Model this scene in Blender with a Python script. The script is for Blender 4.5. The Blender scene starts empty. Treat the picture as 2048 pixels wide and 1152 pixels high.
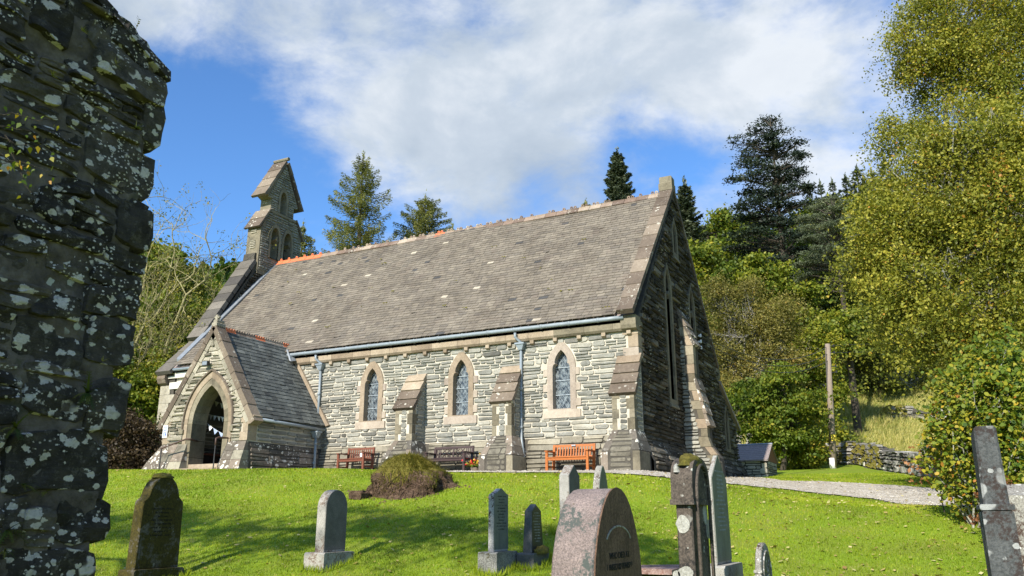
import bpy, math, random
import numpy as np
from mathutils import Vector, noise as mnoise
from mathutils.geometry import tessellate_polygon

# ------------------------------------------------------------------ camera, sky, sun, exposure
scene = bpy.context.scene
COL = scene.collection
R_ = math.radians
rng = random.Random(7)
nr = np.random.RandomState(11)

FPX, PITCH, YAW = 1614.0, R_(15.79), R_(26.98)
cam_d = bpy.data.cameras.new('camera')
cam = bpy.data.objects.new('camera', cam_d)
COL.objects.link(cam)
cam.location = (0, 0, 0)
cam.rotation_euler = (math.pi / 2 + PITCH, 0, YAW)
cam_d.sensor_width = 36.0
cam_d.lens = 36.0 * FPX / 2048.0
cam_d.clip_start = 0.05
cam_d.clip_end = 3000
scene.camera = cam

SUN_EL = R_(33)
SUN_TRAVEL = Vector((0.05, 1.0, 0)).normalized()          # horizontal direction the light travels
sun_d = bpy.data.lights.new('sun', 'SUN')
sun_d.energy = 5.0
sun_d.angle = R_(0.5)
sun_d.color = (1.0, 0.93, 0.82)
sun = bpy.data.objects.new('sun', sun_d)
COL.objects.link(sun)
sv = Vector((SUN_TRAVEL.x * math.cos(SUN_EL), SUN_TRAVEL.y * math.cos(SUN_EL), -math.sin(SUN_EL)))
sun.rotation_euler = sv.to_track_quat('-Z', 'Y').to_euler()

world = bpy.data.worlds.new('World')
scene.world = world
world.use_nodes = True
scene.view_settings.view_transform = 'Standard'
scene.view_settings.look = 'None'
scene.view_settings.gamma = 1.0
scene.view_settings.use_curve_mapping = False
scene.view_settings.exposure = 0.62

# camera basis, used only to measure places: a pixel of the survey photo -> a point in the churchyard
CF = Vector((-math.sin(YAW) * math.cos(PITCH), math.cos(YAW) * math.cos(PITCH), math.sin(PITCH)))
CR = Vector((math.cos(YAW), math.sin(YAW), 0))
CU = CR.cross(CF)


def ray(px, py):
    return CF + CR * ((px - 1024) / FPX) + CU * ((576 - py) / FPX)


def on_x(px, py, X):
    d = ray(px, py)
    return d * (X / d.x)


def on_y(px, py, Y):
    d = ray(px, py)
    return d * (Y / d.y)


def at_d(px, py, D):
    d = ray(px, py)
    return d * (D / math.hypot(d.x, d.y))


# ------------------------------------------------------------------ node helpers
class NT:
    def __init__(s, tree):
        s.t = tree
        s.n = tree.nodes
        s.l = tree.links
        s.n.clear()

    def new(s, kind, **kw):
        n = s.n.new(kind)
        for k, v in kw.items():
            setattr(n, k, v)
        return n

    def put(s, sock, v):
        if isinstance(v, bpy.types.NodeSocket):
            s.l.new(v, sock)
        elif isinstance(v, (tuple, list)) and len(v) == 3 and sock.type == 'RGBA':
            sock.default_value = (*v, 1)
        else:
            sock.default_value = v

    def pos(s, scale=(1, 1, 1)):
        g = s.new('ShaderNodeNewGeometry')
        if scale == (1, 1, 1):
            return g.outputs['Position']
        m = s.new('ShaderNodeVectorMath', operation='MULTIPLY')
        s.l.new(g.outputs['Position'], m.inputs[0])
        m.inputs[1].default_value = scale
        return m.outputs[0]

    def noise(s, scale, detail=4, rough=0.6, vec=None, dist=0.0):
        n = s.new('ShaderNodeTexNoise')
        n.inputs['Scale'].default_value = scale
        n.inputs['Detail'].default_value = detail
        n.inputs['Roughness'].default_value = rough
        n.inputs['Distortion'].default_value = dist
        s.l.new(vec if vec is not None else s.pos(), n.inputs['Vector'])
        return n.outputs[0]

    def voro(s, scale, vec=None, feature='F1', out=0, rand=1.0):
        n = s.new('ShaderNodeTexVoronoi', feature=feature)
        n.inputs['Scale'].default_value = scale
        n.inputs['Randomness'].default_value = rand
        s.l.new(vec if vec is not None else s.pos(), n.inputs['Vector'])
        return n.outputs[out]

    def math(s, op, a, b=0.0, clamp=False):
        n = s.new('ShaderNodeMath', operation=op, use_clamp=clamp)
        s.put(n.inputs[0], a)
        s.put(n.inputs[1], b)
        return n.outputs[0]

    def step(s, v, lo, hi):
        n = s.new('ShaderNodeMapRange', interpolation_type='SMOOTHSTEP')
        s.put(n.inputs[0], v)
        n.inputs[1].default_value = lo
        n.inputs[2].default_value = hi
        return n.outputs[0]

    def ramp(s, v, stops):
        n = s.new('ShaderNodeValToRGB')
        cr = n.color_ramp
        while len(cr.elements) < len(stops):
            cr.elements.new(0.5)
        for e, (p, c) in zip(cr.elements, stops):
            e.position = p
            e.color = (*c, 1)
        s.put(n.inputs[0], v)
        return n.outputs[0]

    def mix(s, fac, a, b, blend='MIX'):
        n = s.new('ShaderNodeMix', data_type='RGBA', blend_type=blend)
        s.put(n.inputs[0], fac)
        s.put(n.inputs[6], a)
        s.put(n.inputs[7], b)
        return n.outputs[2]

    def attr(s, name='rnd'):
        n = s.new('ShaderNodeAttribute', attribute_name=name)
        return n.outputs['Fac']

    def sep(s, vec=None):
        n = s.new('ShaderNodeSeparateXYZ')
        s.l.new(vec if vec is not None else s.pos(), n.inputs[0])
        return n.outputs

    def bump(s, h, strength=0.5, dist=0.02):
        n = s.new('ShaderNodeBump')
        n.inputs['Strength'].default_value = strength
        n.inputs['Distance'].default_value = dist
        s.l.new(h, n.inputs['Height'])
        return n.outputs[0]

    def jitter(s, vec, scale, amt):
        """domain-warp a vector with a colour noise"""
        n = s.new('ShaderNodeTexNoise')
        n.inputs['Scale'].default_value = scale
        n.inputs['Detail'].default_value = 3
        s.l.new(vec, n.inputs['Vector'])
        m = s.new('ShaderNodeVectorMath', operation='MULTIPLY_ADD')
        s.l.new(n.outputs[1], m.inputs[0])
        m.inputs[1].default_value = (amt, amt, amt)
        s.l.new(vec, m.inputs[2])
        return m.outputs[0]


def material(name, fn):
    m = bpy.data.materials.new(name)
    m.use_nodes = True
    t = NT(m.node_tree)
    out = t.new('ShaderNodeOutputMaterial')
    b = t.new('ShaderNodeBsdfPrincipled')
    b.inputs['Roughness'].default_value = 0.9
    b.inputs['Specular IOR Level'].default_value = 0.25
    t.l.new(b.outputs[0], out.inputs[0])
    fn(t, b, out)
    return m


def lichen(t, col, scale=9.0, size=0.32, amount=0.5, tint=(0.62, 0.62, 0.56), warp=0.05, seedscale=1.3):
    """pale crusty rosettes with ragged rims"""
    v = t.jitter(t.pos(), scale * 2.6, warp)
    d = t.voro(scale, v)
    spots = t.math('SUBTRACT', 1.0, t.step(d, size * 0.8, size), True)
    where = t.step(t.noise(seedscale, 3), 1 - amount - 0.06, 1 - amount + 0.06)
    f = t.math('MULTIPLY', spots, where)
    grain = t.noise(90, 3)
    c = t.mix(grain, tuple(x * 0.7 for x in tint), tint)
    return t.mix(f, col, c), f


def simple(name, col, rough=0.8, var=0.25, nscale=8.0, bump=0.0, bscale=60.0, metal=0.0, spec=0.25):
    def fn(t, b, o):
        n = t.noise(nscale, 5)
        a = tuple(x * (1 - var) for x in col)
        c = tuple(min(1, x * (1 + var)) for x in col)
        cc = t.ramp(n, [(0.3, a), (0.7, c)])
        t.put(b.inputs['Base Color'], cc)
        b.inputs['Roughness'].default_value = rough
        b.inputs['Metallic'].default_value = metal
        b.inputs['Specular IOR Level'].default_value = spec
        if bump:
            t.put(b.inputs['Normal'], t.bump(t.noise(bscale, 4), bump, 0.01))
    return material(name, fn)


def stone_mat(name, stops, lich=0.0, ltint=(0.6, 0.6, 0.54), lscale=9, lsize=0.3, mottle=0.35, bump=0.6, layered=0.0, stain=0.0, dirt=(0.05, 0.045, 0.035), bdist=0.015, warp=0.05):
    def fn(t, b, o):
        r = t.attr()
        c = t.ramp(r, stops)
        n1 = t.noise(14, 6, 0.65)
        c = t.mix(mottle, c, t.ramp(n1, [(0.3, (0.25, 0.25, 0.24)), (0.7, (0.85, 0.83, 0.78))]), 'SOFT_LIGHT')
        n2 = t.noise(70, 4, 0.7)
        c = t.mix(0.35, c, t.ramp(n2, [(0.3, (0.2, 0.2, 0.2)), (0.7, (0.9, 0.9, 0.9))]), 'OVERLAY')
        if stain:
            f = t.step(t.noise(2.2, 5, 0.65), 0.5, 0.68)
            c = t.mix(t.math('MULTIPLY', f, stain), c, dirt)
        # rain streaks and broad weathering
        sk_ = t.noise(1.1, 6, 0.65, t.pos((1, 1, .45)), 0.4)
        c = t.mix(0.45, c, t.ramp(sk_, [(0.35, (0.27, 0.26, 0.25)), (0.65, (0.74, 0.74, 0.73))]), 'SOFT_LIGHT')
        if lich:
            c, f = lichen(t, c, lscale, lsize, lich, ltint, warp)
            c, f = lichen(t, c, lscale * 2.7, lsize, lich * 0.9, ltint, warp * 0.4, 3.0)
        t.put(b.inputs['Base Color'], c)
        h = t.noise(26, 7, 0.7)
        if layered:
            h2 = t.noise(10, 6, 0.7, t.pos((1, 1, 9)), 0.6)
            h = t.math('ADD', h, t.math('MULTIPLY', h2, layered))
        t.put(b.inputs['Normal'], t.bump(h, bump, bdist))
    return material(name, fn)


M = {}
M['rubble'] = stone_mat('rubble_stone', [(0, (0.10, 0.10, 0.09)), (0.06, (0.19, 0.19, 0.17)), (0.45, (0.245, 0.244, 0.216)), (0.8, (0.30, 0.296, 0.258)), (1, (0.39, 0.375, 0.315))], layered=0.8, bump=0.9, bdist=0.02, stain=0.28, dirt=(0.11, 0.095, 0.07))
M['rubble_dark'] = stone_mat('shaded_weathered_rubble', [(0, (0.020, 0.018, 0.014)), (0.4, (0.048, 0.042, 0.033)), (0.8, (0.085, 0.075, 0.06)), (1, (0.20, 0.18, 0.145))], lich=0.42, lscale=9, lsize=0.24, ltint=(0.66, 0.66, 0.6), layered=1.5, bump=1.0, stain=0.6)  # darker rubble copy: shade of east faces in the colour, flecks as sun glints
M['plinth'] = stone_mat('plinth_stone', [(0, (0.12, 0.11, 0.085)), (0.5, (0.20, 0.185, 0.145)), (1, (0.30, 0.275, 0.21))], lich=0.25, lscale=7, ltint=(0.5, 0.5, 0.42), stain=0.7, layered=0.4)
M['porch_stone'] = stone_mat('porch_rubble_stone', [(0, (0.17, 0.155, 0.12)), (0.25, (0.30, 0.275, 0.215)), (1, (0.47, 0.43, 0.34))], layered=1.2, bump=1.0, stain=0.25, bdist=0.03)
M['mortar'] = simple('lime_mortar', (0.49, 0.45, 0.365), 0.95, 0.25, 3, 0.6, 45)
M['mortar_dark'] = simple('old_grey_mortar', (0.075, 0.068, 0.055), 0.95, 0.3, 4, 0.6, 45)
M['sandstone'] = stone_mat('dressed_sandstone', [(0, (0.20, 0.155, 0.11)), (0.5, (0.27, 0.215, 0.155)), (1, (0.34, 0.28, 0.205))], mottle=0.4, bump=0.3, stain=0.35, dirt=(0.13, 0.105, 0.08))
M['sandstone_new'] = stone_mat('pinkish_new_sandstone', [(0, (0.225, 0.185, 0.155)), (0.5, (0.30, 0.252, 0.208)), (1, (0.40, 0.345, 0.275))], mottle=0.3, bump=0.25, stain=0.3, dirt=(0.2, 0.16, 0.12))
M['sandstone_old'] = stone_mat('weathered_sandstone', [(0, (0.125, 0.108, 0.075)), (0.5, (0.19, 0.168, 0.12)), (1, (0.26, 0.23, 0.17))], mottle=0.4, bump=0.6, stain=0.5, lich=0.1)
M['coping'] = stone_mat('brown_coping_stone', [(0, (0.095, 0.074, 0.057)), (0.5, (0.148, 0.118, 0.09)), (1, (0.215, 0.175, 0.132))], lich=0.45, lscale=6, lsize=0.27, ltint=(0.55, 0.52, 0.43), bump=0.5)
M['coping_grey'] = stone_mat('grey_coping_stone', [(0, (0.065, 0.06, 0.055)), (0.5, (0.10, 0.092, 0.08)), (1, (0.15, 0.135, 0.115))], lich=0.2, lscale=6, lsize=0.2, bump=0.5)
M['flare'] = stone_mat('lichened_base_stone', [(0, (0.085, 0.08, 0.07)), (0.5, (0.15, 0.125, 0.10)), (1, (0.23, 0.19, 0.15))], lich=0.52, lscale=4.5, lsize=0.33, ltint=(0.72, 0.69, 0.60), bump=0.6, stain=0.5, warp=0.12)
M['slate'] = stone_mat('brown_grey_slate', [(0, (0.065, 0.064, 0.064)), (0.05, (0.115, 0.102, 0.086)), (0.5, (0.155, 0.135, 0.108)), (0.95, (0.198, 0.173, 0.137)), (1, (0.38, 0.34, 0.27))], mottle=0.45, bump=0.35, bdist=0.006, stain=0.25, dirt=(0.13, 0.095, 0.08))
M['slate_porch'] = stone_mat('blue_grey_slate', [(0, (0.05, 0.055, 0.055)), (0.5, (0.10, 0.11, 0.105)), (1, (0.17, 0.18, 0.165))], lich=0.12, lscale=5, lsize=0.2, ltint=(0.3, 0.3, 0.25), bump=0.4, bdist=0.006, stain=0.3)
M['slate_purple'] = simple('purple_slate', (0.26, 0.215, 0.20), 0.6, 0.3, 18)
M['terracotta'] = simple('new_terracotta', (0.60, 0.175, 0.075), 0.8, 0.2, 14, 0.3)
M['ridge_old'] = stone_mat('weathered_ridge_tile', [(0, (0.13, 0.095, 0.075)), (0.5, (0.21, 0.15, 0.115)), (1, (0.33, 0.27, 0.21))], lich=0.45, lscale=10, lsize=0.35, ltint=(0.5, 0.47, 0.38), bump=0.5)
M['lead'] = simple('lead_flashing', (0.25, 0.275, 0.30), 0.45, 0.15, 6, 0.2, 20, 0.3, 0.5)
M['gutter'] = simple('grey_blue_painted_iron', (0.235, 0.275, 0.30), 0.4, 0.12, 5, 0.1, 60, 0.0, 0.5)
M['cream_trim'] = simple('cream_painted_trim', (0.62, 0.6, 0.52), 0.6, 0.1)
M['white_lead'] = simple('pale_mortar_fillet', (0.68, 0.68, 0.66), 0.7, 0.1)
M['iron'] = simple('black_painted_iron', (0.02, 0.02, 0.022), 0.45, 0.2, 10, 0.1, 60, 0.0, 0.5)
M['rail'] = simple('brown_handrail', (0.09, 0.055, 0.045), 0.5, 0.2, 10)
M['bell'] = simple('dark_bronze', (0.035, 0.04, 0.042), 0.4, 0.3, 10, 0.1, 60, 0.8, 0.5)
M['dark_wood'] = simple('old_dark_timber', (0.05, 0.035, 0.025), 0.8, 0.3)
M['white'] = simple('white_cloth', (0.7, 0.7, 0.72), 0.8, 0.05)
M['bluecloth'] = simple('pale_blue_cloth', (0.32, 0.40, 0.58), 0.8, 0.05)
M['signblue'] = simple('blue_sign_print', (0.04, 0.10, 0.45), 0.5, 0.05)
M['signwhite'] = simple('white_sign_plate', (0.75, 0.76, 0.78), 0.5, 0.04)
M['yellow'] = simple('yellow_plate', (0.72, 0.55, 0.05), 0.5, 0.08)


def _glass(t, b, o):
    v = t.pos((4.2, 4.2, 2.6))
    n = t.noise(3.0, 2, 0.5, v)
    n2 = t.voro(14, t.pos())
    c = t.ramp(n, [(0.36, (0.02, 0.024, 0.028)), (0.5, (0.085, 0.10, 0.11)), (0.66, (0.22, 0.25, 0.255))])
    t.put(b.inputs['Base Color'], c)
    t.put(b.inputs['Roughness'], t.math('ADD', t.math('MULTIPLY', n2, 0.25), 0.08))
    b.inputs['Specular IOR Level'].default_value = 0.6
    t.put(b.inputs['Normal'], t.bump(t.noise(22, 2), 0.4, 0.01))


M['glass'] = material('old_leaded_glass', _glass)
M['lattice'] = simple('pale_lead_lattice', (0.36, 0.41, 0.44), 0.5, 0.1, 10, 0, 60, 0.1, 0.4)


def wood(name, col, gloss=0.5):
    def fn(t, b, o):
        n = t.noise(18, 5, 0.6, t.pos((1, 1, 5)), 1.0)
        t.put(b.inputs['Base Color'], t.ramp(n, [(0.3, tuple(x * 0.6 for x in col)), (0.7, tuple(min(1, x * 1.25) for x in col))]))
        b.inputs['Roughness'].default_value = gloss
    return material(name, fn)


M['wood_orange'] = wood('oiled_orange_hardwood', (0.40, 0.125, 0.028), 0.5)
M['wood_red'] = wood('red_brown_hardwood', (0.17, 0.06, 0.035), 0.5)
M['wood_brown'] = wood('dark_brown_stained_wood', (0.055, 0.034, 0.032), 0.5)
M['pole'] = wood('grey_weathered_pole', (0.26, 0.21, 0.16), 0.9)
M['ruin'] = None


def _ruin(t, b, o):
    r = t.attr()
    c = t.ramp(r, [(0, (0.034, 0.029, 0.025)), (0.5, (0.082, 0.07, 0.059)), (0.85, (0.135, 0.115, 0.093)), (1, (0.21, 0.175, 0.135))])
    n1 = t.noise(9, 8, 0.7)
    c = t.mix(0.75, c, t.ramp(n1, [(0.32, (0.10, 0.10, 0.10)), (0.66, (0.92, 0.9, 0.86))]), 'OVERLAY')
    gm = t.step(t.noise(22, 7, 0.8), 0.52, 0.62)
    c = t.mix(t.math('MULTIPLY', gm, 0.45), c, (0.24, 0.22, 0.19))
    rust = t.step(t.noise(5.5, 5), 0.55, 0.7)
    c = t.mix(t.math('MULTIPLY', rust, 0.4), c, (0.05, 0.035, 0.022))
    moss = t.step(t.noise(4.0, 6, 0.7, t.pos((1, 1, 2))), 0.62, 0.72)
    c = t.mix(t.math('MULTIPLY', moss, 0.5), c, (0.035, 0.045, 0.012))
    # crusts: big discs, small dots, streaks
    for sc, sz, am, ss, tint in ((6.5, 0.30, 0.53, 1.9, (0.88, 0.80, 0.74)), (13, 0.31, 0.50, 2.3, (0.85, 0.78, 0.72)), (40, 0.31, 0.47, 3.0, (0.92, 0.85, 0.8))):
        v = t.jitter(t.pos((1, 1, 1.35)), sc * 2.2, 0.55 / sc)
        d = t.voro(sc, v)
        rag = t.math('ADD', d, t.math('MULTIPLY', t.math('SUBTRACT', t.noise(60, 4), 0.5), 0.28))
        sp = t.math('SUBTRACT', 1.0, t.step(rag, sz * 0.85, sz), True)
        wh = t.step(t.noise(ss, 4), 1 - am - 0.01, 1 - am + 0.02)
        g = t.ramp(t.noise(55, 5, 0.75), [(0.25, tuple(x * 0.6 for x in tint)), (0.5, tint)])
        c = t.mix(t.math('MULTIPLY', sp, wh), c, g)
    t.put(b.inputs['Base Color'], c)
    b.inputs['Roughness'].default_value = 0.85
    h = t.noise(11, 9, 0.75, t.pos((1, 1, 4.5)), 0.5)
    h2 = t.noise(40, 6, 0.7)
    t.put(b.inputs['Normal'], t.bump(t.math('ADD', h, t.math('MULTIPLY', h2, 0.4)), 1.0, 0.05))


M['ruin'] = material('black_lichened_schist', _ruin)


def _rmortar(t, b, o):
    n = t.noise(7, 8, 0.7)
    c = t.ramp(n, [(0.3, (0.06, 0.048, 0.04)), (0.5, (0.135, 0.11, 0.092)), (0.72, (0.25, 0.21, 0.178))])
    m = t.step(t.noise(3.3, 5), 0.6, 0.7)
    c = t.mix(t.math('MULTIPLY', m, 0.6), c, (0.05, 0.055, 0.02))
    c, f = lichen(t, c, 14, 0.28, 0.40, (0.6, 0.6, 0.56), 0.04, 2.0)
    t.put(b.inputs['Base Color'], c)
    t.put(b.inputs['Normal'], t.bump(t.noise(24, 7, 0.75), 0.9, 0.03))


M['ruin_mortar'] = material('brown_grey_ruin_mortar', _rmortar)


def granite(name, a, bcol, lich=0.3, ltint=(0.5, 0.52, 0.47), lscale=7, moss=0.0, bump=0.5, speck=160, dark=None, streak=0.0, rough=0.85):
    def fn(t, b, o):
        n = t.noise(speck, 2, 0.8)
        c = t.ramp(n, [(0.38, a), (0.62, bcol)])
        big = t.noise(5, 6, 0.7)
        c = t.mix(0.4, c, t.ramp(big, [(0.3, (0.2, 0.2, 0.2)), (0.7, (0.85, 0.85, 0.85))]), 'OVERLAY')
        if streak:
            s1 = t.noise(30, 4, 0.6, t.pos((1, 1, 0.12)))
            c = t.mix(t.math('MULTIPLY', t.step(s1, 0.45, 0.7), streak), c, tuple(x * 0.35 for x in a))
        if dark:
            f = t.step(t.noise(3.5, 7, 0.72), 0.5, 0.56)
            g = t.step(t.noise(38, 5, 0.7), 0.42, 0.55)
            c = t.mix(t.math('MULTIPLY', f, g), c, dark)
        if lich:
            c, f = lichen(t, c, lscale, 0.27, lich, ltint, 0.25 / lscale)
            c, f = lichen(t, c, lscale * 3, 0.27, lich, ltint, 0.1 / lscale, 4)
        if moss:
            z = t.sep()[2]
            f = t.step(t.noise(4.5, 7, 0.7), 1 - moss - 0.04, 1 - moss + 0.05)
            mc = t.ramp(t.noise(40, 5), [(0.3, (0.022, 0.02, 0.006)), (0.7, (0.085, 0.07, 0.012))])
            c = t.mix(f, c, mc)
        t.put(b.inputs['Base Color'], c)
        b.inputs['Roughness'].default_value = rough
        t.put(b.inputs['Normal'], t.bump(t.noise(35, 7, 0.7), bump, 0.012))
    return material(name, fn)


M['gr_pink'] = granite('lichened_pink_granite', (0.13, 0.108, 0.10), (0.27, 0.215, 0.197), 0.15, (0.42, 0.36, 0.34), 8, moss=0.33, dark=(0.075, 0.088, 0.08), bump=0.8, speck=110)
M['gr_pinkface'] = granite('brown_stained_granite_face', (0.09, 0.052, 0.035), (0.17, 0.105, 0.07), 0.0, bump=0.3, streak=0.4, speck=90)
M['gr_grey'] = granite('pale_grey_granite', (0.22, 0.215, 0.19), (0.40, 0.385, 0.345), 0.3, (0.62, 0.60, 0.54), 8, speck=130, moss=0.30, dark=(0.17, 0.13, 0.10))
M['gr_face'] = granite('grey_granite_face', (0.095, 0.09, 0.08), (0.16, 0.152, 0.136), 0.16, (0.4, 0.4, 0.36), 10, speck=150, bump=0.3)
M['gr_slate'] = granite('green_grey_slate_face', (0.115, 0.13, 0.108), (0.165, 0.18, 0.15), 0.12, speck=120, bump=0.2, streak=0.25, rough=0.6)
M['gr_dark'] = granite('dark_grey_granite', (0.055, 0.06, 0.06), (0.12, 0.125, 0.125), 0.12, (0.5, 0.5, 0.46), 9, speck=140, rough=0.6)
M['gr_black'] = granite('polished_black_granite', (0.018, 0.02, 0.02), (0.04, 0.044, 0.044), 0.0, speck=150, bump=0.1, rough=0.35)
M['gr_brown'] = granite('stained_brown_sandstone', (0.06, 0.05, 0.041), (0.125, 0.103, 0.083), 0.38, (0.55, 0.55, 0.49), 5.5, dark=(0.025, 0.024, 0.022), speck=70, streak=0.3)
M['gr_lichen'] = granite('white_lichened_stone', (0.16, 0.15, 0.13), (0.30, 0.29, 0.25), 0.5, (0.66, 0.65, 0.6), 9, dark=(0.06, 0.035, 0.025), speck=80)
M['gr_brownspot'] = granite('brown_crusted_granite', (0.28, 0.27, 0.25), (0.48, 0.46, 0.43), 0.2, dark=(0.05, 0.026, 0.018), speck=80)
M['gr_base'] = granite('rough_mossy_base_stone', (0.11, 0.11, 0.10), (0.26, 0.26, 0.235), 0.35, (0.55, 0.55, 0.5), 8, moss=0.38, speck=60, bump=0.9)
M['gr_mossy'] = granite('moss_grown_headstone', (0.075, 0.068, 0.052), (0.15, 0.138, 0.11), 0.35, (0.46, 0.47, 0.42), 6.5, moss=0.55, speck=60, streak=0.5, bump=0.9)
M['gr_slab'] = granite('dark_slab_with_grey_lichen', (0.05, 0.055, 0.056), (0.09, 0.095, 0.095), 0.5, (0.36, 0.37, 0.36), 5, dark=(0.04, 0.03, 0.027), speck=70)
M['gr_red'] = granite('red_speckled_slab', (0.28, 0.15, 0.12), (0.42, 0.30, 0.26), 0.25, speck=40, dark=(0.12, 0.08, 0.06))
M['engrave'] = simple('engraved_lettering', (0.022, 0.02, 0.018), 0.9, 0.2)
M['engrave_pale'] = simple('pale_engraved_lettering', (0.30, 0.32, 0.30), 0.9, 0.2)
M['lichen_disc'] = granite('pale_lichen_crust', (0.27, 0.27, 0.235), (0.42, 0.42, 0.375), 0, speck=50, bump=0.8)


def _moss(t, b, o):
    n = t.noise(30, 6, 0.7)
    n2 = t.noise(5, 4)
    c = t.mix(n2, t.ramp(n, [(0.3, (0.04, 0.05, 0.008)), (0.7, (0.20, 0.21, 0.03))]), t.ramp(n, [(0.3, (0.08, 0.06, 0.015)), (0.7, (0.30, 0.23, 0.05))]))
    t.put(b.inputs['Base Color'], c)
    t.put(b.inputs['Normal'], t.bump(t.noise(60, 5, 0.8), 1.0, 0.03))


M['moss'] = material('green_brown_moss', _moss)


def _root(t, b, o):
    n = t.noise(12, 7, 0.7, t.pos((1, 1, 1.6)), 1.2)
    c = t.ramp(n, [(0.3, (0.028, 0.016, 0.011)), (0.52, (0.14, 0.088, 0.055)), (0.7, (0.32, 0.225, 0.15))])
    t.put(b.inputs['Base Color'], c)
    t.put(b.inputs['Normal'], t.bump(t.noise(18, 8, 0.8, t.pos((1, 1, 1.6)), 1.0), 1.0, 0.08))


M['root'] = material('rotten_root_wood', _root)


def _bark(name, a, c, scale=(1, 1, 0.25), ns=22):
    def fn(t, b, o):
        n = t.noise(ns, 6, 0.7, t.pos(scale))
        t.put(b.inputs['Base Color'], t.ramp(n, [(0.35, a), (0.65, c)]))
        t.put(b.inputs['Normal'], t.bump(n, 0.8, 0.03))
    return material(name, fn)


M['bark_dark'] = _bark('dark_bark', (0.03, 0.025, 0.018), (0.09, 0.075, 0.055))
M['bark_lichen'] = _bark('lichened_grey_bark', (0.10, 0.095, 0.07), (0.40, 0.40, 0.33), ns=12)
M['bark_white'] = _bark('white_birch_bark', (0.10, 0.09, 0.08), (0.52, 0.50, 0.45), (1, 1, 3), 6)
M['twig'] = _bark('mossy_bare_twig', (0.16, 0.14, 0.055), (0.38, 0.34, 0.18), ns=10)


def leaf_mat(name, stops, trans=0.35, gloss=0.55):
    def fn(t, b, o):
        c = t.ramp(t.attr(), stops)
        big = t.noise(0.35, 3)
        c = t.mix(0.35, c, t.ramp(big, [(0.35, (0.25, 0.3, 0.2)), (0.65, (0.85, 0.8, 0.6))]), 'SOFT_LIGHT')
        t.put(b.inputs['Base Color'], c)
        b.inputs['Roughness'].default_value = gloss
        b.inputs['Specular IOR Level'].default_value = 0.3
        tr = t.new('ShaderNodeBsdfTranslucent')
        t.put(tr.inputs[0], t.mix(1.0, c, (1.0, 1.0, 0.55), 'MULTIPLY'))
        mx = t.new('ShaderNodeMixShader')
        mx.inputs[0].default_value = trans
        t.l.new(b.outputs[0], mx.inputs[1])
        t.l.new(tr.outputs[0], mx.inputs[2])
        t.l.new(mx.outputs[0], o.inputs[0])
    return material(name, fn)


M['lf_birch'] = leaf_mat('yellow_green_birch_leaf', [(0, (0.07, 0.09, 0.012)), (0.4, (0.19, 0.205, 0.026)), (0.75, (0.34, 0.315, 0.042)), (0.93, (0.50, 0.40, 0.055)), (1, (0.42, 0.20, 0.04))])
M['lf_olive'] = leaf_mat('olive_willow_leaf', [(0, (0.075, 0.09, 0.02)), (0.5, (0.175, 0.185, 0.038)), (0.85, (0.28, 0.265, 0.055)), (1, (0.36, 0.28, 0.06))])
M['lf_hazel'] = leaf_mat('hazel_leaf', [(0, (0.05, 0.10, 0.012)), (0.4, (0.14, 0.20, 0.02)), (0.75, (0.36, 0.33, 0.03)), (0.93, (0.50, 0.33, 0.035)), (1, (0.42, 0.17, 0.03))], 0.4)
M['lf_green'] = leaf_mat('mid_green_leaf', [(0, (0.035, 0.07, 0.008)), (0.5, (0.10, 0.15, 0.016)), (0.85, (0.19, 0.225, 0.024)), (1, (0.30, 0.27, 0.03))])
M['lf_dark'] = leaf_mat('dark_green_leaf', [(0, (0.022, 0.042, 0.008)), (0.6, (0.06, 0.095, 0.014)), (1, (0.15, 0.17, 0.028))])
M['lf_yellow'] = leaf_mat('yellowing_maple_leaf', [(0, (0.07, 0.11, 0.012)), (0.4, (0.175, 0.21, 0.02)), (0.8, (0.34, 0.31, 0.03)), (1, (0.45, 0.33, 0.04))])
M['lf_brown'] = leaf_mat('bronze_birch_leaf', [(0, (0.085, 0.088, 0.022)), (0.5, (0.19, 0.172, 0.042)), (0.85, (0.28, 0.235, 0.06)), (1, (0.34, 0.225, 0.06))])
M['lf_beech'] = leaf_mat('copper_hedge_leaf', [(0, (0.02, 0.014, 0.008)), (0.6, (0.06, 0.04, 0.02)), (1, (0.11, 0.075, 0.03))], 0.2)
M['lf_russet'] = leaf_mat('russet_leaf', [(0, (0.08, 0.03, 0.015)), (0.6, (0.22, 0.09, 0.04)), (1, (0.36, 0.17, 0.07))], 0.3)
M['nd_larch'] = leaf_mat('larch_needles', [(0, (0.09, 0.105, 0.035)), (0.6, (0.235, 0.25, 0.08)), (1, (0.40, 0.38, 0.15))], 0.4)
M['nd_spruce'] = leaf_mat('blue_spruce_needles', [(0, (0.035, 0.05, 0.03)), (0.6, (0.085, 0.11, 0.07)), (1, (0.16, 0.18, 0.12))], 0.25)
M['nd_fir'] = leaf_mat('black_green_fir_needles', [(0, (0.008, 0.016, 0.010)), (0.6, (0.024, 0.038, 0.022)), (1, (0.055, 0.072, 0.04))], 0.1)
M['nd_pine'] = leaf_mat('grey_green_pine_needles', [(0, (0.055, 0.07, 0.04)), (0.6, (0.13, 0.155, 0.09)), (1, (0.22, 0.24, 0.15))], 0.2)
M['grass'] = leaf_mat('lawn_grass_blade', [(0, (0.12, 0.18, 0.008)), (0.45, (0.25, 0.34, 0.014)), (0.75, (0.36, 0.42, 0.026)), (0.92, (0.42, 0.38, 0.07)), (1, (0.5, 0.42, 0.14))], 0.4, 0.5)
M['grass_dry'] = leaf_mat('tall_pale_grass', [(0, (0.18, 0.22, 0.045)), (0.5, (0.38, 0.36, 0.11)), (1, (0.58, 0.50, 0.21))], 0.4)
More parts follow.
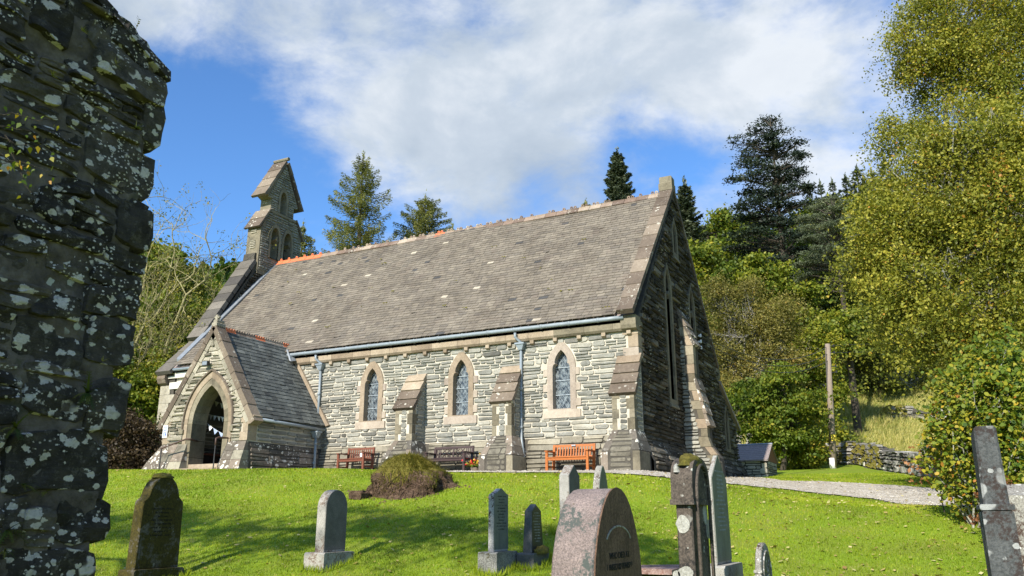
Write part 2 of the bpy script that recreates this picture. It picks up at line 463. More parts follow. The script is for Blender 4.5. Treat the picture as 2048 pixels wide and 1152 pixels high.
M['moss_blade'] = leaf_mat('olive_moss_blade', [(0, (0.08, 0.09, 0.015)), (0.5, (0.20, 0.19, 0.035)), (1, (0.36, 0.29, 0.08))], 0.3)
M['fern'] = leaf_mat('fern_leaf', [(0, (0.03, 0.055, 0.01)), (0.6, (0.08, 0.10, 0.015)), (1, (0.18, 0.16, 0.03))], 0.3)
M['leaf_fallen'] = leaf_mat('fallen_leaf', [(0, (0.22, 0.13, 0.045)), (0.5, (0.46, 0.36, 0.13)), (1, (0.62, 0.55, 0.28))], 0.2)
M['flower_red'] = simple('red_petal', (0.6, 0.03, 0.035), 0.6, 0.2)
M['flower_yellow'] = simple('yellow_petal', (0.75, 0.5, 0.06), 0.6, 0.2)


def _ground(t, b, o):
    n = t.noise(1.3, 5, 0.6)
    n2 = t.noise(45, 6, 0.75)
    g1 = t.ramp(n2, [(0.3, (0.10, 0.17, 0.008)), (0.7, (0.26, 0.37, 0.016))])
    g2 = t.ramp(n2, [(0.3, (0.10, 0.15, 0.012)), (0.7, (0.28, 0.32, 0.035))])
    c = t.mix(t.step(n, 0.4, 0.65), g1, g2)
    worn = t.step(t.noise(1.9, 6, 0.7), 0.60, 0.68)
    c = t.mix(t.math('MULTIPLY', worn, 0.6), c, t.ramp(n2, [(0.3, (0.20, 0.17, 0.05)), (0.7, (0.42, 0.36, 0.14))]))
    # the steep wood floor and rough field beyond the yard
    y = t.sep()[1]
    rough = t.ramp(t.noise(0.9, 6, 0.7), [(0.3, (0.14, 0.19, 0.035)), (0.55, (0.33, 0.32, 0.09)), (0.75, (0.48, 0.42, 0.16))])
    c = t.mix(t.step(y, 51, 53), c, rough)
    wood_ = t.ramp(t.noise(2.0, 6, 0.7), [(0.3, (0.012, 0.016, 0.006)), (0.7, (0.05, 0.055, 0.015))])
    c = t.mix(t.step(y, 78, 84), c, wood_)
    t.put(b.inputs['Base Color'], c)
    t.put(b.inputs['Normal'], t.bump(n2, 0.8, 0.03))


M['ground'] = material('mown_grass_ground', _ground)


def _gravel(t, b, o):
    v = t.noise(34, 3, 0.8)
    n = t.noise(2.0, 5)
    c = t.mix(0.6, t.ramp(n, [(0.35, (0.36, 0.32, 0.255)), (0.65, (0.56, 0.51, 0.43))]), t.ramp(v, [(0.35, (0.1, 0.1, 0.1)), (0.6, (0.9, 0.9, 0.88))]), 'OVERLAY')
    t.put(b.inputs['Base Color'], c)
    t.put(b.inputs['Normal'], t.bump(t.voro(42), 0.8, 0.03))


M['gravel'] = material('pale_gravel', _gravel)
M['pebble'] = stone_mat('loose_pebble', [(0, (0.24, 0.21, 0.17)), (0.5, (0.42, 0.37, 0.3)), (1, (0.62, 0.58, 0.5))], bump=0.2)
M['drystone'] = stone_mat('drystone', [(0, (0.08, 0.08, 0.07)), (0.5, (0.21, 0.20, 0.18)), (0.85, (0.34, 0.33, 0.30)), (1, (0.55, 0.54, 0.5))], lich=0.4, lscale=4, ltint=(0.5, 0.5, 0.46), bump=0.7, stain=0.3, dirt=(0.06, 0.07, 0.02))

# ------------------------------------------------------------------ sky with clouds
def build_sky():
    t = NT(world.node_tree)
    out = t.new('ShaderNodeOutputWorld')
    bg = t.new('ShaderNodeBackground')
    bg.inputs[1].default_value = 0.098
    t.l.new(bg.outputs[0], out.inputs[0])
    sk = t.new('ShaderNodeTexSky', sky_type='NISHITA')
    sk.sun_disc = False
    sk.sun_elevation = SUN_EL
    sk.sun_rotation = math.atan2(-SUN_TRAVEL.x, -SUN_TRAVEL.y)
    sk.air_density = 1.0
    sk.dust_density = 0.3
    sk.ozone_density = 2.0
    tc = t.new('ShaderNodeTexCoord')
    d = tc.outputs['Generated']
    nrm = t.new('ShaderNodeVectorMath', operation='NORMALIZE')
    t.l.new(d, nrm.inputs[0])
    d = nrm.outputs[0]
    # flatten towards a cloud deck so that clouds stretch near the horizon
    st = t.new('ShaderNodeVectorMath', operation='MULTIPLY')
    t.l.new(d, st.inputs[0])
    st.inputs[1].default_value = (1.0, 1.0, 1.7)
    v = st.outputs[0]
    big = t.noise(3.0, 8, 0.60, v, 0.15)
    fine = t.noise(9.0, 9, 0.62, v, 0.3)
    dens = t.math('ADD', t.math('MULTIPLY', big, 1.05), t.math('MULTIPLY', fine, 0.65))
    dens = t.math('SUBTRACT', dens, 0.35)

    def lobe(px, py, width, amt):
        dr = ray(px, py).normalized()
        dot = t.new('ShaderNodeVectorMath', operation='DOT_PRODUCT')
        t.l.new(d, dot.inputs[0])
        dot.inputs[1].default_value = dr
        k = 1.0 / (1 - math.cos(R_(width)))
        e = t.math('MULTIPLY', t.math('SUBTRACT', dot.outputs['Value'], 1.0), k)
        e = t.math('EXPONENT', e)
        return t.math('MULTIPLY', e, amt)
    for (px, py, w, a) in SKY_LOBES:
        dens = t.math('ADD', dens, lobe(px, py, w, a))
    cov = t.step(dens, 0.38, 0.82)
    shade = t.noise(5.0, 8, 0.58, v, 0.2)
    thick = t.step(dens, 0.6, 1.1)
    white = t.ramp(shade, [(0.34, (3.2, 3.8, 4.5)), (0.5, (4.2, 4.75, 5.35)), (0.64, (6.0, 6.3, 6.6))])
    white = t.mix(t.math('MULTIPLY', thick, 0.35), white, (4.1, 4.55, 5.2))
    blue = t.mix(1.0, sk.outputs[0], SKY_TINT, 'MULTIPLY')
    thin = t.math('MULTIPLY', cov, 0.96)
    t.l.new(t.mix(thin, blue, white), bg.inputs[0])


SKY_TINT = (0.74, 1.12, 1.52)
SKY_LOBES = [(1050, 90, 10, 0.22), (620, 90, 4.5, 0.14), (900, 260, 6, 0.14), (1500, 20, 10, 0.18), (1980, 120, 10, 0.10), (760, 330, 4, 0.08), (1130, 330, 5, 0.08), (1640, 330, 5, 0.10), (1420, 160, 6, 0.10),
             (370, 330, 7, -0.20), (330, 520, 7, -0.14), (330, 60, 4, 0.06), (400, 420, 2.5, 0.10), (1330, 310, 3.5, -0.26), (1700, 110, 6, 0.14), (1720, 200, 2.4, -0.10), (1560, 330, 3, 0.06), (460, 260, 3, -0.10), (960, 20, 2.2, -0.16), (560, 290, 2.2, -0.10), (1060, 400, 2.2, -0.14)]
build_sky()

# ------------------------------------------------------------------ object helpers
WL = {}                                   # world location of every parent


def tag(o, label=None, cat=None, group=None, kind=None):
    if label: o['label'] = label
    if cat: o['category'] = cat
    if group: o['group'] = group
    if kind: o['kind'] = kind
    return o


def thing(name, loc, label=None, cat=None, group=None, kind=None):
    o = bpy.data.objects.new(name, None)
    o.empty_display_size = 0.2
    o.location = loc
    COL.objects.link(o)
    WL[o.name] = Vector(loc)
    return tag(o, label, cat, group, kind)


def rnd():
    return rng.random()


def ru(a, b):
    return a + (b - a) * rng.random()


class MB:
    """collects faces; build() links them as one mesh object"""

    def __init__(s):
        s.v, s.f, s.m, s.r = [], [], [], []

    def add(s, vs, fs, r=None, m=0):
        k = len(s.v)
        s.v += [tuple(p) for p in vs]
        r = rnd() if r is None else r
        for f in fs:
            s.f.append(tuple(i + k for i in f))
            s.m.append(m)
            s.r.append(r)
        return s

    def join(s, o):
        k = len(s.v)
        s.v += o.v
        s.f += [tuple(i + k for i in f) for f in o.f]
        s.m += o.m
        s.r += o.r
        return s

    def box(s, a, b, r=None, m=0, c=0.0):
        (x0, y0, z0), (x1, y1, z1) = a, b
        if c <= 0:
            vs = [(x0, y0, z0), (x1, y0, z0), (x1, y1, z0), (x0, y1, z0), (x0, y0, z1), (x1, y0, z1), (x1, y1, z1), (x0, y1, z1)]
            return s.add(vs, BOXF, r, m)
        return s.prism([(x0 + c, z0), (x1 - c, z0), (x1, z0 + c), (x1, z1 - c), (x1 - c, z1), (x0 + c, z1), (x0, z1 - c), (x0, z0 + c)], lambda u, w, d: (u, y0 + d, w), 0, y1 - y0, r, m)

    def hexa(s, p, r=None, m=0):
        """8 corners: bottom loop of four, then top loop of four"""
        return s.add(p, BOXF, r, m)

    def prism(s, poly, fr, d0, d1, r=None, m=0, holes=()):
        """poly in (u, w), fr(u, w, d) -> world; closed solid between depths d0 and d1"""
        loops = [list(poly)] + [list(h) for h in holes]
        flat = [p for l in loops for p in l]
        tris = tessellate_polygon([[Vector((p[0], p[1], 0)) for p in l] for l in loops])
        n = len(flat)
        vs = [fr(p[0], p[1], d0) for p in flat] + [fr(p[0], p[1], d1) for p in flat]
        fs = [tuple(t_) for t_ in tris] + [tuple(i + n for i in reversed(t_)) for t_ in tris]
        k = 0
        for l in loops:
            for i in range(len(l)):
                j = (i + 1) % len(l)
                fs.append((k + i, k + j, k + j + n, k + i + n))
            k += len(l)
        return s.add(vs, fs, r, m)

    def tube(s, pts, rad, n=6, r=None, m=0, cap=True):
        pts = [Vector(p) for p in pts]
        if not isinstance(rad, (list, tuple)):
            rad = [rad] * len(pts)
        vs, fs = [], []
        up = None
        for i, p in enumerate(pts):
            d = (pts[min(i + 1, len(pts) - 1)] - pts[max(i - 1, 0)])
            d = d.normalized() if d.length > 1e-9 else Vector((0, 0, 1))
            if up is None:
                up = Vector((0, 0, 1)) if abs(d.z) < 0.9 else Vector((1, 0, 0))
            a = d.cross(up).normalized()
            up = a.cross(d).normalized()
            for k in range(n):
                t_ = 2 * math.pi * k / n
                vs.append(p + (a * math.cos(t_) + up * math.sin(t_)) * rad[i])
        for i in range(len(pts) - 1):
            for k in range(n):
                j = (k + 1) % n
                fs.append((i * n + k, i * n + j, (i + 1) * n + j, (i + 1) * n + k))
        if cap:
            fs.append(tuple(reversed(range(n))))
            fs.append(tuple((len(pts) - 1) * n + k for k in range(n)))
        return s.add(vs, fs, r, m)

    def build(s, name, mats, parent=None, label=None, cat=None, group=None, kind=None, smooth=False, local=False):
        if not s.v:
            return None
        if not isinstance(mats, (list, tuple)):
            mats = [mats]
        v = np.array(s.v, dtype=np.float64)
        if local:
            c = np.zeros(3)
        else:
            lo, hi = v.min(0), v.max(0)
            c = (lo + hi) / 2
            c[2] = lo[2]
        me = bpy.data.meshes.new(name)
        me.from_pydata((v - c).tolist(), [], s.f)
        for m_ in mats:
            me.materials.append(m_)
        me.polygons.foreach_set('material_index', s.m)
        a = me.attributes.new('rnd', 'FLOAT', 'FACE')
        a.data.foreach_set('value', s.r)
        if smooth:
            me.polygons.foreach_set('use_smooth', [True] * len(s.f))
        me.update()
        o = bpy.data.objects.new(name, me)
        COL.objects.link(o)
        pw = Vector((0, 0, 0))
        if parent is not None:
            o.parent = parent
            pw = WL[parent.name]
        o.location = Vector(c) - pw
        WL[o.name] = Vector(c)
        return tag(o, label, cat, group, kind)


BOXF = [(0, 3, 2, 1), (4, 5, 6, 7), (0, 1, 5, 4), (1, 2, 6, 5), (2, 3, 7, 6), (3, 0, 4, 7)]


def np_mesh(name, verts, quads, mats, rndv, parent=None, label=None, cat=None, group=None, kind=None, loc=None, mi=None):
    """fast path for foliage: verts (n,3) in world space, faces (m,k)"""
    verts = np.asarray(verts, dtype=np.float32)
    quads = np.asarray(quads, dtype=np.int32)
    k = quads.shape[1]
    m = quads.shape[0]
    if loc is None:
        lo, hi = verts.min(0), verts.max(0)
        loc = (lo + hi) / 2
        loc[2] = lo[2]
    me = bpy.data.meshes.new(name)
    me.vertices.add(len(verts))
    me.vertices.foreach_set('co', (verts - np.asarray(loc, dtype=np.float32)).ravel())
    me.loops.add(m * k)
    me.loops.foreach_set('vertex_index', quads.ravel())
    me.polygons.add(m)
    me.polygons.foreach_set('loop_start', np.arange(m, dtype=np.int32) * k)
    me.polygons.foreach_set('loop_total', np.full(m, k, dtype=np.int32))
    for m_ in (mats if isinstance(mats, (list, tuple)) else [mats]):
        me.materials.append(m_)
    if mi is not None:
        me.polygons.foreach_set('material_index', np.asarray(mi, dtype=np.int32))
    a = me.attributes.new('rnd', 'FLOAT', 'FACE')
    a.data.foreach_set('value', np.asarray(rndv, dtype=np.float32))
    me.update(calc_edges=True)
    o = bpy.data.objects.new(name, me)
    COL.objects.link(o)
    pw = Vector((0, 0, 0))
    if parent is not None:
        o.parent = parent
        pw = WL[parent.name]
    o.location = Vector([float(x) for x in loc]) - pw
    WL[o.name] = Vector([float(x) for x in loc])
    return tag(o, label, cat, group, kind)


def smooth(x, a, b):
    t = min(1, max(0, (x - a) / (b - a)))
    return t * t * (3 - 2 * t)


def lerp_tab(tab, x):
    if x <= tab[0][0]:
        return tab[0][1]
    for (a, va), (b, vb) in zip(tab, tab[1:]):
        if x <= b:
            return va + (vb - va) * (x - a) / (b - a)
    return tab[-1][1]


# ------------------------------------------------------------------ ground heights
# terrace along the church, lawn falling to the south, path and hill to the north
XX = 'x'
P_TAB = [(17, 0), (24, .05), (34, .36), (44, 1.25), (50, 2.0), (56, 3.0), (64, 5.4), (75, 9.0), (90, 15), (120, 27), (200, 58), (340, 102), (420, 112), (900, 120)]
R_TAB = [(17, 0), (20, .05), (22, .17), (27, .66), (34, 1.22), (44, 2.1), (50, 2.85), (56, 3.8), (64, 6.2), (75, 9.8), (90, 16), (120, 28), (200, 59), (340, 103), (420, 113), (900, 121)]
D_TAB = [(-60, 3.6), (-5, 2.8), (2, 2.62), (5, 2.34), (7, 2.10), (9, 1.80), (10.5, 1.48), (12.5, 1.0), (14, .66), (15.2, .36), (16.2, .13), (17.2, .02), (18, 0)]
_xs = np.linspace(-60, 900, 9601)


def _tabsm(tab, w):
    y = np.interp(_xs, [a for a, _ in tab], [b for _, b in tab])
    k = int(w * 10)
    ker = np.hanning(k + 2)[1:-1]
    ker /= ker.sum()
    return np.convolve(np.pad(y, k, mode='edge'), ker, mode='same')[k:-k]


P_S = _tabsm(P_TAB, 6.0)
D_S = _tabsm(D_TAB, 1.6)
R_S = _tabsm(R_TAB, 3.0)


def height_np(x, y):
    s_ = np.clip((x + 7.0) / 6.0, 0, 1)
    s_ = s_ * s_ * (3 - 2 * s_)
    T = np.where(x < -7.0, 1.08 + .02 * (-7.0 - x), 1.08 - .90 * s_ - .02 * np.clip(x + 1, 0, 15))
    T = np.clip(T, -.3, 1.5)
    k_ = np.clip((20.3 - y) / 3.2, 0, 1)
    m_ = np.clip((x + 15.0) / 5.0, 0, 1)
    T = T - .19 * k_ * k_ * (3 - 2 * k_) * m_ * m_ * (3 - 2 * m_) * (1 - s_)
    q = y + .35 * np.maximum(0, -x - 25) + .10 * np.maximum(0, x)
    hill = np.interp(q, _xs, P_S) * (1 - s_) + np.interp(q, _xs, R_S) * s_
    drop = np.interp(y, _xs, D_S)
    far = np.clip((q - 55) / 60, 0, 1)
    hill = hill + far * 2.5 * np.sin(x * .045 + 1.0) + far * far * 4.0 * np.sin(x * .021 + y * .013)
    bump = .025 * np.sin(x * 1.7 + y * .9) * np.sin(y * 1.3 - x * .4) + .015 * np.sin(x * 4.1 + 2) * np.sin(y * 3.7)
    bump = bump * np.clip((17.5 - y) / 3.0, .15, 1)
    return T - drop + hill + bump


def H(x, y):
    return float(height_np(np.array([x], float), np.array([y], float))[0])


def at(px, py, dmin=3.0, dmax=400.0):
    """the point of the ground seen at a pixel of the survey photo"""
    d = ray(px, py)
    d = d / math.hypot(d.x, d.y)
    ds = np.linspace(dmin, dmax, 8000)
    g = height_np(d.x * ds, d.y * ds) - d.z * ds
    idx = np.where(g > 0)[0]
    if len(idx) == 0:
        s_ = dmax
    else:
        s_ = ds[idx[0]]
    return Vector((d.x * s_, d.y * s_, d.z * s_))


def build_ground():
    def axis(bands):
        out = []
        for a, b, n in bands:
            out += list(np.linspace(a, b, n, endpoint=False))
        out.append(bands[-1][1])
        return np.array(out)
    xs = axis([(-700, -60, 24), (-60, -24, 30), (-24, 8, 130), (8, 40, 30), (40, 700, 24)])
    ys = axis([(-300, -10, 16), (-10, 3, 20), (3, 24, 120), (24, 70, 70), (70, 200, 40), (200, 900, 30)])
    X, Y = np.meshgrid(xs, ys, indexing='ij')
    Z = height_np(X.ravel(), Y.ravel())
    v = np.stack([X.ravel(), Y.ravel(), Z], 1)
    nx, ny = len(xs), len(ys)
    i = np.arange(nx - 1)[:, None] * ny + np.arange(ny - 1)[None, :]
    i = i.ravel()
    q = np.stack([i, i + ny, i + ny + 1, i + 1], 1)
    o = np_mesh('ground', v, q, M['ground'], np.zeros(len(q)), loc=(0, 0, 0), kind='structure', label='mown churchyard lawn rising to the church and on to the wooded hill')
    o.data.polygons.foreach_set('use_smooth', [True] * len(q))


build_ground()

# gravel path: along the church, past its east end and away to the right
PATH_NEAR = [(-24.5, 18.2), (-16, 18.35), (-10.0, 18.75)] + [tuple(at(px_, py_, 17.0)[:2]) for px_, py_ in ((1350, 961), (1450, 969), (1560, 979), (1660, 990), (1750, 1000), (1840, 1012), (1920, 1024), (2060, 1050))]
PATH_FAR = [(-24.5, 21.3), (-16, 21.3), (-10.0, 21.3), (-7.0, 21.3), (-6.6, 27.0), (-6.5, 33.6)] + [tuple(at(px_, py_, 17.0)[:2]) for px_, py_ in ((1562, 963), (1640, 964), (1720, 968), (1800, 973), (1880, 980), (2060, 1000))]


PATH_POLY = PATH_NEAR + PATH_FAR[::-1]


def in_path(x, y, poly=None):
    """vectorised point-in-polygon"""
    poly = poly or PATH_POLY
    x, y = np.asarray(x, float), np.asarray(y, float)
    ins = np.zeros(x.shape, bool)
    n = len(poly)
    for i in range(n):
        (xa, ya), (xb, yb) = poly[i], poly[(i + 1) % n]
        c = (ya > y) != (yb > y)
        with np.errstate(divide='ignore', invalid='ignore'):
            xi = (xb - xa) * (y - ya) / (yb - ya) + xa
        ins ^= c & (x < xi)
    return ins


def build_path():
    s = .13
    xs = np.arange(-24.5, 9, s)
    ys = np.arange(17.8, 36, s)
    X, Y = np.meshgrid(xs, ys, indexing='ij')
    wob = .12 * np.sin(X * 3.1) * np.sin(Y * 2.3 + X) + .06 * np.sin(X * 9.7 + Y * 7)
    m = in_path(X + s / 2, Y + s / 2 + wob)
    nx, ny = X.shape
    i, j = np.where(m[:-1, :-1])
    k = i * ny + j
    q = np.stack([k, k + ny, k + ny + 1, k + 1], 1)
    u, inv = np.unique(q, return_inverse=True)
    xv, yv = X.ravel()[u], Y.ravel()[u]
    v = np.stack([xv, yv, height_np(xv, yv) + .03], 1)
    np_mesh('gravel_path', v, inv.reshape(q.shape), M['gravel'], np.full(len(q), .5), kind='structure', label='pale gravel path running past the east end of the church')
    # loose stones on it
    pv, pf, pr_ = [], [], []
    cand = np.stack([nr.uniform(-20, 8, 16000), nr.uniform(18, 35, 16000)], 1)
    cand = cand[in_path(cand[:, 0], cand[:, 1])]
    for a, b in cand:
        s_ = ru(.010, .028)
        z = H(a, b) + .03
        k = len(pv)
        pv += [(a + s_ * ru(.7, 1.2), b, z), (a, b + s_, z), (a - s_ * ru(.7, 1.2), b, z), (a, b - s_, z), (a + ru(-.3, .3) * s_, b, z + s_ * ru(.5, 1.1))]
        pf += [(k, k + 1, k + 4), (k + 1, k + 2, k + 4), (k + 2, k + 3, k + 4), (k + 3, k, k + 4)]
        pr_ += [rnd()] * 4
    np_mesh('gravel', pv, pf, M['pebble'], pr_, kind='stuff', label='loose pale gravel stones strewn over the path')


build_path()

# ------------------------------------------------------------------ masonry helpers
def frame_y(y):             # wall facing -y: u = x, w = z, d = depth into the wall
    return lambda u, w, d: (u, y + d, w)


def frame_xp(x):            # wall facing +x: u = y
    return lambda u, w, d: (x - d, u, w)


def pillow(mb, fr, u0, u1, z0, z1, proud, r=None, m=0, back=.03, rough=.35, skew=0.0):
    """one rubble stone: worn corners, uneven proud face"""
    w, h = u1 - u0, z1 - z0
    c = min(ru(.10, .26) * min(w, h), .035)
    j = min(w, h) * .15

    def q(u, z):
        return (u + ru(-j, j) * .6, z + ru(-j, j))
    P = [q(u0 + c * 1.6, z0), q(u1 - c * 1.6, z0), q(u1, z0 + c), q(u1, z1 - c), q(u1 - c * 1.6, z1), q(u0 + c * 1.6, z1), q(u0, z1 - c), q(u0, z0 + c)]
    if skew:
        P = [(a, b + (a - (u0 + u1) / 2) * skew) for a, b in P]
    cu, cz = (u0 + u1) / 2, (z0 + z1) / 2
    e = min(.012, .13 * h)
    vs = [fr(a, b, back) for a, b in P]
    sx, sz = 1 - 2 * e / w, 1 - 2 * e / h
    for a, b in P:
        vs.append(fr(cu + (a - cu) * sx, cz + (b - cz) * sz, -proud * (1 + ru(-rough, rough))))
    vs.append(fr(cu + ru(-.25, .25) * w, cz + ru(-.25, .25) * h, -proud * (1.05 + ru(-rough, rough))))
    fs = [(i, (i + 1) % 8, 8 + (i + 1) % 8, 8 + i) for i in range(8)] + [(8 + i, 8 + (i + 1) % 8, 16) for i in range(8)]
    mb.add(vs, fs, r, m)
    return mb


def courses(z0, z1, free, hr=(.09, .2), lr=(.22, .6), joint=.018):
    """irregular coursed rubble: list of (u0, u1, w0, w1)"""
    out = []
    z = z0
    while z < z1 - .04:
        h = min(ru(*hr), z1 - z)
        if z1 - z - h < .05:
            h = z1 - z
        for a, b in free(z, z + h):
            u = a
            while u < b - .04:
                L = ru(*lr) * (.7 + .6 * h / hr[1])
                if b - u - L < .12:
                    L = b - u
                ua, ub = u + joint / 2, u + L - joint / 2
                if h > .15 and rnd() < .34 and L > .2:
                    k = ru(.4, .6)
                    out.append((ua, ub, z + joint / 2, z + h * k - joint / 2))
                    out.append((ua, ub, z + h * k + joint / 2, z + h - joint / 2))
                else:
                    out.append((ua, ub, z + joint / 2 + ru(0, .006), z + h - joint / 2 - ru(0, .006)))
                u += L
        z += h
    return [s_ for s_ in out if s_[1] - s_[0] > .03 and s_[3] - s_[2] > .02]


def minus(segs, cuts):
    for c0, c1 in cuts:
        nx = []
        for a, b in segs:
            if c1 <= a or c0 >= b:
                nx.append((a, b))
            else:
                if c0 - a > .05: nx.append((a, c0))
                if b - c1 > .05: nx.append((c1, b))
        segs = nx
    return segs


def poly_span(poly, z0, z1):
    """widest u-interval of a convex-ish polygon within a height band"""
    us = []
    n = len(poly)
    for z in (z0, (z0 + z1) / 2, z1):
        for i in range(n):
            (a, za), (b, zb) = poly[i], poly[(i + 1) % n]
            if (za - z) * (zb - z) <= 0 and za != zb:
                us.append(a + (b - a) * (z - za) / (zb - za))
    return (min(us), max(us)) if us else None

# ------------------------------------------------------------------ the church
CH = thing('church', (-15.8, 25.6, 1.1), 'grey stone church with a steep slate roof, gabled porch and bellcote', 'church')
GX = -6.81                      # east gable face
WX0, WX1 = -25.45, -24.75       # west gable, outer and inner face
WY = 21.0                       # south wall face
RY, RZ = 25.6, 10.78            # ridge
EZ = 5.36                       # slate eaves
EY = 20.72
FY = 30.55                      # north wall face
BUD_STONE = 300                 # the largest stones become parts of their own
BUD_SLATE = 300
stone_budget = [BUD_STONE]
slate_budget = [BUD_SLATE]


def lay(stones, fr, mat_, parent, proud=.03, parts=0, name='stone', rbias=None, dist=None, dark=None):
    """lay rubble: the biggest-looking ones singly, the rest joined"""
    order = sorted(range(len(stones)), key=lambda i: -(stones[i][1] - stones[i][0]) * (stones[i][3] - stones[i][2]) / (dist(stones[i]) if dist else 1))
    solo = set(order[:min(parts, stone_budget[0])])
    stone_budget[0] -= len(solo)
    rest = MB()
    for i, (a, b, c, d) in enumerate(stones):
        r = rnd() if rbias is None else rbias(a, c)
        mb = MB() if i in solo else rest
        pillow(mb, fr, a, b, c, d, proud * ru(.6, 1.3), r, 0, .03)
        if i in solo:
            mb.build(name, mat_, parent)
    if rest.v:
        rest.build('rubble', mat_, parent, kind='stuff')


# --- windows in the south wall ---------------------------------------------------
WIN_X = [-15.74, -12.42, -9.10]
BUT_X = [-14.0, -10.67, -7.06]


def win_inner(cx):
    L = [(-.27, 2.92), (-.27, 4.02), (-.265, 4.12), (-.235, 4.19), (-.185, 4.215), (-.205, 4.26), (-.19, 4.34), (-.15, 4.43), (-.09, 4.52), (0, 4.61)]
    Rr = [(-a, b) for a, b in reversed(L[:-1])]
    return [(cx + a, b) for a, b in (L + Rr)]


def win_outer(cx):
    L = [(-.44, 2.895), (-.44, 4.15), (-.42, 4.30), (-.34, 4.50), (-.20, 4.70), (-.08, 4.83)]
    Rr = [(-a, b) for a, b in reversed(L)]
    return [(cx + a, b) for a, b in (L + Rr)]


def grow(poly, k):
    cx = sum(p[0] for p in poly) / len(poly)
    cz = sum(p[1] for p in poly) / len(poly)
    return [(cx + (a - cx) * k, cz + (b - cz) * k) for a, b in poly]


south = MB()
holes = [grow(win_inner(cx), 1.06) for cx in WIN_X]
south.prism([(WX1, 2.12), (GX - .02, 2.12), (GX - .02, 5.2), (WX1, 5.2)], frame_y(WY + .012), 0, .34, .5, 0, holes)
wall_s = south.build('wall', M['mortar'], CH)
CUTS = []
for cx in WIN_X:
    CUTS.append((win_outer(cx) + [], 2.6, 4.9))


def free_south(z0, z1):
    segs = [(-17.68, GX - .32)]
    if z1 > 4.0:
        segs = [(-18.6 - .0 * z0, GX - .32)]
        # the porch roof meets the wall here
        x_roof = -17.62 - (z0 - 2.85) * .63
        segs = [(max(-19.3, x_roof), GX - .32)]
    elif z1 > 2.85:
        segs = [(-17.55 - (z0 - 2.85) * .63, GX - .32)]
    cuts = []
    for cx in WIN_X:
        if 2.65 < (z0 + z1) / 2 < 2.92:
            cuts.append((cx - .6, cx + .6))
        elif 2.92 <= (z0 + z1) / 2 < 4.84:
            s_ = poly_span(win_outer(cx), max(z0, 2.93), min(z1, 4.82))
            if s_:
                cuts.append((s_[0] - .015, s_[1] + .015))
    for bx in BUT_X[:2]:
        if z0 < 4.2:
            cuts.append((bx - .31, bx + .31))
    if z0 < 4.2:
        cuts.append((-7.37, -6.0))
    return minus(segs, cuts)


def split_blocks(st):
    """make room for the long-and-short blocks beside each window"""
    out = []
    for a, b, c, d in st:
        hit = False
        for cx in WIN_X:
            for k, zc in enumerate(JAMB_Z):
                if d > zc - .10 and c < zc + .12:
                    for sgn in (-1, 1):
                        lo, hi = (cx - .57, cx - .4) if sgn < 0 else (cx + .4, cx + .57)
                        if a < hi and b > lo:
                            if sgn < 0: b = min(b, lo - .01)
                            else: a = max(a, hi + .01)
        if b - a > .06:
            out.append((a, b, c, d))
    return out


JAMB_Z = [3.08, 3.52, 3.96]
st = split_blocks(courses(2.14, 4.94, free_south, (.06, .19), (.16, .62), .02))
dd = lambda s_: ((s_[0] ** 2 + 21 ** 2) ** .5) ** 2
lay(st, frame_y(WY), M['rubble'], wall_s, .028, parts=250, dist=dd)

# battered base course of bigger, greyer stones
pl = MB()


def fr_batter(y, z_top, z_bot, out):
    return lambda u, w, d: (u, y + d - out * max(0, min(1, (z_top - w) / (z_top - z_bot))), w)


fb = fr_batter(WY, 2.13, 1.55, .16)
pl.add([(-17.7, WY + .02, 2.13), (GX, WY + .02, 2.13), (GX, WY - .14, 1.5), (-17.7, WY - .14, 1.5), (-17.7, WY - .14, .9), (GX, WY - .14, .9)], [(3, 2, 1, 0), (4, 5, 2, 3)], .5)
plo = pl.build('base_course', M['mortar_dark'], CH)
stp = courses(1.12, 2.12, lambda a, b: minus([(-17.66, -7.5)], [(bx - .5, bx + .5) for bx in BUT_X[:2]] + [(-7.6, -6)]), (.13, .27), (.4, 1.0), .012)
lay(stp, fb, M['plinth'], plo, .02, parts=38, dist=dd, rbias=lambda a, z: min(1, max(0, (z - 1.1) * .75 + ru(-.15, .3))))

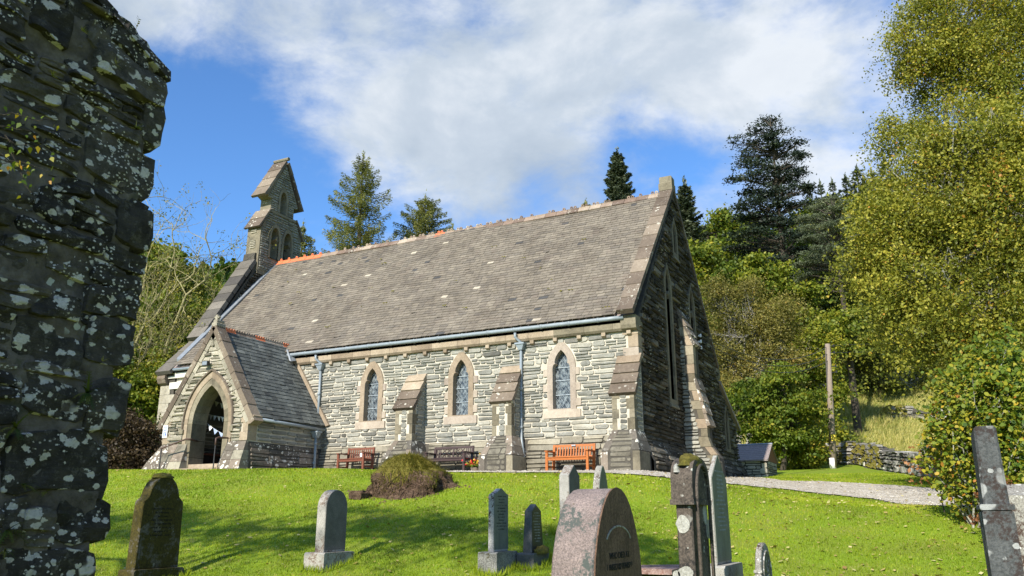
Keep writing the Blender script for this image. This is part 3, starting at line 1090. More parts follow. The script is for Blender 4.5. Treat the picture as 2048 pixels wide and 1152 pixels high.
for cx in WIN_X:
    w = thing('window', (cx, WY, 2.65))
    w.parent = CH
    w.location = Vector((cx, WY, 2.65)) - WL[CH.name]
    sur = MB()
    ins, outp = win_inner(cx), win_outer(cx)
    new = M['sandstone_new'] if cx > -10 else M['sandstone']
    sur.prism(outp, frame_y(WY - .035), 0, .33, ru(.3, .7), 0, [ins])
    # chamfered inner moulding
    sur.build('surround', [new], w)
    for k, zc in enumerate(JAMB_Z):
        for sgn in (-1, 1):
            b = MB()
            x0, x1 = sorted((cx + sgn * .43, cx + sgn * (.565 + ru(-.02, .03))))
            b.box((x0, WY - .028, zc - .10), (x1, WY + .1, zc + .11), .8 if k < 2 or cx > -10 else .4, 0, .012)
            b.build('jamb_block', M['sandstone_new'], w)
    b = MB()
    b.box((cx - .57, WY - .045, 2.66), (cx + .57, WY + .1, 2.892), ru(.6, 1), 0, .01)
    b.build('sill', M['sandstone_new'], w)
    g = MB()
    g.prism(grow(ins, 1.03), frame_y(WY + .19), 0, .01, .5)
    g.build('glass', M['glass'], w)
    # lead lattice, clipped to the light
    la = MB()
    z_lo, z_hi = 2.92, 4.61

    def inside(u, z):
        s_ = poly_span(ins, z - .002, z + .002)
        return s_ and s_[0] - .005 <= u <= s_[1] + .005
    p, q_ = .125, .165
    for dirn in (1, -1):
        for k in range(-4, 22):
            seg = []
            for i in range(0, 60):
                u = cx - .27 + .54 * i / 59
                z = z_lo + (k * q_) + dirn * (u - cx) * (q_ / p)
                ok = z_lo < z < z_hi - .02 and inside(u, z)
                if ok:
                    seg.append((u, z))
                if (not ok or i == 59) and len(seg) > 1:
                    (ua, za), (ub, zb) = seg[0], seg[-1]
                    la.tube([(ua, WY + .17, za), (ub, WY + .17, zb)], .0028, 4, .5, cap=False)
                    seg = []
    for z in (3.33, 3.75, 4.12):
        la.box((cx - .27, WY + .160, z - .008), (cx + .27, WY + .176, z + .008), .5)
    la.build('lattice', M['lattice'], w, kind='stuff')

# --- string course, corbels, gutter ----------------------------------------------
u = -19.25
while u < GX - .3:
    L = min(ru(.7, 1.0), GX - .28 - u)
    if GX - .28 - u - L < .25: L = GX - .28 - u
    b = MB()
    b.prism([(WY + .05, 4.96), (WY - .10, 4.96), (WY - .15, 5.02), (WY - .15, 5.18), (WY + .05, 5.18)], lambda uu, z, d, u=u: (u + d, uu, z), 0, L - .006, rnd())
    b.build('string_stone', M['sandstone_old'] if u > -9.3 else M['sandstone'], CH)
    u += L
for k in range(17):
    x = -7.02 - .742 * k
    b = MB()
    b.prism([(WY + .05, 4.82), (WY - .05, 4.82), (WY - .12, 4.86), (WY - .12, 4.957), (WY + .05, 4.957)], lambda uu, z, d, x=x: (x - .06 + d, uu, z), 0, .12, rnd())
    b.build('corbel', M['sandstone'], CH)
g = MB()
gp = [(-19.6 + i * .6, WY - .235, 5.30) for i in range(0, 22)]
gp = [p for p in gp if p[0] < GX - .3] + [(GX - .3, WY - .235, 5.30)]
g.tube(gp, .062, 10, .5)
for i in range(0, 15):
    x = -19.3 + i * .88
    if x < GX - .35:
        g.tube([(x - .03, WY - .235, 5.30), (x + .03, WY - .235, 5.30)], .073, 10, .5)
g.build('gutter', M['gutter'], CH, smooth=True)


def downpipe(x, pts, hop, zb, par=CH):
    b = MB()
    b.tube(pts, .042, 8, .5)
    o = b.build('downpipe', M['gutter'], par, smooth=True)
    hx, hy, hz = hop
    h_ = MB()
    h_.hexa([(hx - .06, hy - .06, hz - .16), (hx + .06, hy - .06, hz - .16), (hx + .06, hy + .06, hz - .16), (hx - .06, hy + .06, hz - .16), (hx - .13, hy - .10, hz), (hx + .13, hy - .10, hz), (hx + .13, hy + .10, hz), (hx - .13, hy + .10, hz)], .5)
    h_.box((hx - .15, hy - .12, hz), (hx + .15, hy + .12, hz + .05), .5)
    h_.build('hopper', M['gutter'], o)
    for z in zb:
        c = MB()
        c.tube([(hx, pts[-2][1] if len(pts) < 3 else hy, z - .04), (hx, hy, z + .04)], .058, 8, .5)
        c.build('bracket', M['gutter'], o, smooth=True)


for x, xb in ((-10.35, -10.2), (-17.83, -17.80)):
    b = MB()
    b.tube([(x - .12, WY - .235, 5.2), (x - .12, WY - .235, 5.08), (x, WY - .09, 4.93), (x, WY - .09, 4.86)], .042, 8, .5)
    b.build('swan_neck', M['gutter'], CH, smooth=True)
    if x > -15:
        downpipe(x, [(x, WY - .09, 4.72), (x, WY - .09, 2.35), (x + .03, WY - .13, 2.1), (xb, WY - .26, 1.62), (xb, WY - .26, 1.05)], (x, WY - .10, 4.86), (3.55, 2.45))
    else:
        downpipe(x, [(x, WY - .09, 4.72), (xb, WY - .09, 2.80)], (x, WY - .10, 4.86), (3.9,))

# --- buttresses --------------------------------------------------------------------
def buttress(bx, hw, flare_r=.19, blocks=(), lab=None):
    root = thing('buttress', (bx, WY - .5, 1.05))
    root.parent = CH
    root.location = Vector((bx, WY - .5, 1.05)) - WL[CH.name]
    y1, z_flt, z_fl, y0 = WY - .68, 2.18, 1.62, WY - 1.02
    body = MB()
    x0, x1 = bx - hw, bx + hw
    body.prism([(WY + .05, 2.16), (y1 + .012, 2.16), (y1 + .012, 3.12), (WY + .05, 4.22)], lambda u, z, d: (x0 + .012 + d, u, z), 0, 2 * hw - .024, .5)
    bo = body.build('core', M['mortar'], root)
    # sloping cap stones
    n = 4
    a, b = Vector((0, WY + .04, 4.30)), Vector((0, y1 - .05, 3.10))
    for k in range(n):
        p, q = a.lerp(b, k / n), a.lerp(b, (k + 1) / n)
        s_ = MB()
        e = .03 + .012 * k
        dn = Vector((0, -(a.z - b.z), (b.y - a.y))).normalized()
        if dn.z < 0: dn = -dn
        dn = Vector((0, -abs(dn.y), abs(dn.z)))
        o1, o2 = dn * .035, dn * .075
        vs = []
        for zz, off in ((p, o1 * .2 + dn * .02), (q, o2 * .9)):
            pass
        A0, A1 = p - dn * .07, p + dn * .03
        B0, B1 = q - dn * .07, q + dn * .065
        B0 = B0 + Vector((0, -.004, .004)); B1 = B1 + Vector((0, -.004, .004))
        vs = [(x0 - e, B0.y, B0.z), (x1 + e, B0.y, B0.z), (x1 + e, A0.y, A0.z), (x0 - e, A0.y, A0.z), (x0 - e, B1.y, B1.z), (x1 + e, B1.y, B1.z), (x1 + e, A1.y, A1.z), (x0 - e, A1.y, A1.z)]
        s_.hexa(vs, rnd())
        s_.build('cap_stone', M['sandstone'] if (k == 0 or (k == 1 and bx < -13)) else M['coping'], root)
    # dressed quoins up the two front edges
    z = 2.17
    k = 0
    while z < 3.08:
        h = min(ru(.2, .34), 3.11 - z)
        if 3.11 - z - h < .08: h = 3.11 - z
        for sgn in (-1, 1):
            wdt = (.20 if (k + (sgn > 0)) % 2 else .12) + ru(-.02, .02)
            xa, xb = (x0, x0 + wdt) if sgn < 0 else (x1 - wdt, x1)
            q = MB()
            q.box((xa, y1 - .004, z + .005), (xb, y1 + .30 - .12 * (k % 2), z + h - .005), rnd(), 0, .008)
            q.build('quoin', M['sandstone_old'], root)
        z += h
        k += 1
    infill = [s_ for s_ in courses(2.18, 3.1, lambda a_, b_: [(x0 + .21, x1 - .21)], (.10, .17), (.3, .3), .012)]
    f = MB()
    for s_ in infill:
        pillow(f, frame_y(y1), *s_, .012, ru(0, .5), 0, .03)
    # side faces with coursed rubble
    for side in (1, -1):
        X = x1 if side > 0 else x0
        for s_ in courses(2.2, 4.15, lambda a_, b_: [(max(y1 + .22, WY - .02 - (4.22 - b_) * .6), WY - .02)] if WY - .02 - max(y1 + .22, WY - .02 - (4.22 - b_) * .6) > .1 else [], (.09, .16), (.16, .34)):
            fr = (lambda u_, w_, d_: (X - d_, u_, w_)) if side > 0 else (lambda u_, w_, d_: (X + d_, -u_ + 2 * WY - .7, w_))
            if side > 0:
                pillow(f, fr, *s_, .012, ru(.1, .6), 0, .03)
    f.build('rubble', M['rubble'], root, kind='stuff')
    # flared foot
    ft = MB()
    X0, X1 = bx - hw - .20, bx + hw + flare_r
    top = [(x0, y1, z_flt), (x1, y1, z_flt), (x1, WY, z_flt), (x0, WY, z_flt)]
    mid = [(X0, y0, z_fl), (X1, y0, z_fl), (X1, WY, z_fl), (X0, WY, z_fl)]
    low = [(X0 - .01, y0 - .01, .9), (X1 + .01, y0 - .01, .9), (X1 + .01, WY, .9), (X0 - .01, WY, .9)]
    ft.add(low + mid + top, [(0, 1, 5, 4), (1, 2, 6, 5), (3, 0, 4, 7), (4, 5, 9, 8), (5, 6, 10, 9), (7, 4, 8, 11)], .5)
    fo = ft.build('foot', M['mortar_dark'], root)
    # its stones: raking side blocks and dark middle courses
    for sgn in (-1, 1):
        for (za, zb) in ((2.17, 1.90), (1.89, 1.63)):
            ta, tb = (z_flt - za) / (z_flt - z_fl), (z_flt - zb) / (z_flt - z_fl)
            XA = (x0 + (X0 - x0) * ta) if sgn < 0 else (x1 + (X1 - x1) * ta)
            XB = (x0 + (X0 - x0) * tb) if sgn < 0 else (x1 + (X1 - x1) * tb)
            YA, YB = y1 + (y0 - y1) * ta, y1 + (y0 - y1) * tb
            w_ = .2
            q = MB()
            s1 = -sgn
            o = .012
            vs = [(XB + sgn * o, YB - o, zb), (XB + s1 * w_, YB - o, zb), (XB + s1 * w_, WY, zb), (XB + sgn * o, WY, zb), (XA + sgn * o, YA - o, za), (XA + s1 * w_ * .8, YA - o, za), (XA + s1 * w_ * .8, WY, za), (XA + sgn * o, WY, za)]
            q.hexa(vs, rnd())
            q.build('foot_stone', M['flare'], root)
        q = MB()
        xa, xb = (X0 - .022, X0 + .17) if sgn < 0 else (X1 - .17, X1 + .022)
        q.box((xa, y0 - .022, 1.0), (xb, WY - .2, 1.60), rnd(), 0, .01)
        q.build('foot_stone', M['flare'] if sgn < 0 else M['sandstone_old'], root)
    frf = lambda u_, w_, d_: (u_, (y1 + (y0 - y1) * min(1, max(0, (z_flt - w_) / (z_flt - z_fl)))) + d_ - .0, w_)
    for s_ in courses(1.06, 2.14, lambda a_, b_: [(bx - hw + .0 + .20 - .18 * (1 if a_ < 1.9 else .3), bx + hw - .20 + .18 * (1 if a_ < 1.9 else .3))], (.12, .18), (.28, .6), .014):
        q = MB()
        pillow(q, frf, *s_, .014, ru(0, .35), 0, .03)
        q.build('foot_course', M['plinth'], root)


for bx in BUT_X:
    buttress(bx, .31)

# --- roofs ---------------------------------------------------------------------------
def slate_rows(u0, u1, A, B, fr, expo, wid, mat_, parent, budget, near, uclip=None, thick=.012):
    """fr(u, s) -> point on the slope, s from eaves (0) to ridge (length)"""
    L = (Vector(B) - Vector(A)).length
    n = int(L / expo)
    cand = []
    for k in range(n + 1):
        s0 = k * expo
        u = u0 - ru(0, wid)
        while u < u1:
            w = wid * ru(.75, 1.3)
            cand.append((u, w, s0, k))
            u += w
    items = []
    for (u, w, s0, k) in cand:
        a, b = max(u + .004, u0), min(u + w - .004, u1)
        if uclip:
            r_ = uclip(s0 + expo * .5)
            if r_ is None: continue
            a, b = max(a, r_[0]), min(b, r_[1])
        if b - a < .04: continue
        s1 = min(L, s0 + expo * 1.12)
        items.append((a, b, s0 + ru(-.012, .012), s1))
    items.sort(key=near)
    rest = MB()
    for i, (a, b, s0, s1) in enumerate(items):
        lift = thick + ru(.006, .014)
        tl = ru(-.004, .004)
        vs = [fr(a, s0, lift - thick), fr(b, s0, lift - thick), fr(b, s1, .0), fr(a, s1, .0), fr(a, s0, lift + tl), fr(b, s0, lift - tl), fr(b, s1, thick * .6), fr(a, s1, thick * .6)]
        r = min(.94, max(.06, .5 + .46 * (rnd() + rnd() - 1)))
        slip = ru(.02, .06) if rnd() < .012 else 0
        if slip:
            vs = [fr(a, s0 - slip, lift - thick), fr(b, s0 - slip * .4, lift - thick), fr(b, s1 - slip * .4, .0), fr(a, s1 - slip, .0), fr(a, s0 - slip, lift + tl), fr(b, s0 - slip * .4, lift - tl), fr(b, s1 - slip * .4, thick * .6), fr(a, s1 - slip, thick * .6)]
        if rnd() < .012: r = 0.0
        if rnd() < .002: r = 1.0
        if i < budget:
            MB().hexa(vs, r).build('slate', mat_, parent)
        else:
            rest.hexa(vs, r)
    if rest.v:
        rest.build('slating', mat_, parent, kind='stuff')


EA, RA = Vector((0, EY, EZ)), Vector((0, RY - .02, RZ - .08))
slope_d = (RA - EA).normalized()
slope_n = Vector((0, -slope_d.z, slope_d.y))
SL = (RA - EA).length


def main_fr(u, s, h):
    sag = -.05 * math.sin(math.pi * s / SL) + .035 * math.sin(u * .7 + s * .4) * math.sin(s * .6)
    kick = .035 * max(0, 1 - s / 1.1) ** 2
    # bell-cast at the eaves
    p = EA + slope_d * s + slope_n * (h + sag + kick)
    return (u, p.y, p.z)


rf = MB()
rf.add([(WX1, EY + .05, EZ - .05), (GX - .05, EY + .05, EZ - .05), (GX - .05, RY, RZ - .20), (WX1, RY, RZ - .20), (WX1, 2 * RY - EY, EZ - .05), (GX - .05, 2 * RY - EY, EZ - .05)], [(0, 1, 2, 3), (3, 2, 5, 4)], .5)
roof = rf.build('roof', M['slate_purple'], CH)
near_main = lambda it: (((it[0] + it[1]) / 2) ** 2 + (EA + slope_d * it[2]).y ** 2 + (EA + slope_d * it[2]).z ** 2) / ((it[1] - it[0]) ** .5)
slate_rows(WX1 + .12, GX - .52, EA, RA, main_fr, .158, .25, M['slate'], roof, 220, near_main, None, .018)
nb = MB()          # north slope, plainly slated
for k in range(0, 40):
    s0 = k * .18
    if s0 > SL: break
    a = Vector((0, 2 * RY - EY, EZ)) + Vector((0, -slope_d.y, slope_d.z)) * s0
    b = Vector((0, 2 * RY - EY, EZ)) + Vector((0, -slope_d.y, slope_d.z)) * min(SL, s0 + .2)
    nn = Vector((0, slope_d.z, slope_d.y))
    nb.add([tuple(Vector((WX1, 0, 0)) + a + nn * .02), tuple(Vector((GX - .5, 0, 0)) + a + nn * .02), tuple(Vector((GX - .5, 0, 0)) + b), tuple(Vector((WX1, 0, 0)) + b)], [(0, 1, 2, 3)])
nb.build('slating', M['slate'], roof, kind='stuff')
# scraps of moss on the slates
ms = MB()
for (px, py) in ((770, 527), (762, 519), (905, 463), (988, 494), (598, 585), (1105, 560), (655, 655), (705, 700)) + tuple((ru(520, 1240), ru(470, 690)) for _ in range(34)):
    d = ray(px, py)
    tt = (EA.dot(slope_n)) / d.dot(slope_n)
    p = d * tt
    if not (WX1 + .4 < p.x < GX - .7 and EZ + .2 < p.z < RZ - .2): continue
    for _ in range(rng.choice((1, 2, 4))):
        o = Vector((ru(-.12, .12), 0, 0)) + slope_d * ru(-.04, .04)
        r0 = ru(.02, .05)
        c = p + o + slope_n * .03
        ms.add([tuple(c + Vector((r0, 0, 0))), tuple(c + slope_d * r0 * .7), tuple(c - Vector((r0, 0, 0))), tuple(c - slope_d * r0 * .7), tuple(c + slope_n * r0 * .7)], [(0, 1, 4), (1, 2, 4), (2, 3, 4), (3, 0, 4)])
ms.build('moss_patch', M['moss'], roof, kind='stuff')

# ridge tiles with pierced crests
ridge = thing('ridge', (-15.8, RY, RZ))
ridge.parent = CH
ridge.location = Vector((-15.8, RY, RZ)) - WL[CH.name]
nt_ = 40
x0r, x1r = WX1 - .0, GX - .42
for k in range(nt_):
    a = x0r + (x1r - x0r) * k / nt_
    b = x0r + (x1r - x0r) * (k + 1) / nt_
    dz = -.03 * math.sin(math.pi * k / nt_) + ru(-.006, .006)
    t_ = MB()
    hw, hh = .17, .19
    prof = [(RY - hw, RZ - .16 + dz), (RY - .025, RZ + .0 + dz), (RY - .025, RZ + .045 + dz), (RY + .025, RZ + .045 + dz), (RY + .025, RZ + dz), (RY + hw, RZ - .16 + dz), (RY + hw - .03, RZ - .19 + dz), (RY, RZ - .03 + dz), (RY - hw + .03, RZ - .19 + dz)]
    t_.prism(prof, lambda u_, z_, d_, a=a: (a + .006 + d_, u_, z_), 0, (b - a) - .012, rnd())
    # crest: two small rings
    for cxx in ((a + b) / 2 - .07, (a + b) / 2 + .07) if k > 9 else ((a + b) / 2 + .1,):
        if rnd() < .2 and k > 9: continue
        ring = [(cxx + .058 * math.cos(i * math.pi / 5), RZ + .085 + dz + .058 * math.sin(i * math.pi / 5)) for i in range(10)]
        ho = [(cxx + .026 * math.cos(i * math.pi / 3), RZ + .085 + dz + .026 * math.sin(i * math.pi / 3)) for i in range(6)]
        t_.prism(ring, lambda u_, z_, d_: (u_, RY - .022 + d_, z_), 0, .044, rnd(), 0, [ho])
    t_.build('ridge_tile', M['terracotta'] if k < 6 or k == 19 else M['ridge_old'], ridge, label='bright new orange ridge tile' if k < 6 else None)

# --- copings along a rake ----------------------------------------------------------------
def rake_coping(P, Q, xa, xb, n, mat_, parent, th=.14, name='coping_stone', over=.02, joint_step=.012):
    """P low, Q high in (y, z); stones overlap downhill like big slates"""
    P, Q = Vector((0, *P)), Vector((0, *Q))
    d = (Q - P).normalized()
    nn = Vector((0, -d.z, d.y))
    if nn.z < 0: nn = -nn
    ts = [0]
    for k in range(n):
        ts.append(ts[-1] + ru(.8, 1.2))
    ts = [t_ / ts[-1] for t_ in ts]
    for k in range(n):
        a, b = P.lerp(Q, ts[k]), P.lerp(Q, ts[k + 1])
        a = a - d * (.03 if k else 0)
        lo, hi = th + joint_step, th - .004
        vs = []
        for (pt, h_) in ((a, None), (b, None)):
            pass
        def c(x, pt, h_):
            q = pt + nn * h_
            return (x, q.y, q.z)
        e = .006 * k % 3 * 0
        vs = [c(xa, a, -.02), c(xb + over, a, -.02), c(xb + over, b - d * .004, -.02), c(xa, b - d * .004, -.02), c(xa, a, lo), c(xb + over, a, lo), c(xb + over, b - d * .004, hi), c(xa, b - d * .004, hi)]
        if (Q - P).y < 0:
            vs = [vs[i] for i in (1, 0, 3, 2, 5, 4, 7, 6)]
        MB().hexa(vs, rnd()).build(name, mat_, parent)


# east gable wall
gab = [(WY + .0, 2.15), (FY, 2.15), (FY, 5.2), (RY, RZ + .02), (WY, 5.2)]
gw = MB()
frg = frame_xp(GX + .0)
LANC = [(24.18, .26, 3.42, 7.62), (27.05, .26, 3.42, 7.62)]


def lancet(c, hw, z0, z1, k=0.0):
    zs = z1 - hw * 2.3
    L = [(-hw - k, z0 - k), (-hw - k, zs), (-hw * .93 - k, zs + hw * .7), (-hw * .7 - k, zs + hw * 1.3), (-hw * .36 - k * .6, zs + hw * 1.9), (0, z1 + k * 1.2)]
    return [(c + a, b) for a, b in L] + [(c - a, b) for a, b in reversed(L[:-1])]


holes = [lancet(*l) for l in LANC] + [lancet(25.35, .17, 8.45, 9.55)]
gw.prism([(WY + .012, 2.15), (FY, 2.15), (FY, 5.2), (RY, RZ - .02), (WY + .012, 5.2)], frame_xp(GX - .012), 0, .5, .5, 0, holes)
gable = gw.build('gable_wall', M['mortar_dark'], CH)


def free_gable(z0, z1):
    if z1 < 5.2:
        segs = [(WY + .28, FY)]
    else:
        t_ = (z1 - 5.2) / (RZ - 5.2)
        segs = [(WY + (RY - WY) * t_ + .04, FY - (FY - RY) * t_ - .04)]
    cuts = []
    for l in LANC + [(25.35, .17, 8.45, 9.55)]:
        s_ = poly_span(lancet(*l, .18), z0, z1)
        if s_: cuts.append(s_)
    if z0 < 6.5:
        cuts.append((25.25, 25.95))
    return minus(segs, cuts)


stg = courses(2.16, RZ - .35, free_gable, (.09, .19), (.28, .75), .02)
gm = MB()
for s_ in stg:
    pillow(gm, frame_xp(GX), *s_, ru(.02, .075), ru(0, 1), 0, .03, .5)
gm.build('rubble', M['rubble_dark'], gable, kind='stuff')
# quoins on the south-east corner above the buttress
z = 4.2
k = 0
while z < 4.93:
    h = min(ru(.28, .36), 4.95 - z)
    L1, L2 = (.34, .5) if k % 2 else (.5, .34)
    MB().box((GX - L1 + .08, WY - .03, z + .006), (GX + .03, WY + L2, z + h - .006), ru(.3, .9), 0, .01).build('quoin', M['sandstone_new' if k == 0 else 'sandstone'], CH)
    z += h
    k += 1
# kneeler with rounded underside
MB().prism([(WY - .22, 5.36), (WY - .22, 5.1), (WY - .18, 5.0), (WY - .06, 4.955), (WY + .4, 4.955), (WY + .4, 5.36)], lambda u_, z_, d_: (GX - .40 + d_, u_, z_), 0, .44, .4).build('kneeler', M['sandstone_old'], CH)
MB().prism([(FY + .22, 5.36), (FY + .22, 5.1), (FY + .06, 4.955), (FY - .4, 4.955), (FY - .4, 5.36)], lambda u_, z_, d_: (GX - .40 + d_, u_, z_), 0, .44, .4).build('kneeler', M['sandstone_old'], CH)
cop = thing('coping', (GX, RY, 5.3))
cop.parent = CH
cop.location = Vector((GX, RY, 5.3)) - WL[CH.name]
rake_coping((EY - .10, EZ + .02), (RY, RZ + .06), GX - .42, GX + .03, 11, M['coping'], cop, .12)
rake_coping((2 * RY - EY + .10, EZ + .02), (RY, RZ + .06), GX - .42, GX + .03, 11, M['coping'], cop, .12)
# lead-and-mortar line between slates and coping
for sgn, pm in ((1, 'white_lead'),):
    a, b = EA + slope_n * .05, RA + slope_n * .05
    MB().hexa([(GX - .47, a.y + .15, a.z + .2), (GX - .42, a.y + .15, a.z + .2), (GX - .42, b.y, b.z), (GX - .47, b.y, b.z), (GX - .465, a.y + .10, a.z + .25), (GX - .42, a.y + .08, a.z + .29), (GX - .42, b.y - .06, b.z + .05), (GX - .465, b.y - .04, b.z + .03)], .5).build('flashing', M[pm], roof)
# apex block
ap = MB()
ap.box((GX - .43, RY - .22, RZ + .02), (GX + .045, RY + .22, RZ + .28), .3, 0, .01)
ap.box((GX - .41, RY - .17, RZ + .283), (GX + .03, RY + .17, RZ + .54), .6, 0, .03)
ap.build('apex_stone', M['sandstone_old'], cop)

# lancets: surround, glass, iron bar
for (c, hw, z0, z1) in LANC + [(25.35, .17, 8.45, 9.55)]:
    w = thing('window', (GX, c, z0))
    w.parent = CH
    w.location = Vector((GX, c, z0)) - WL[CH.name]
    s_ = MB()
    s_.prism(lancet(c, hw, z0, z1, .16), frame_xp(GX + .055), 0, .28, .3, 0, [lancet(c, hw, z0, z1)])
    s_.build('surround', M['sandstone_old'], w)
    s_ = MB()
    s_.prism([(0, z0 - .02), (.10, z0 - .22), (.10, z0 - .26), (-.05, z0 - .26), (-.05, z0 - .02)], lambda u_, z_, d_: (GX + u_, c - hw - .17 + d_, z_), 0, 2 * hw + .34, .5)
    s_.build('sill', M['sandstone_old'], w)
    MB().prism(lancet(c, hw * 1.03, z0, z1), frame_xp(GX - .15), 0, .01, .5).build('glass', M['glass'], w)
    if hw > .2:
        b = MB()
        b.box((GX - .09, c - .012, z0), (GX - .06, c + .012, z1 - .1), .5)
        for zz in np.linspace(z0 + .5, z1 - .7, 6):
            b.box((GX - .125, c - hw, zz - .01), (GX - .105, c + hw, zz + .01), .5)
        b.build('bar', M['lattice'], w)
        # cusp stones
        for sg in (-1, 1):
            MB().prism([(c + sg * hw, z1 - .95), (c + sg * (hw - .11), z1 - .80), (c + sg * (hw - .02), z1 - .7), (c + sg * hw, z1 - .68)][::sg], frame_xp(GX + .0), 0, .12, .4).build('cusp', M['sandstone_old'], w)

# base of the gable, battered
frgb = lambda u_, w_, d_: (GX - d_ + .36 * max(0, min(1, (2.15 - w_) / .75)) ** 1.3, u_, w_)
MB().add([(GX - .02, WY - .1, 2.15), (GX - .02, FY + 3, 2.15), (GX + .34, FY + 3, 1.4), (GX + .34, WY - .1, 1.4), (GX + .34, WY - .1, .8), (GX + .34, FY + 3, .8)], [(0, 3, 2, 1), (3, 4, 5, 2)], .5).build('base_course', M['mortar_dark'], CH)
gb = MB()
for s_ in courses(1.02, 2.14, lambda a_, b_: [(WY + .05, 25.2), (26.0, 33.6)], (.12, .2), (.3, .8), .02):
    pillow(gb, frgb, *s_, ru(.02, .06), ru(0, 1), 0, .03)
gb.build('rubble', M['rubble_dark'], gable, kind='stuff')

# central gable buttress, two stages, bright on its south side
GB0, GB1 = 25.26, 25.94
gbt = thing('buttress', (GX + .3, 25.6, 1.05))
gbt.parent = CH
gbt.location = Vector((GX + .3, 25.6, 1.05)) - WL[CH.name]
prof = [(GX - .05, 1.0), (GX + 1.08, 1.0), (GX + 1.06, 1.72), (GX + .74, 2.2), (GX + .74, 2.75), (GX + .45, 4.2), (GX + .45, 5.35), (GX - .05, 6.55)]
MB().prism([(a - .012, b) for a, b in prof], lambda u_, z_, d_: (u_, GB0 + .012 + d_, z_), 0, GB1 - GB0 - .024, .5).build('core', M['mortar_dark'], gbt)
edge = [(GX + 1.08, 1.0), (GX + 1.06, 1.72), (GX + .74, 2.2), (GX + .74, 2.75), (GX + .45, 4.2), (GX + .45, 5.35), (GX, 6.5)]
def edge_x(z):
    for (xa, za), (xb, zb) in zip(edge, edge[1:]):
        if za <= z <= zb:
            return xa + (xb - xa) * (z - za) / (zb - za) if zb > za else xb
    return GX
z = 1.05
k = 0
while z < 6.2:
    h = ru(.2, .32)
    w_ = .2 if k % 2 else .32
    xe0, xe1 = edge_x(z), edge_x(min(z + h, 6.49))
    xl0, xl1 = max(GX + .0, xe0 - w_), max(GX, xe1 - w_)
    if xe1 - xl1 > .05:
        MB().prism([(xl0, z + .006), (xe0 + .004, z + .006), (xe1 + .004, z + h - .006), (xl1, z + h - .006)], lambda u_, z_, d_: (u_, GB0 - .004 + d_, z_), 0, .3, rnd()).build('quoin', M['sandstone_old' if k % 3 else 'sandstone'], gbt)
    z += h
    k += 1
f = MB()
for s_ in courses(1.05, 6.0, lambda a_, b_: [(GX + .01, edge_x(b_) - .27)] if edge_x(b_) - .27 - GX > .07 else [], (.1, .17), (.2, .5)):
    pillow(f, lambda u_, w_, d_: (u_, GB0 + d_, w_), *s_, .03, ru(.3, 1), 0, .03)
f.build('rubble', M['rubble'], gbt, kind='stuff')
for (a, b, n) in (((GX + .78, 2.72), (GX + .46, 4.22), 4), ((GX + .49, 5.30), (GX - .02, 6.56), 4)):
    A_, B_ = Vector((a[0], 0, a[1])), Vector((b[0], 0, b[1]))
    d = (B_ - A_).normalized()
    nn = Vector((d.z, 0, -d.x))
    for k in range(n):
        p, q = A_.lerp(B_, k / n) - d * .02, A_.lerp(B_, (k + 1) / n) - d * .006
        def c(pt, y, h_):
            r_ = pt + nn * h_
            return (r_.x, y, r_.z)
        MB().hexa([c(p, GB0 - .04, -.04), c(p, GB1 + .04, -.04), c(q, GB1 + .04, -.04), c(q, GB0 - .04, -.04), c(p, GB0 - .04, .075), c(p, GB1 + .04, .075), c(q, GB1 + .04, .035), c(q, GB0 - .04, .035)], rnd()).build('cap_stone', M['flare'], gbt)

# low vestry continuing the gable wall northwards under a lean-to roof
vs_poly = [(FY + .02, 2.15), (33.15, 2.15), (33.15, 3.42), (FY + .02, 4.72)]
VW = MB()
VW.prism(vs_poly, frame_xp(GX - .012), 0, .5, .5, 0, [lancet(31.35, .2, 2.45, 3.95)])
vest = VW.build('vestry_wall', M['mortar_dark'], CH)
vm = MB()


def free_v(z0, z1):
    b_ = 33.15 if z1 < 3.42 else 33.15 - (z1 - 3.42) / 1.3 * 2.55
    sp = poly_span(lancet(31.35, .2, 2.45, 3.95, .14), z0, z1)
    return minus([(FY, b_)], [sp] if sp else [])


for s_ in courses(2.16, 4.6, free_v, (.1, .2), (.25, .6), .02):
    pillow(vm, frame_xp(GX), *s_, ru(.02, .06), ru(.2, 1), 0, .03)
vm.build('rubble', M['rubble_dark'], vest, kind='stuff')
w = thing('window', (GX, 31.35, 2.45))
w.parent = CH
w.location = Vector((GX, 31.35, 2.45)) - WL[CH.name]
MB().prism(lancet(31.35, .2, 2.45, 3.95, .12), frame_xp(GX + .05), 0, .25, .3, 0, [lancet(31.35, .2, 2.45, 3.95)]).build('surround', M['sandstone_old'], w)
MB().prism(lancet(31.35, .21, 2.45, 3.95), frame_xp(GX - .12), 0, .01, .5).build('glass', M['glass'], w)
rv = MB()
rv.hexa([(GX - 5, FY - .1, 4.78), (GX + .12, FY - .1, 4.78), (GX + .12, 33.45, 3.30), (GX - 5, 33.45, 3.30), (GX - 5, FY - .1, 4.90), (GX + .12, FY - .1, 4.90), (GX + .12, 33.45, 3.42), (GX - 5, 33.45, 3.42)], .5)
rv.build('vestry_roof', M['slate_purple'], CH)
MB().box((GX - 5, 33.0, .9), (GX - .02, 33.15, 3.4), .5).build('vestry_wall', M['mortar_dark'], CH)
# north wall, plain
MB().box((WX1, FY - .3, .9), (GX - .05, FY, 5.25), .5).build('wall', M['mortar_dark'], CH)

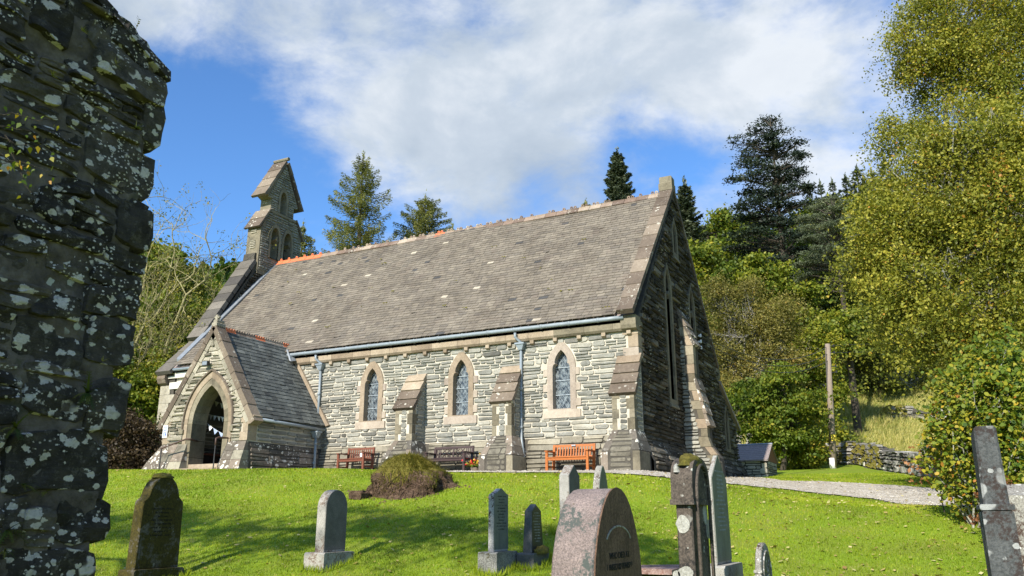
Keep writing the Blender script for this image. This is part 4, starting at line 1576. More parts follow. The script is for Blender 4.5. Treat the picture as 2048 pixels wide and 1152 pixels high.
# --- west gable: parapet with high coping, bellcote ------------------------------------------
kin = (22.15, 6.62)
wp = [(WY - .05, 1.0), (WY - .05, 5.0), (20.82, 5.05), kin, (24.25, 9.95), (24.35, 10.9), (2 * RY - 24.35 + .2, 10.9), (2 * RY - 24.25 + .1, 9.95), (2 * RY - kin[0], kin[1]), (FY + .05, 5.1), (FY + .05, 1.0)]
MB().prism(wp, lambda u_, z_, d_: (WX0 + .03 + d_, u_, z_), 0, WX1 - WX0 - .06, .5).build('west_gable_wall', M['mortar_dark'], CH)
wm = MB()


def free_w(z0, z1):
    y_in = 22.15 + (z1 - 6.62) * (24.25 - 22.15) / (9.95 - 6.62) + .05
    y_r = EY + (z0 - EZ) / slope_d.z * slope_d.y + .35
    return [(y_in, y_r)] if y_r - y_in > .1 and z1 < 10.6 else []


for s_ in courses(6.8, 10.6, free_w, (.09, .15), (.18, .4), .02):
    pillow(wm, frame_xp(WX1), *s_, ru(.02, .07), ru(.0, .8), 0, .03, .5)
wm.build('rubble', M['rubble_dark'], CH, kind='stuff')
# white south end of the gable beneath the kneeler (quoins in cream stone)
z = 1.3
k = 0
while z < 4.7:
    h = ru(.3, .4)
    L1 = .5 if k % 2 else .75
    MB().box((WX0 - .02, WY - .08, z), (WX0 + L1, WY + .3, z + h - .01), ru(.6, 1), 0, .01).build('quoin', M['porch_stone'], CH)
    z += h
    k += 1
MB().prism([(20.78, 5.2), (20.72, 4.95), (20.80, 4.78), (WY - .06, 4.70), (WY + .3, 4.70), (WY + .3, 5.2)], lambda u_, z_, d_: (WX0 - .05 + d_, u_, z_), 0, .42, .5).build('kneeler', M['coping'], CH)
MB().box((WX0 + .38, WY - .12, 4.95), (-21.4, WY + .1, 5.14), .5).build('eaves_board', M['cream_trim'], CH)
MB().box((WX0 + .45, WY - .09, 4.55), (-21.4, WY + .1, 4.80), .5).build('corbel_table', M['cream_trim'], CH)
g = MB()
g.tube([(WX1 + .05, WY - .235, 5.24), (-21.0, WY - .235, 5.24)], .055, 8, .5)
g.build('gutter', M['gutter'], CH, smooth=True)
wc = thing('coping', (-25.1, RY, 5.2))
wc.parent = CH
wc.location = Vector((-25.1, RY, 5.2)) - WL[CH.name]
rake_coping((20.70, 5.10), (22.12, 6.55), WX0 - .05, WX1 + .0, 3, M['coping_grey'], wc, .12)
rake_coping((22.02, 6.66), (24.42, 10.50), WX0 - .05, WX1 + .02, 9, M['coping_grey'], wc, .15)
rake_coping((2 * RY - 20.70, 5.10), (2 * RY - 22.12, 6.55), WX0 - .05, WX1, 3, M['coping_grey'], wc, .12)
rake_coping((2 * RY - 22.02, 6.66), (2 * RY - 24.22, 10.30), WX0 - .05, WX1 + .02, 9, M['coping_grey'], wc, .15)
# lead valley beside the parapet
for (sa, sb) in ((.3, 2.0), (2.02, 4.5), (4.52, SL)):
    a, b = EA + slope_d * sa, EA + slope_d * sb
    MB().hexa([(WX1 + .0, a.y, a.z), (WX1 + .17, a.y, a.z), (WX1 + .17, b.y, b.z), (WX1, b.y, b.z), (WX1 + .0, a.y - .03, a.z + .12), (WX1 + .17, a.y - .03, a.z + .045), (WX1 + .17, b.y - .03, b.z + .045), (WX1, b.y - .03, b.z + .12)], .5).build('flashing', M['lead'], roof)

BX0, BX1 = -25.43, -24.67
BC = thing('bellcote', (-25.05, 25.7, 10.6))
BC.parent = CH
BC.location = Vector((-25.05, 25.7, 10.6)) - WL[CH.name]


def arch(c, hw, z0, zs, z1, n=5):
    L = [(-hw, z0), (-hw, zs)]
    for i in range(1, n):
        t_ = i / n
        L.append((-hw * math.cos(t_ * math.pi / 2) ** .8, zs + (z1 - zs) * math.sin(t_ * math.pi / 2) ** 1.15))
    L.append((0, z1))
    return [(c + a, b) for a, b in L] + [(c - a, b) for a, b in reversed(L[:-1])]


frb = lambda u_, z_, d_: (BX1 - d_, u_, z_)
B_Y = 25.72
low_p = [(24.44, 10.0), (27.0, 10.0), (26.98, 12.28), (26.55, 12.95), (26.52, 13.05), (24.93, 13.05), (24.90, 12.95), (24.46, 12.1)]
ho = [arch(B_Y - .40, .26, 10.86, 11.75, 12.30), arch(B_Y + .40, .26, 10.86, 11.75, 12.30)]
b_ = MB().prism(low_p, frb, 0, BX1 - BX0, .4, 0, ho)
b_.build('lower_stage', M['sandstone_old'], BC)
up_p = [(24.98, 13.06), (26.46, 13.06), (26.44, 13.62), (26.70, 13.75), (B_Y, 15.60), (24.72, 13.75), (25.0, 13.62)]
MB().prism(up_p, lambda u_, z_, d_: (BX1 + .0 - .07 - d_, u_, z_), 0, BX1 - BX0 - .14, .5, 0, [arch(B_Y, .20, 13.10, 13.75, 14.15)]).build('upper_stage', M['sandstone_old'], BC)
# projecting surrounds of the openings
for c in (B_Y - .40, B_Y + .40):
    MB().prism(arch(c, .36, 10.86, 11.75, 12.46), lambda u_, z_, d_: (BX1 + .05 - d_, u_, z_), 0, .1, .6, 0, [arch(c, .26, 10.86, 11.75, 12.30)]).build('arch_moulding', M['sandstone_old'], BC)
    for sg in (-1, 1):
        MB().prism([(c + sg * .26, 11.68), (c + sg * .12, 11.82), (c + sg * .17, 11.95), (c + sg * .26, 12.0)][::sg], lambda u_, z_, d_: (BX1 - .05 - d_, u_, z_), 0, .5, .4).build('cusp', M['sandstone_old'], BC)
MB().prism(arch(B_Y, .30, 13.10, 13.75, 14.3), lambda u_, z_, d_: (BX1 - .02 - d_, u_, z_), 0, .08, .6, 0, [arch(B_Y, .20, 13.10, 13.75, 14.15)]).build('arch_moulding', M['sandstone_old'], BC)
# rubble panels
pb = MB()


def free_b(z0, z1):
    if z1 < 12.2: segs = [(24.50, 26.95)]
    elif z1 < 12.95: segs = [(24.72, 26.75)]
    elif z1 < 13.62: return minus([(25.02, 26.42)], [(25.38, 26.06)])
    else:
        t_ = (z1 - 13.62) / 1.98
        segs = [(24.74 + .98 * t_, 26.70 - .98 * t_)]
        sp = poly_span(arch(B_Y, .31, 13.1, 13.75, 14.32), z0, z1)
        return minus(segs, [sp] if sp else [])
    cuts = []
    for c in (B_Y - .40, B_Y + .40):
        sp = poly_span(arch(c, .37, 10.86, 11.75, 12.48), z0, z1)
        if sp: cuts.append(sp)
    if z1 < 12.2: cuts += []
    return minus(segs, cuts)


for s_ in courses(10.2, 12.95, free_b, (.08, .13), (.15, .32)):
    pillow(pb, frb, *s_, ru(.02, .05), ru(.0, .7), 0, .03)
for s_ in courses(13.1, 15.4, free_b, (.08, .13), (.15, .32)):
    pillow(pb, lambda u_, z_, d_: (BX1 - .07 - d_, u_, z_), *s_, ru(.02, .05), ru(.0, .7), 0, .03)
pb.build('rubble', M['rubble'], BC, kind='stuff')
# inset rubble panels on the south edge
ps = MB()
for (za, zb) in ((10.55, 10.85), (11.15, 11.55), (11.85, 12.05), (13.38, 13.56)):
    yy = 24.44 if za < 12.5 else 24.97
    for s_ in courses(za, zb, lambda a_, c_: [(BX0 + .2, BX1 - .22)], (.07, .1), (.2, .4)):
        pillow(ps, lambda u_, z_, d_: (u_, yy + d_, z_), *s_, .02, ru(.2, .8), 0, .03)
ps.build('rubble', M['porch_stone'], BC, kind='stuff')
# small string between the stages
MB().box((BX1 - .04, 24.92, 12.94), (BX1 + .05, 26.54, 13.05), .5).build('string_stone', M['sandstone_old'], BC)
# weathered shoulder and gablet copings
def slab_y(y0, z0, y1, z1, xa, xb, th, mat_, n=1, nm='coping_stone'):
    A_, B_ = Vector((0, y0, z0)), Vector((0, y1, z1))
    d = (B_ - A_).normalized()
    nn = Vector((0, -d.z, d.y)) if (y1 > y0) else Vector((0, d.z, -d.y))
    for k in range(n):
        p, q = A_.lerp(B_, k / n) - d * .015, A_.lerp(B_, (k + 1) / n) - d * .006
        def c(x, pt, h_):
            r_ = pt + nn * h_
            return (x, r_.y, r_.z)
        MB().hexa([c(xa, p, 0), c(xb, p, 0), c(xb, q, 0), c(xa, q, 0), c(xa, p, th + .02), c(xb, p, th + .02), c(xb, q, th), c(xa, q, th)], rnd()).build(nm, mat_, BC)


slab_y(24.34, 12.06, 24.93, 13.06, BX0 - .06, BX1 + .08, .07, M['coping'], 2)
slab_y(27.08, 12.20, 26.50, 13.06, BX0 - .06, BX1 + .08, .07, M['coping'], 2)
slab_y(24.56, 13.62, B_Y - .02, 15.62, BX0 - .02, BX1 + .05, .10, M['coping'], 4)
slab_y(2 * B_Y - 24.56, 13.62, B_Y + .02, 15.62, BX0 - .02, BX1 + .05, .10, M['coping'], 4)
rg = MB()
rg.tube([(BX0 - .04, B_Y, 15.80), (BX1 + .07, B_Y, 15.80)], .085, 8, .5)
rg.build('ridge_roll', M['sandstone_old'], BC)
# bell
bl = MB()
bc = Vector((-25.0, B_Y + .40, 11.0))
prof_b = [(.20, 0), (.185, .06), (.15, .16), (.13, .32), (.10, .42), (.03, .46)]
n = 14
vsb, fsb = [], []
for (r_, h_) in prof_b:
    for k in range(n):
        vsb.append((bc.x + r_ * math.cos(2 * math.pi * k / n), bc.y + r_ * math.sin(2 * math.pi * k / n), bc.z + h_ + .12))
for i in range(len(prof_b) - 1):
    for k in range(n):
        j = (k + 1) % n
        fsb.append((i * n + k, i * n + j, (i + 1) * n + j, (i + 1) * n + k))
bl.add(vsb, fsb, .5)
wh = [(bc.x - .22, bc.y + .25 * math.cos(a), 11.35 + .25 * math.sin(a)) for a in np.linspace(0, 2 * math.pi, 20)]
bl.tube(wh, .022, 6, .5, cap=False)
bl.tube([(bc.x, bc.y - .26, 11.6), (bc.x, bc.y + .26, 11.6)], .03, 6, .5)
bl.build('bell', M['bell'], BC, smooth=True)

# ------------------------------------------------------------------ porch
PX, PHW, PY, PE, PR = -19.45, 1.75, 17.75, 2.86, 5.60
PO = thing('porch', (PX, 19.3, 1.3))
PO.parent = CH
PO.location = Vector((PX, 19.3, 1.3)) - WL[CH.name]
AC = -19.34


def parch(hw, z0, zs, z1, n=8):
    L = [(-hw, z0), (-hw, zs)]
    # two-centred pointed arch
    R2 = ((z1 - zs) ** 2 + hw ** 2) / (2 * hw)
    a1 = math.atan2(z1 - zs, R2 - hw)
    for i in range(1, n):
        a = a1 * i / n
        L.append((R2 - hw - R2 * math.cos(a), zs + R2 * math.sin(a)))
    L.append((0, z1))
    return [(AC + a, b) for a, b in L] + [(AC - a, b) for a, b in reversed(L[:-1])]


ar_in = parch(.66, 1.2, 2.72, 3.86)
ar_out = parch(.90, 1.2, 2.72, 4.16)
front = [(PX - PHW, 1.0), (PX + PHW, 1.0), (PX + PHW, PE), (PX, PR), (PX - PHW, PE)]
# wall sheet with the arch cut through
ar_cut = [(a, max(b, 1.001)) for a, b in parch(.80, 1.2, 2.72, 4.02)]
MB().prism(front, frame_y(PY + .012), 0, .42, .5, 0, [ar_cut]).build('porch_wall', M['mortar'], PO)


def free_pf(z0, z1):
    if z1 < PE: segs = [(PX - PHW + .02, PX + PHW - .02)]
    else:
        t_ = (z1 - PE) / (PR - PE)
        segs = [(PX - PHW + PHW * t_ + .12, PX + PHW - PHW * t_ - .12)]
    sp = poly_span(parch(1.0, 1.2, 2.72, 4.3), z0, z1)
    cuts = [sp] if sp and z0 < 4.25 else []
    if z1 < 2.9:
        cuts += [(PX - PHW - .1, PX - PHW + .2), (PX + PHW - .26, PX + PHW + .1)]
    return minus(segs, cuts)


pfm = MB()
for s_ in courses(2.12, PR - .3, free_pf, (.10, .19), (.25, .6), .02):
    pillow(pfm, frame_y(PY), *s_, ru(.02, .07), ru(0, 1), 0, .03, .5)
pfm.build('rubble', M['porch_stone'], PO, kind='stuff')
# dressed arch stones, two orders
def voussoirs(ri, ro, y0, y1, mat_, name, n_side):
    A_, B_ = parch(*ri, 12), parch(*ro, 12)
    k = len(A_)
    # resample by index: jambs get three blocks each
    segs = [0, 1] + list(range(2, k - 2, 2)) + [k - 2, k - 1]
    segs = sorted(set(segs + [(k - 1) // 2]))
    for i, j in zip(segs, segs[1:]):
        a0, a1, b0, b1 = A_[i], A_[j], B_[i], B_[j]
        parts = 3 if abs(a0[1] - a1[1]) > 1 else 1
        for q in range(parts):
            f0, f1 = q / parts + .004, (q + 1) / parts - .004
            L = lambda p, r_, f: (p[0] + (r_[0] - p[0]) * f, p[1] + (r_[1] - p[1]) * f)
            p0, p1, p2, p3 = L(a0, a1, f0), L(a0, a1, f1), L(b0, b1, f1), L(b0, b1, f0)
            MB().hexa([(p0[0], y1, p0[1]), (p0[0], y0, p0[1]), (p3[0], y0, p3[1]), (p3[0], y1, p3[1]), (p1[0], y1, p1[1]), (p1[0], y0, p1[1]), (p2[0], y0, p2[1]), (p2[0], y1, p2[1])], rnd()).build(name, mat_, PO)


voussoirs((.66, 1.2, 2.72, 3.86), (.84, 1.2, 2.72, 4.08), PY - .02, PY + .55, M['sandstone_old'], 'arch_stone', 6)
voussoirs((.845, 1.2, 2.72, 4.085), (1.0, 1.2, 2.72, 4.28), PY - .035, PY + .2, M['sandstone'], 'arch_stone', 6)
# hood mould
hm = MB()
hp = [p for p in parch(1.03, 2.55, 2.72, 4.33, 10)]
hm.tube([(a, PY - .05, b) for a, b in hp], .04, 5, .3)
hm.build('hood_mould', M['coping'], PO)
for sx in (-1, 1):
    MB().box((AC + sx * 1.03 - .07, PY - .09, 2.42), (AC + sx * 1.03 + .07, PY + .02, 2.56), .5, 0, .02).build('hood_stop', M['sandstone_old'], PO)
# plinths left and right of the arch, battered
for (xa, xb, fl_l, fl_r) in ((PX - PHW, AC - .78, .5, .10), (AC + .90, PX + PHW, .05, .08)):
    zt, zb = 2.12, 1.5
    for k in range(3):
        za, zb2 = 2.12 - k * .27, 2.12 - (k + 1) * .27 + .008
        ta, tb = min(1, (zt - za) / .75), min(1, (zt - zb2) / .75)
        nbl = 3 if xb - xa > 1 else 2
        for q in range(nbl):
            xa_t, xb_t = xa - fl_l * ta, xb + fl_r * ta
            xa_b, xb_b = xa - fl_l * tb, xb + fl_r * tb
            g0, g1 = q / nbl, (q + 1) / nbl
            ya, yb = PY - .03 - .30 * ta, PY - .03 - .30 * tb
            X = lambda l, r_, g_: l + (r_ - l) * g_
            MB().hexa([(X(xa_b, xb_b, g0) + .005, yb, zb2), (X(xa_b, xb_b, g1) - .005, yb, zb2), (X(xa_b, xb_b, g1) - .005, PY + .3, zb2), (X(xa_b, xb_b, g0) + .005, PY + .3, zb2),
                       (X(xa_t, xb_t, g0) + .005, ya, za), (X(xa_t, xb_t, g1) - .005, ya, za), (X(xa_t, xb_t, g1) - .005, PY + .3, za), (X(xa_t, xb_t, g0) + .005, PY + .3, za)], rnd()).build('plinth_stone', M['flare'] if (q + k) % 2 or q == 0 else M['plinth'], PO)
    MB().box((xa - fl_l - .01, PY - .345, .9), (xb + fl_r + .01, PY + .3, 1.31), .5).build('footing', M['sandstone_old'], PO)
# corner quoins of the front
z = 2.14
k = 0
while z < 2.8:
    h = ru(.2, .28)
    for sx in (-1, 1):
        L1 = .3 if (k + sx) % 2 else .2
        xe = PX + sx * PHW
        xa, xb = sorted((xe + sx * .012, xe - sx * L1))
        MB().box((xa, PY - .03, z), (xb, PY + .34, min(z + h, 2.84) - .008), ru(.5, 1), 0, .008).build('quoin', M['sandstone'], PO)
    z += h
    k += 1
# steps
MB().box((AC - .95, PY - .38, 1.0), (AC + .95, PY + .0, 1.36), .5, 0, .015).build('step', M['sandstone'], PO)
MB().box((AC - .78, PY + .0, 1.0), (AC + .78, PY + .5, 1.50), .8, 0, .015).build('step', M['sandstone'], PO)
MB().box((PX - PHW + .1, PY + .5, 1.0), (PX + PHW - .1, WY, 1.48), .2).build('porch_floor', M['mortar_dark'], PO)
# side walls
for sx in (-1, 1):
    X = PX + sx * PHW
    xa, xb = sorted((X - sx * .012, X - sx * .4))
    MB().box((xa, PY + .43, .95), (xb, WY, PE), .5).build('porch_wall', M['mortar'], PO)
sidem, sidep = MB(), MB()
frs = frame_xp(PX + PHW)
for s_ in courses(2.12, 2.80, lambda a_, b_: [(PY + .36, WY - .02)], (.10, .17), (.3, .6), .035):
    pillow(sidem, frs, *s_, ru(.02, .05), ru(0, .55), 0, .03)
sidem.build('rubble', M['rubble'], PO, kind='stuff')
frsb = lambda u_, w_, d_: (PX + PHW - d_ + .12 * max(0, min(1, (2.1 - w_) / .6)), u_, w_)
for s_ in courses(1.1, 2.10, lambda a_, b_: [(PY + .1, WY - .15)], (.13, .2), (.4, .8), .012):
    pillow(sidep, frsb, *s_, ru(.01, .03), ru(0, 1), 0, .05)
sidep.build('rubble', M['flare'], PO, kind='stuff')
MB().add([(PX + PHW, PY + .05, 2.11), (PX + PHW, WY, 2.11), (PX + PHW + .10, WY, 1.55), (PX + PHW + .10, PY + .05, 1.55), (PX + PHW + .10, PY + .05, .9), (PX + PHW + .10, WY, .9)], [(0, 3, 2, 1), (3, 4, 5, 2)], .5).build('base_course', M['mortar_dark'], PO)
# interior end wall seen through the arch, with a timber bench
it = MB()
for s_ in courses(1.5, 4.3, lambda a_, b_: [(PX - 1.35, PX + 1.35)] if b_ < 2.8 else [(PX - 1.35 + (b_ - 2.8) * .6, PX + 1.35 - (b_ - 2.8) * .6)], (.12, .22), (.35, .7), .02):
    pillow(it, frame_y(WY - .06), *s_, .03, ru(0, .8), 0, .03)
it.build('rubble', M['plinth'], PO, kind='stuff')
MB().prism([(PX - 1.35, 1.4), (PX + 1.35, 1.4), (PX + 1.35, 3.1), (PX, 5.2), (PX - 1.35, 3.1)], frame_y(WY - .05), 0, .07, .5).build('porch_wall', M['mortar'], PO)
il = MB()
for s_ in courses(1.5, 2.8, lambda a_, b_: [(PY + .6, WY - .1)], (.12, .22), (.35, .7), .02):
    pillow(il, frame_xp(PX - PHW + .40), *s_, .03, ru(0, .8), 0, .03)
il.build('rubble', M['plinth'], PO, kind='stuff')
MB().box((PX - 1.34, PY + .7, 1.86), (PX - .95, WY - .2, 1.92), .5).build('side_bench', M['wood_red'], PO)
MB().box((PX - 1.34, PY + .7, 1.5), (PX - .99, WY - .2, 1.855), .2).build('side_bench', M['dark_wood'], PO)

# porch roof
pe, pr_ = Vector((PX + PHW + .16, 0, PE - .05)), Vector((PX, 0, PR + .02))
pd = (pr_ - pe).normalized()
pn = Vector((-pd.z * -1, 0, 0))
pn = Vector((pd.z, 0, -pd.x)).normalized()
PL = (pr_ - pe).length


def porch_fr(u, s, h):
    p = pe + pd * s + pn * (h + .03)
    return (p.x, u, p.z)


def meet(s):
    """where the porch slope dies: against the wall, or into the main roof above the eaves"""
    p = pe + pd * s
    y = WY + .0
    if p.z > EZ + .05:
        y = EY + (p.z - EZ) / slope_d.z * slope_d.y + .2
    return (PY + .28, y)


prf = MB()
for sx in (1, -1):
    a = [(PX + sx * (PHW + .14), PY + .02, PE - .08), (PX + sx * (PHW + .14), WY, PE - .08), (PX, WY + .35, PR - .03), (PX, PY + .02, PR - .03)]
    b = [(x_, y_, z_ + .06) for x_, y_, z_ in a]
    prf.hexa(a + b, .5)
prof_o = prf.build('porch_roof', M['slate_porch'], PO)
near_p = lambda it_: (((it_[0] + it_[1]) / 2) ** 2 + 17.7 ** 2 + (pe + pd * it_[2]).z ** 2) / ((it_[1] - it_[0]) ** .5)
slate_rows(PY + .28, WY + .5, pe, pr_, porch_fr, .15, .24, M['slate_porch'], prof_o, 80, near_p, meet, .014)
# ridge, coping, fillet, gutter, finial of the porch
for k in range(7):
    a = PY + .40 + (WY + .22 - PY - .40) * k / 7
    b = PY + .40 + (WY + .22 - PY - .40) * (k + 1) / 7
    t_ = MB()
    t_.prism([(PX - .17, PR - .18), (PX - .02, PR + .07), (PX - .015, PR + .13), (PX + .015, PR + .13), (PX + .02, PR + .07), (PX + .17, PR - .18), (PX + .14, PR - .2), (PX, PR + .02), (PX - .14, PR - .2)], lambda u_, z_, d_, a=a: (u_, a + .004 + d_, z_), 0, b - a - .008, rnd())
    for q in range(4):
        y = a + (b - a) * (q + .5) / 4
        t_.box((PX - .014, y - .035, PR + .131), (PX + .014, y + .03, PR + .175), rnd())
    t_.build('ridge_tile', M['ridge_old'] if k % 3 else M['terracotta'], PO)
for sx in (-1, 1):
    P_, Q_ = Vector((PX + sx * (PHW + .18), 0, PE - .20)), Vector((PX, 0, PR + .10))
    d = (Q_ - P_).normalized()
    nn = Vector((sx * abs(d.z), 0, abs(d.x)))
    n = 6
    for k in range(n):
        p, q = P_.lerp(Q_, k / n) - d * .02, P_.lerp(Q_, (k + 1) / n) - d * .004
        def c(pt, y, h_):
            r_ = pt + nn * h_
            return (r_.x, y, r_.z)
        vs = [c(p, PY - .07, -.09), c(p, PY + .31, -.09), c(q, PY + .31, -.09), c(q, PY - .07, -.09), c(p, PY - .07, .105), c(p, PY + .31, .105), c(q, PY + .31, .085), c(q, PY - .07, .085)]
        if sx < 0: vs = [vs[i] for i in (1, 0, 3, 2, 5, 4, 7, 6)]
        MB().hexa(vs, rnd()).build('coping_stone', M['coping'], PO)
    # pale skew stones under the coping
    for k in range(9):
        p, q = P_.lerp(Q_, (k + .3) / 9.3) , P_.lerp(Q_, (k + 1.24) / 9.3)
        vs = [c(p, PY - .045, -.24), c(p, PY + .2, -.24), c(q, PY + .2, -.24), c(q, PY - .045, -.24), c(p, PY - .045, -.095), c(p, PY + .2, -.095), c(q, PY + .2, -.095), c(q, PY - .045, -.095)]
        if sx < 0: vs = [vs[i] for i in (1, 0, 3, 2, 5, 4, 7, 6)]
        MB().hexa(vs, rnd()).build('skew_stone', M['porch_stone'], PO)
    xe = PX + sx * (PHW + .02)
    MB().prism([(xe - sx * .12, 2.66), (xe + sx * .02, 2.60), (xe + sx * .16, 2.70), (xe + sx * .20, 2.84), (xe - sx * .12, 3.0)][::sx], frame_y(PY - .04), 0, .36, .6).build('kneeler', M['sandstone'], PO)
fin = MB()
fin.box((PX - .11, PY - .06, PR + .12), (PX + .11, PY + .30, PR + .24), .6, 0, .02)
fin.box((PX - .085, PY - .03, PR + .243), (PX + .085, PY + .27, PR + .34), .4, 0, .03)
fin.box((PX - .045, PY + .0, PR + .343), (PX + .045, PY + .10, PR + .50), .7, 0, .015)
fin.box((PX - .10, PY + .01, PR + .385), (PX + .10, PY + .09, PR + .455), .6, 0, .015)
fin.build('finial', M['porch_stone'], PO)
P_, Q_ = (pe + pn * .12), (pr_ + pn * .12)
zq = (5.0 - pe.z) / (pr_.z - pe.z)
q_ = P_.lerp(Q_, zq)
MB().hexa([(P_.x - .02, WY - .10, P_.z - .06), (P_.x + .09, WY - .10, P_.z - .02), (P_.x + .09, WY + .02, P_.z - .02), (P_.x - .02, WY + .02, P_.z - .06), (q_.x - .02, WY - .10, q_.z - .06), (q_.x + .09, WY - .10, q_.z - .02), (q_.x + .09, WY + .02, q_.z - .02), (q_.x - .02, WY + .02, q_.z - .06)], .5).build('mortar_fillet', M['sandstone'], PO)
a, b = P_.lerp(Q_, zq), P_.lerp(Q_, .93)
MB().hexa([(a.x, WY - .42, a.z), (a.x + .08, WY - .42, a.z - .03), (a.x + .10, WY - .2, a.z + .02), (a.x, WY - .2, a.z + .02), (b.x, WY - .3, b.z), (b.x + .06, WY - .3, b.z), (b.x + .06, WY - .05, b.z), (b.x, WY - .05, b.z)], .5).build('flashing', M['lead'], PO)
g = MB()
xg = PX + PHW + .19
g.tube([(xg, PY + .32, PE - .10), (xg, WY - .12, PE - .16)], .05, 8, .5)
g.build('gutter', M['gutter'], PO, smooth=True)
b = MB()
b.tube([(xg, WY - .42, PE - .15), (xg, WY - .42, PE - .22), (xg - .02, WY - .46, PE - .30)], .035, 8, .5)
b.build('swan_neck', M['gutter'], PO, smooth=True)
downpipe(xg - .02, [(xg - .02, WY - .46, PE - .42), (xg + .0, WY - .46, 1.2)], (xg - .02, WY - .46, PE - .28), (2.25, 1.62), PO)

# things on and in the porch
lamp = thing('wall_lamp', (PX - .10, PY - .12, 4.5), 'small black floodlight over the porch arch', 'lamp')
MB().box((PX - .20, PY - .20, 4.46), (PX + .02, PY - .09, 4.60), .5, 0, .01).build('housing', M['iron'], lamp)
MB().box((PX - .185, PY - .206, 4.475), (PX + .005, PY - .2015, 4.585), .5).build('lens', M['lead'], lamp)
MB().box((PX - .11, PY - .09, 4.50), (PX - .07, PY - .02, 4.55), .5).build('bracket', M['iron'], lamp)
sp_ = on_y(331, 862, PY - .04)
sg = thing('sign', (sp_.x, PY - .04, sp_.z - .2), 'small white sign with a blue round symbol by the porch arch', 'sign')
MB().box((sp_.x - .10, PY - .055, sp_.z - .21), (sp_.x + .10, PY - .042, sp_.z + .17), .5).build('plate', M['signwhite'], sg)
disc = [(sp_.x + .075 * math.cos(i * math.pi / 12), sp_.z + .06 + .075 * math.sin(i * math.pi / 12)) for i in range(24)]
hole_ = [(sp_.x + .054 * math.cos(i * math.pi / 12), sp_.z + .06 + .054 * math.sin(i * math.pi / 12)) for i in range(24)]
MB().prism(disc, frame_y(PY - .0585), 0, .003, .5, 0, [hole_]).build('symbol_ring', M['signblue'], sg)
q = MB()
q.tube([(sp_.x - .01, PY - .0575, sp_.z + .02), (sp_.x + .012, PY - .0575, sp_.z + .06), (sp_.x, PY - .0575, sp_.z + .095)], .011, 4, .5)
q.box((sp_.x - .07, PY - .0585, sp_.z - .17), (sp_.x + .07, PY - .0555, sp_.z - .04), .5)
q.build('symbol', M['signblue'], sg)
q = MB()
for i in range(3):
    q.box((sp_.x - .05, PY - .0605, sp_.z - .15 + .035 * i), (sp_.x + .05 - .02 * (i % 2), PY - .0588, sp_.z - .135 + .035 * i), .5)
q.build('print_line', M['signwhite'], sg)


def handrail(pts, posts, label):
    root = thing('handrail', (pts[0][0], pts[0][1], H(pts[0][0], pts[0][1])), label, 'handrail', 'handrails at the porch step')
    MB().tube(pts, .024, 8, .5).build('rail', M['rail'], root, smooth=True)
    for (x, y, z0, z1) in posts:
        MB().tube([(x, y, z0), (x, y, z1)], .019, 6, .5).build('post', M['iron'], root)


r1 = on_y(323, 897, PY - .45)
r2 = on_y(372, 878, PY - .45)
r3 = on_y(397, 880, PY - .1)
handrail([r1 - Vector((.03, 0, 0)), r1, r2, Vector((r2.x + .06, PY - .30, r2.z)), Vector((AC - .64, PY + .25, r2.z))], [(r1.x, PY - .45, H(r1.x, PY - .45) - .1, r1.z)], 'black post with sloping brown handrail left of the porch door')
q1 = on_y(432, 878, PY - .45)
handrail([q1 + Vector((0, 0, -.18)), q1 + Vector((0, 0, .02)), Vector((q1.x + .0, PY - .36, q1.z + .06)), Vector((q1.x + .05, PY - .02, q1.z + .06)), Vector((AC + .62, PY + .2, q1.z + .06))], [(q1.x, PY - .45, H(q1.x, PY - .45) - .1, q1.z)], 'black post with short hooked handrail right of the porch door')


def bunting(A_, B_, sag, n, mats, label, y_off=0):
    root = thing('bunting', tuple((A_ + B_) / 2 - Vector((0, 0, .3))), label, 'bunting', 'bunting hung in the porch')
    pts = []
    for i in range(n * 2 + 1):
        t_ = i / (n * 2)
        p = A_.lerp(B_, t_)
        p.z -= sag * 4 * t_ * (1 - t_)
        pts.append(p)
    MB().tube(pts, .004, 4, .5).build('string', M['white'], root)
    for i in range(n):
        a, b = pts[2 * i], pts[2 * i + 2]
        a2, b2 = a.lerp(b, .08), a.lerp(b, .92)
        c_ = (a + b) / 2 - Vector((ru(-.02, .02), ru(-.03, .03), .155))
        o = Vector((0, .003, 0))
        MB().add([a2 - o, b2 - o, c_ - o, a2 + o, b2 + o, c_ + o], [(0, 2, 1), (3, 4, 5), (0, 1, 4, 3), (1, 2, 5, 4), (2, 0, 3, 5)], .5).build('pennant', M[mats[i % len(mats)]], root)


bunting(Vector((PX - 1.2, PY + .9, 3.75)), Vector((PX + 1.3, PY + 1.3, 3.45)), .25, 12, ['white'], 'topmost string of white pennants in the porch')
bunting(Vector((PX - 1.2, PY + .9, 3.20)), Vector((PX + 1.3, PY + 1.1, 2.98)), .12, 16, ['white'], 'middle string of close-set white pennants in the porch')
bunting(Vector((PX - .75, PY + .55, 2.92)), Vector((PX + 1.3, PY + .9, 2.25)), .22, 10, ['bluecloth', 'white', 'bluecloth'], 'lowest string of pale blue and white pennants in the porch')

# cable insulators and wires on the east gable
ins = MB()
wires = []
wt = thing('cable_bracket', (GX, 27.65, 5.6), 'small cable bracket with insulators on the dark gable wall', 'bracket')
for z in (6.08, 5.87, 5.65):
    ins.box((GX, 27.6, z - .03), (GX + .14, 27.64, z + .03), .5)
    ins.tube([(GX + .15, 27.62, z - .05), (GX + .15, 27.62, z + .06)], .035, 6, .5)
ins.build('insulator', M['signwhite'], wt)

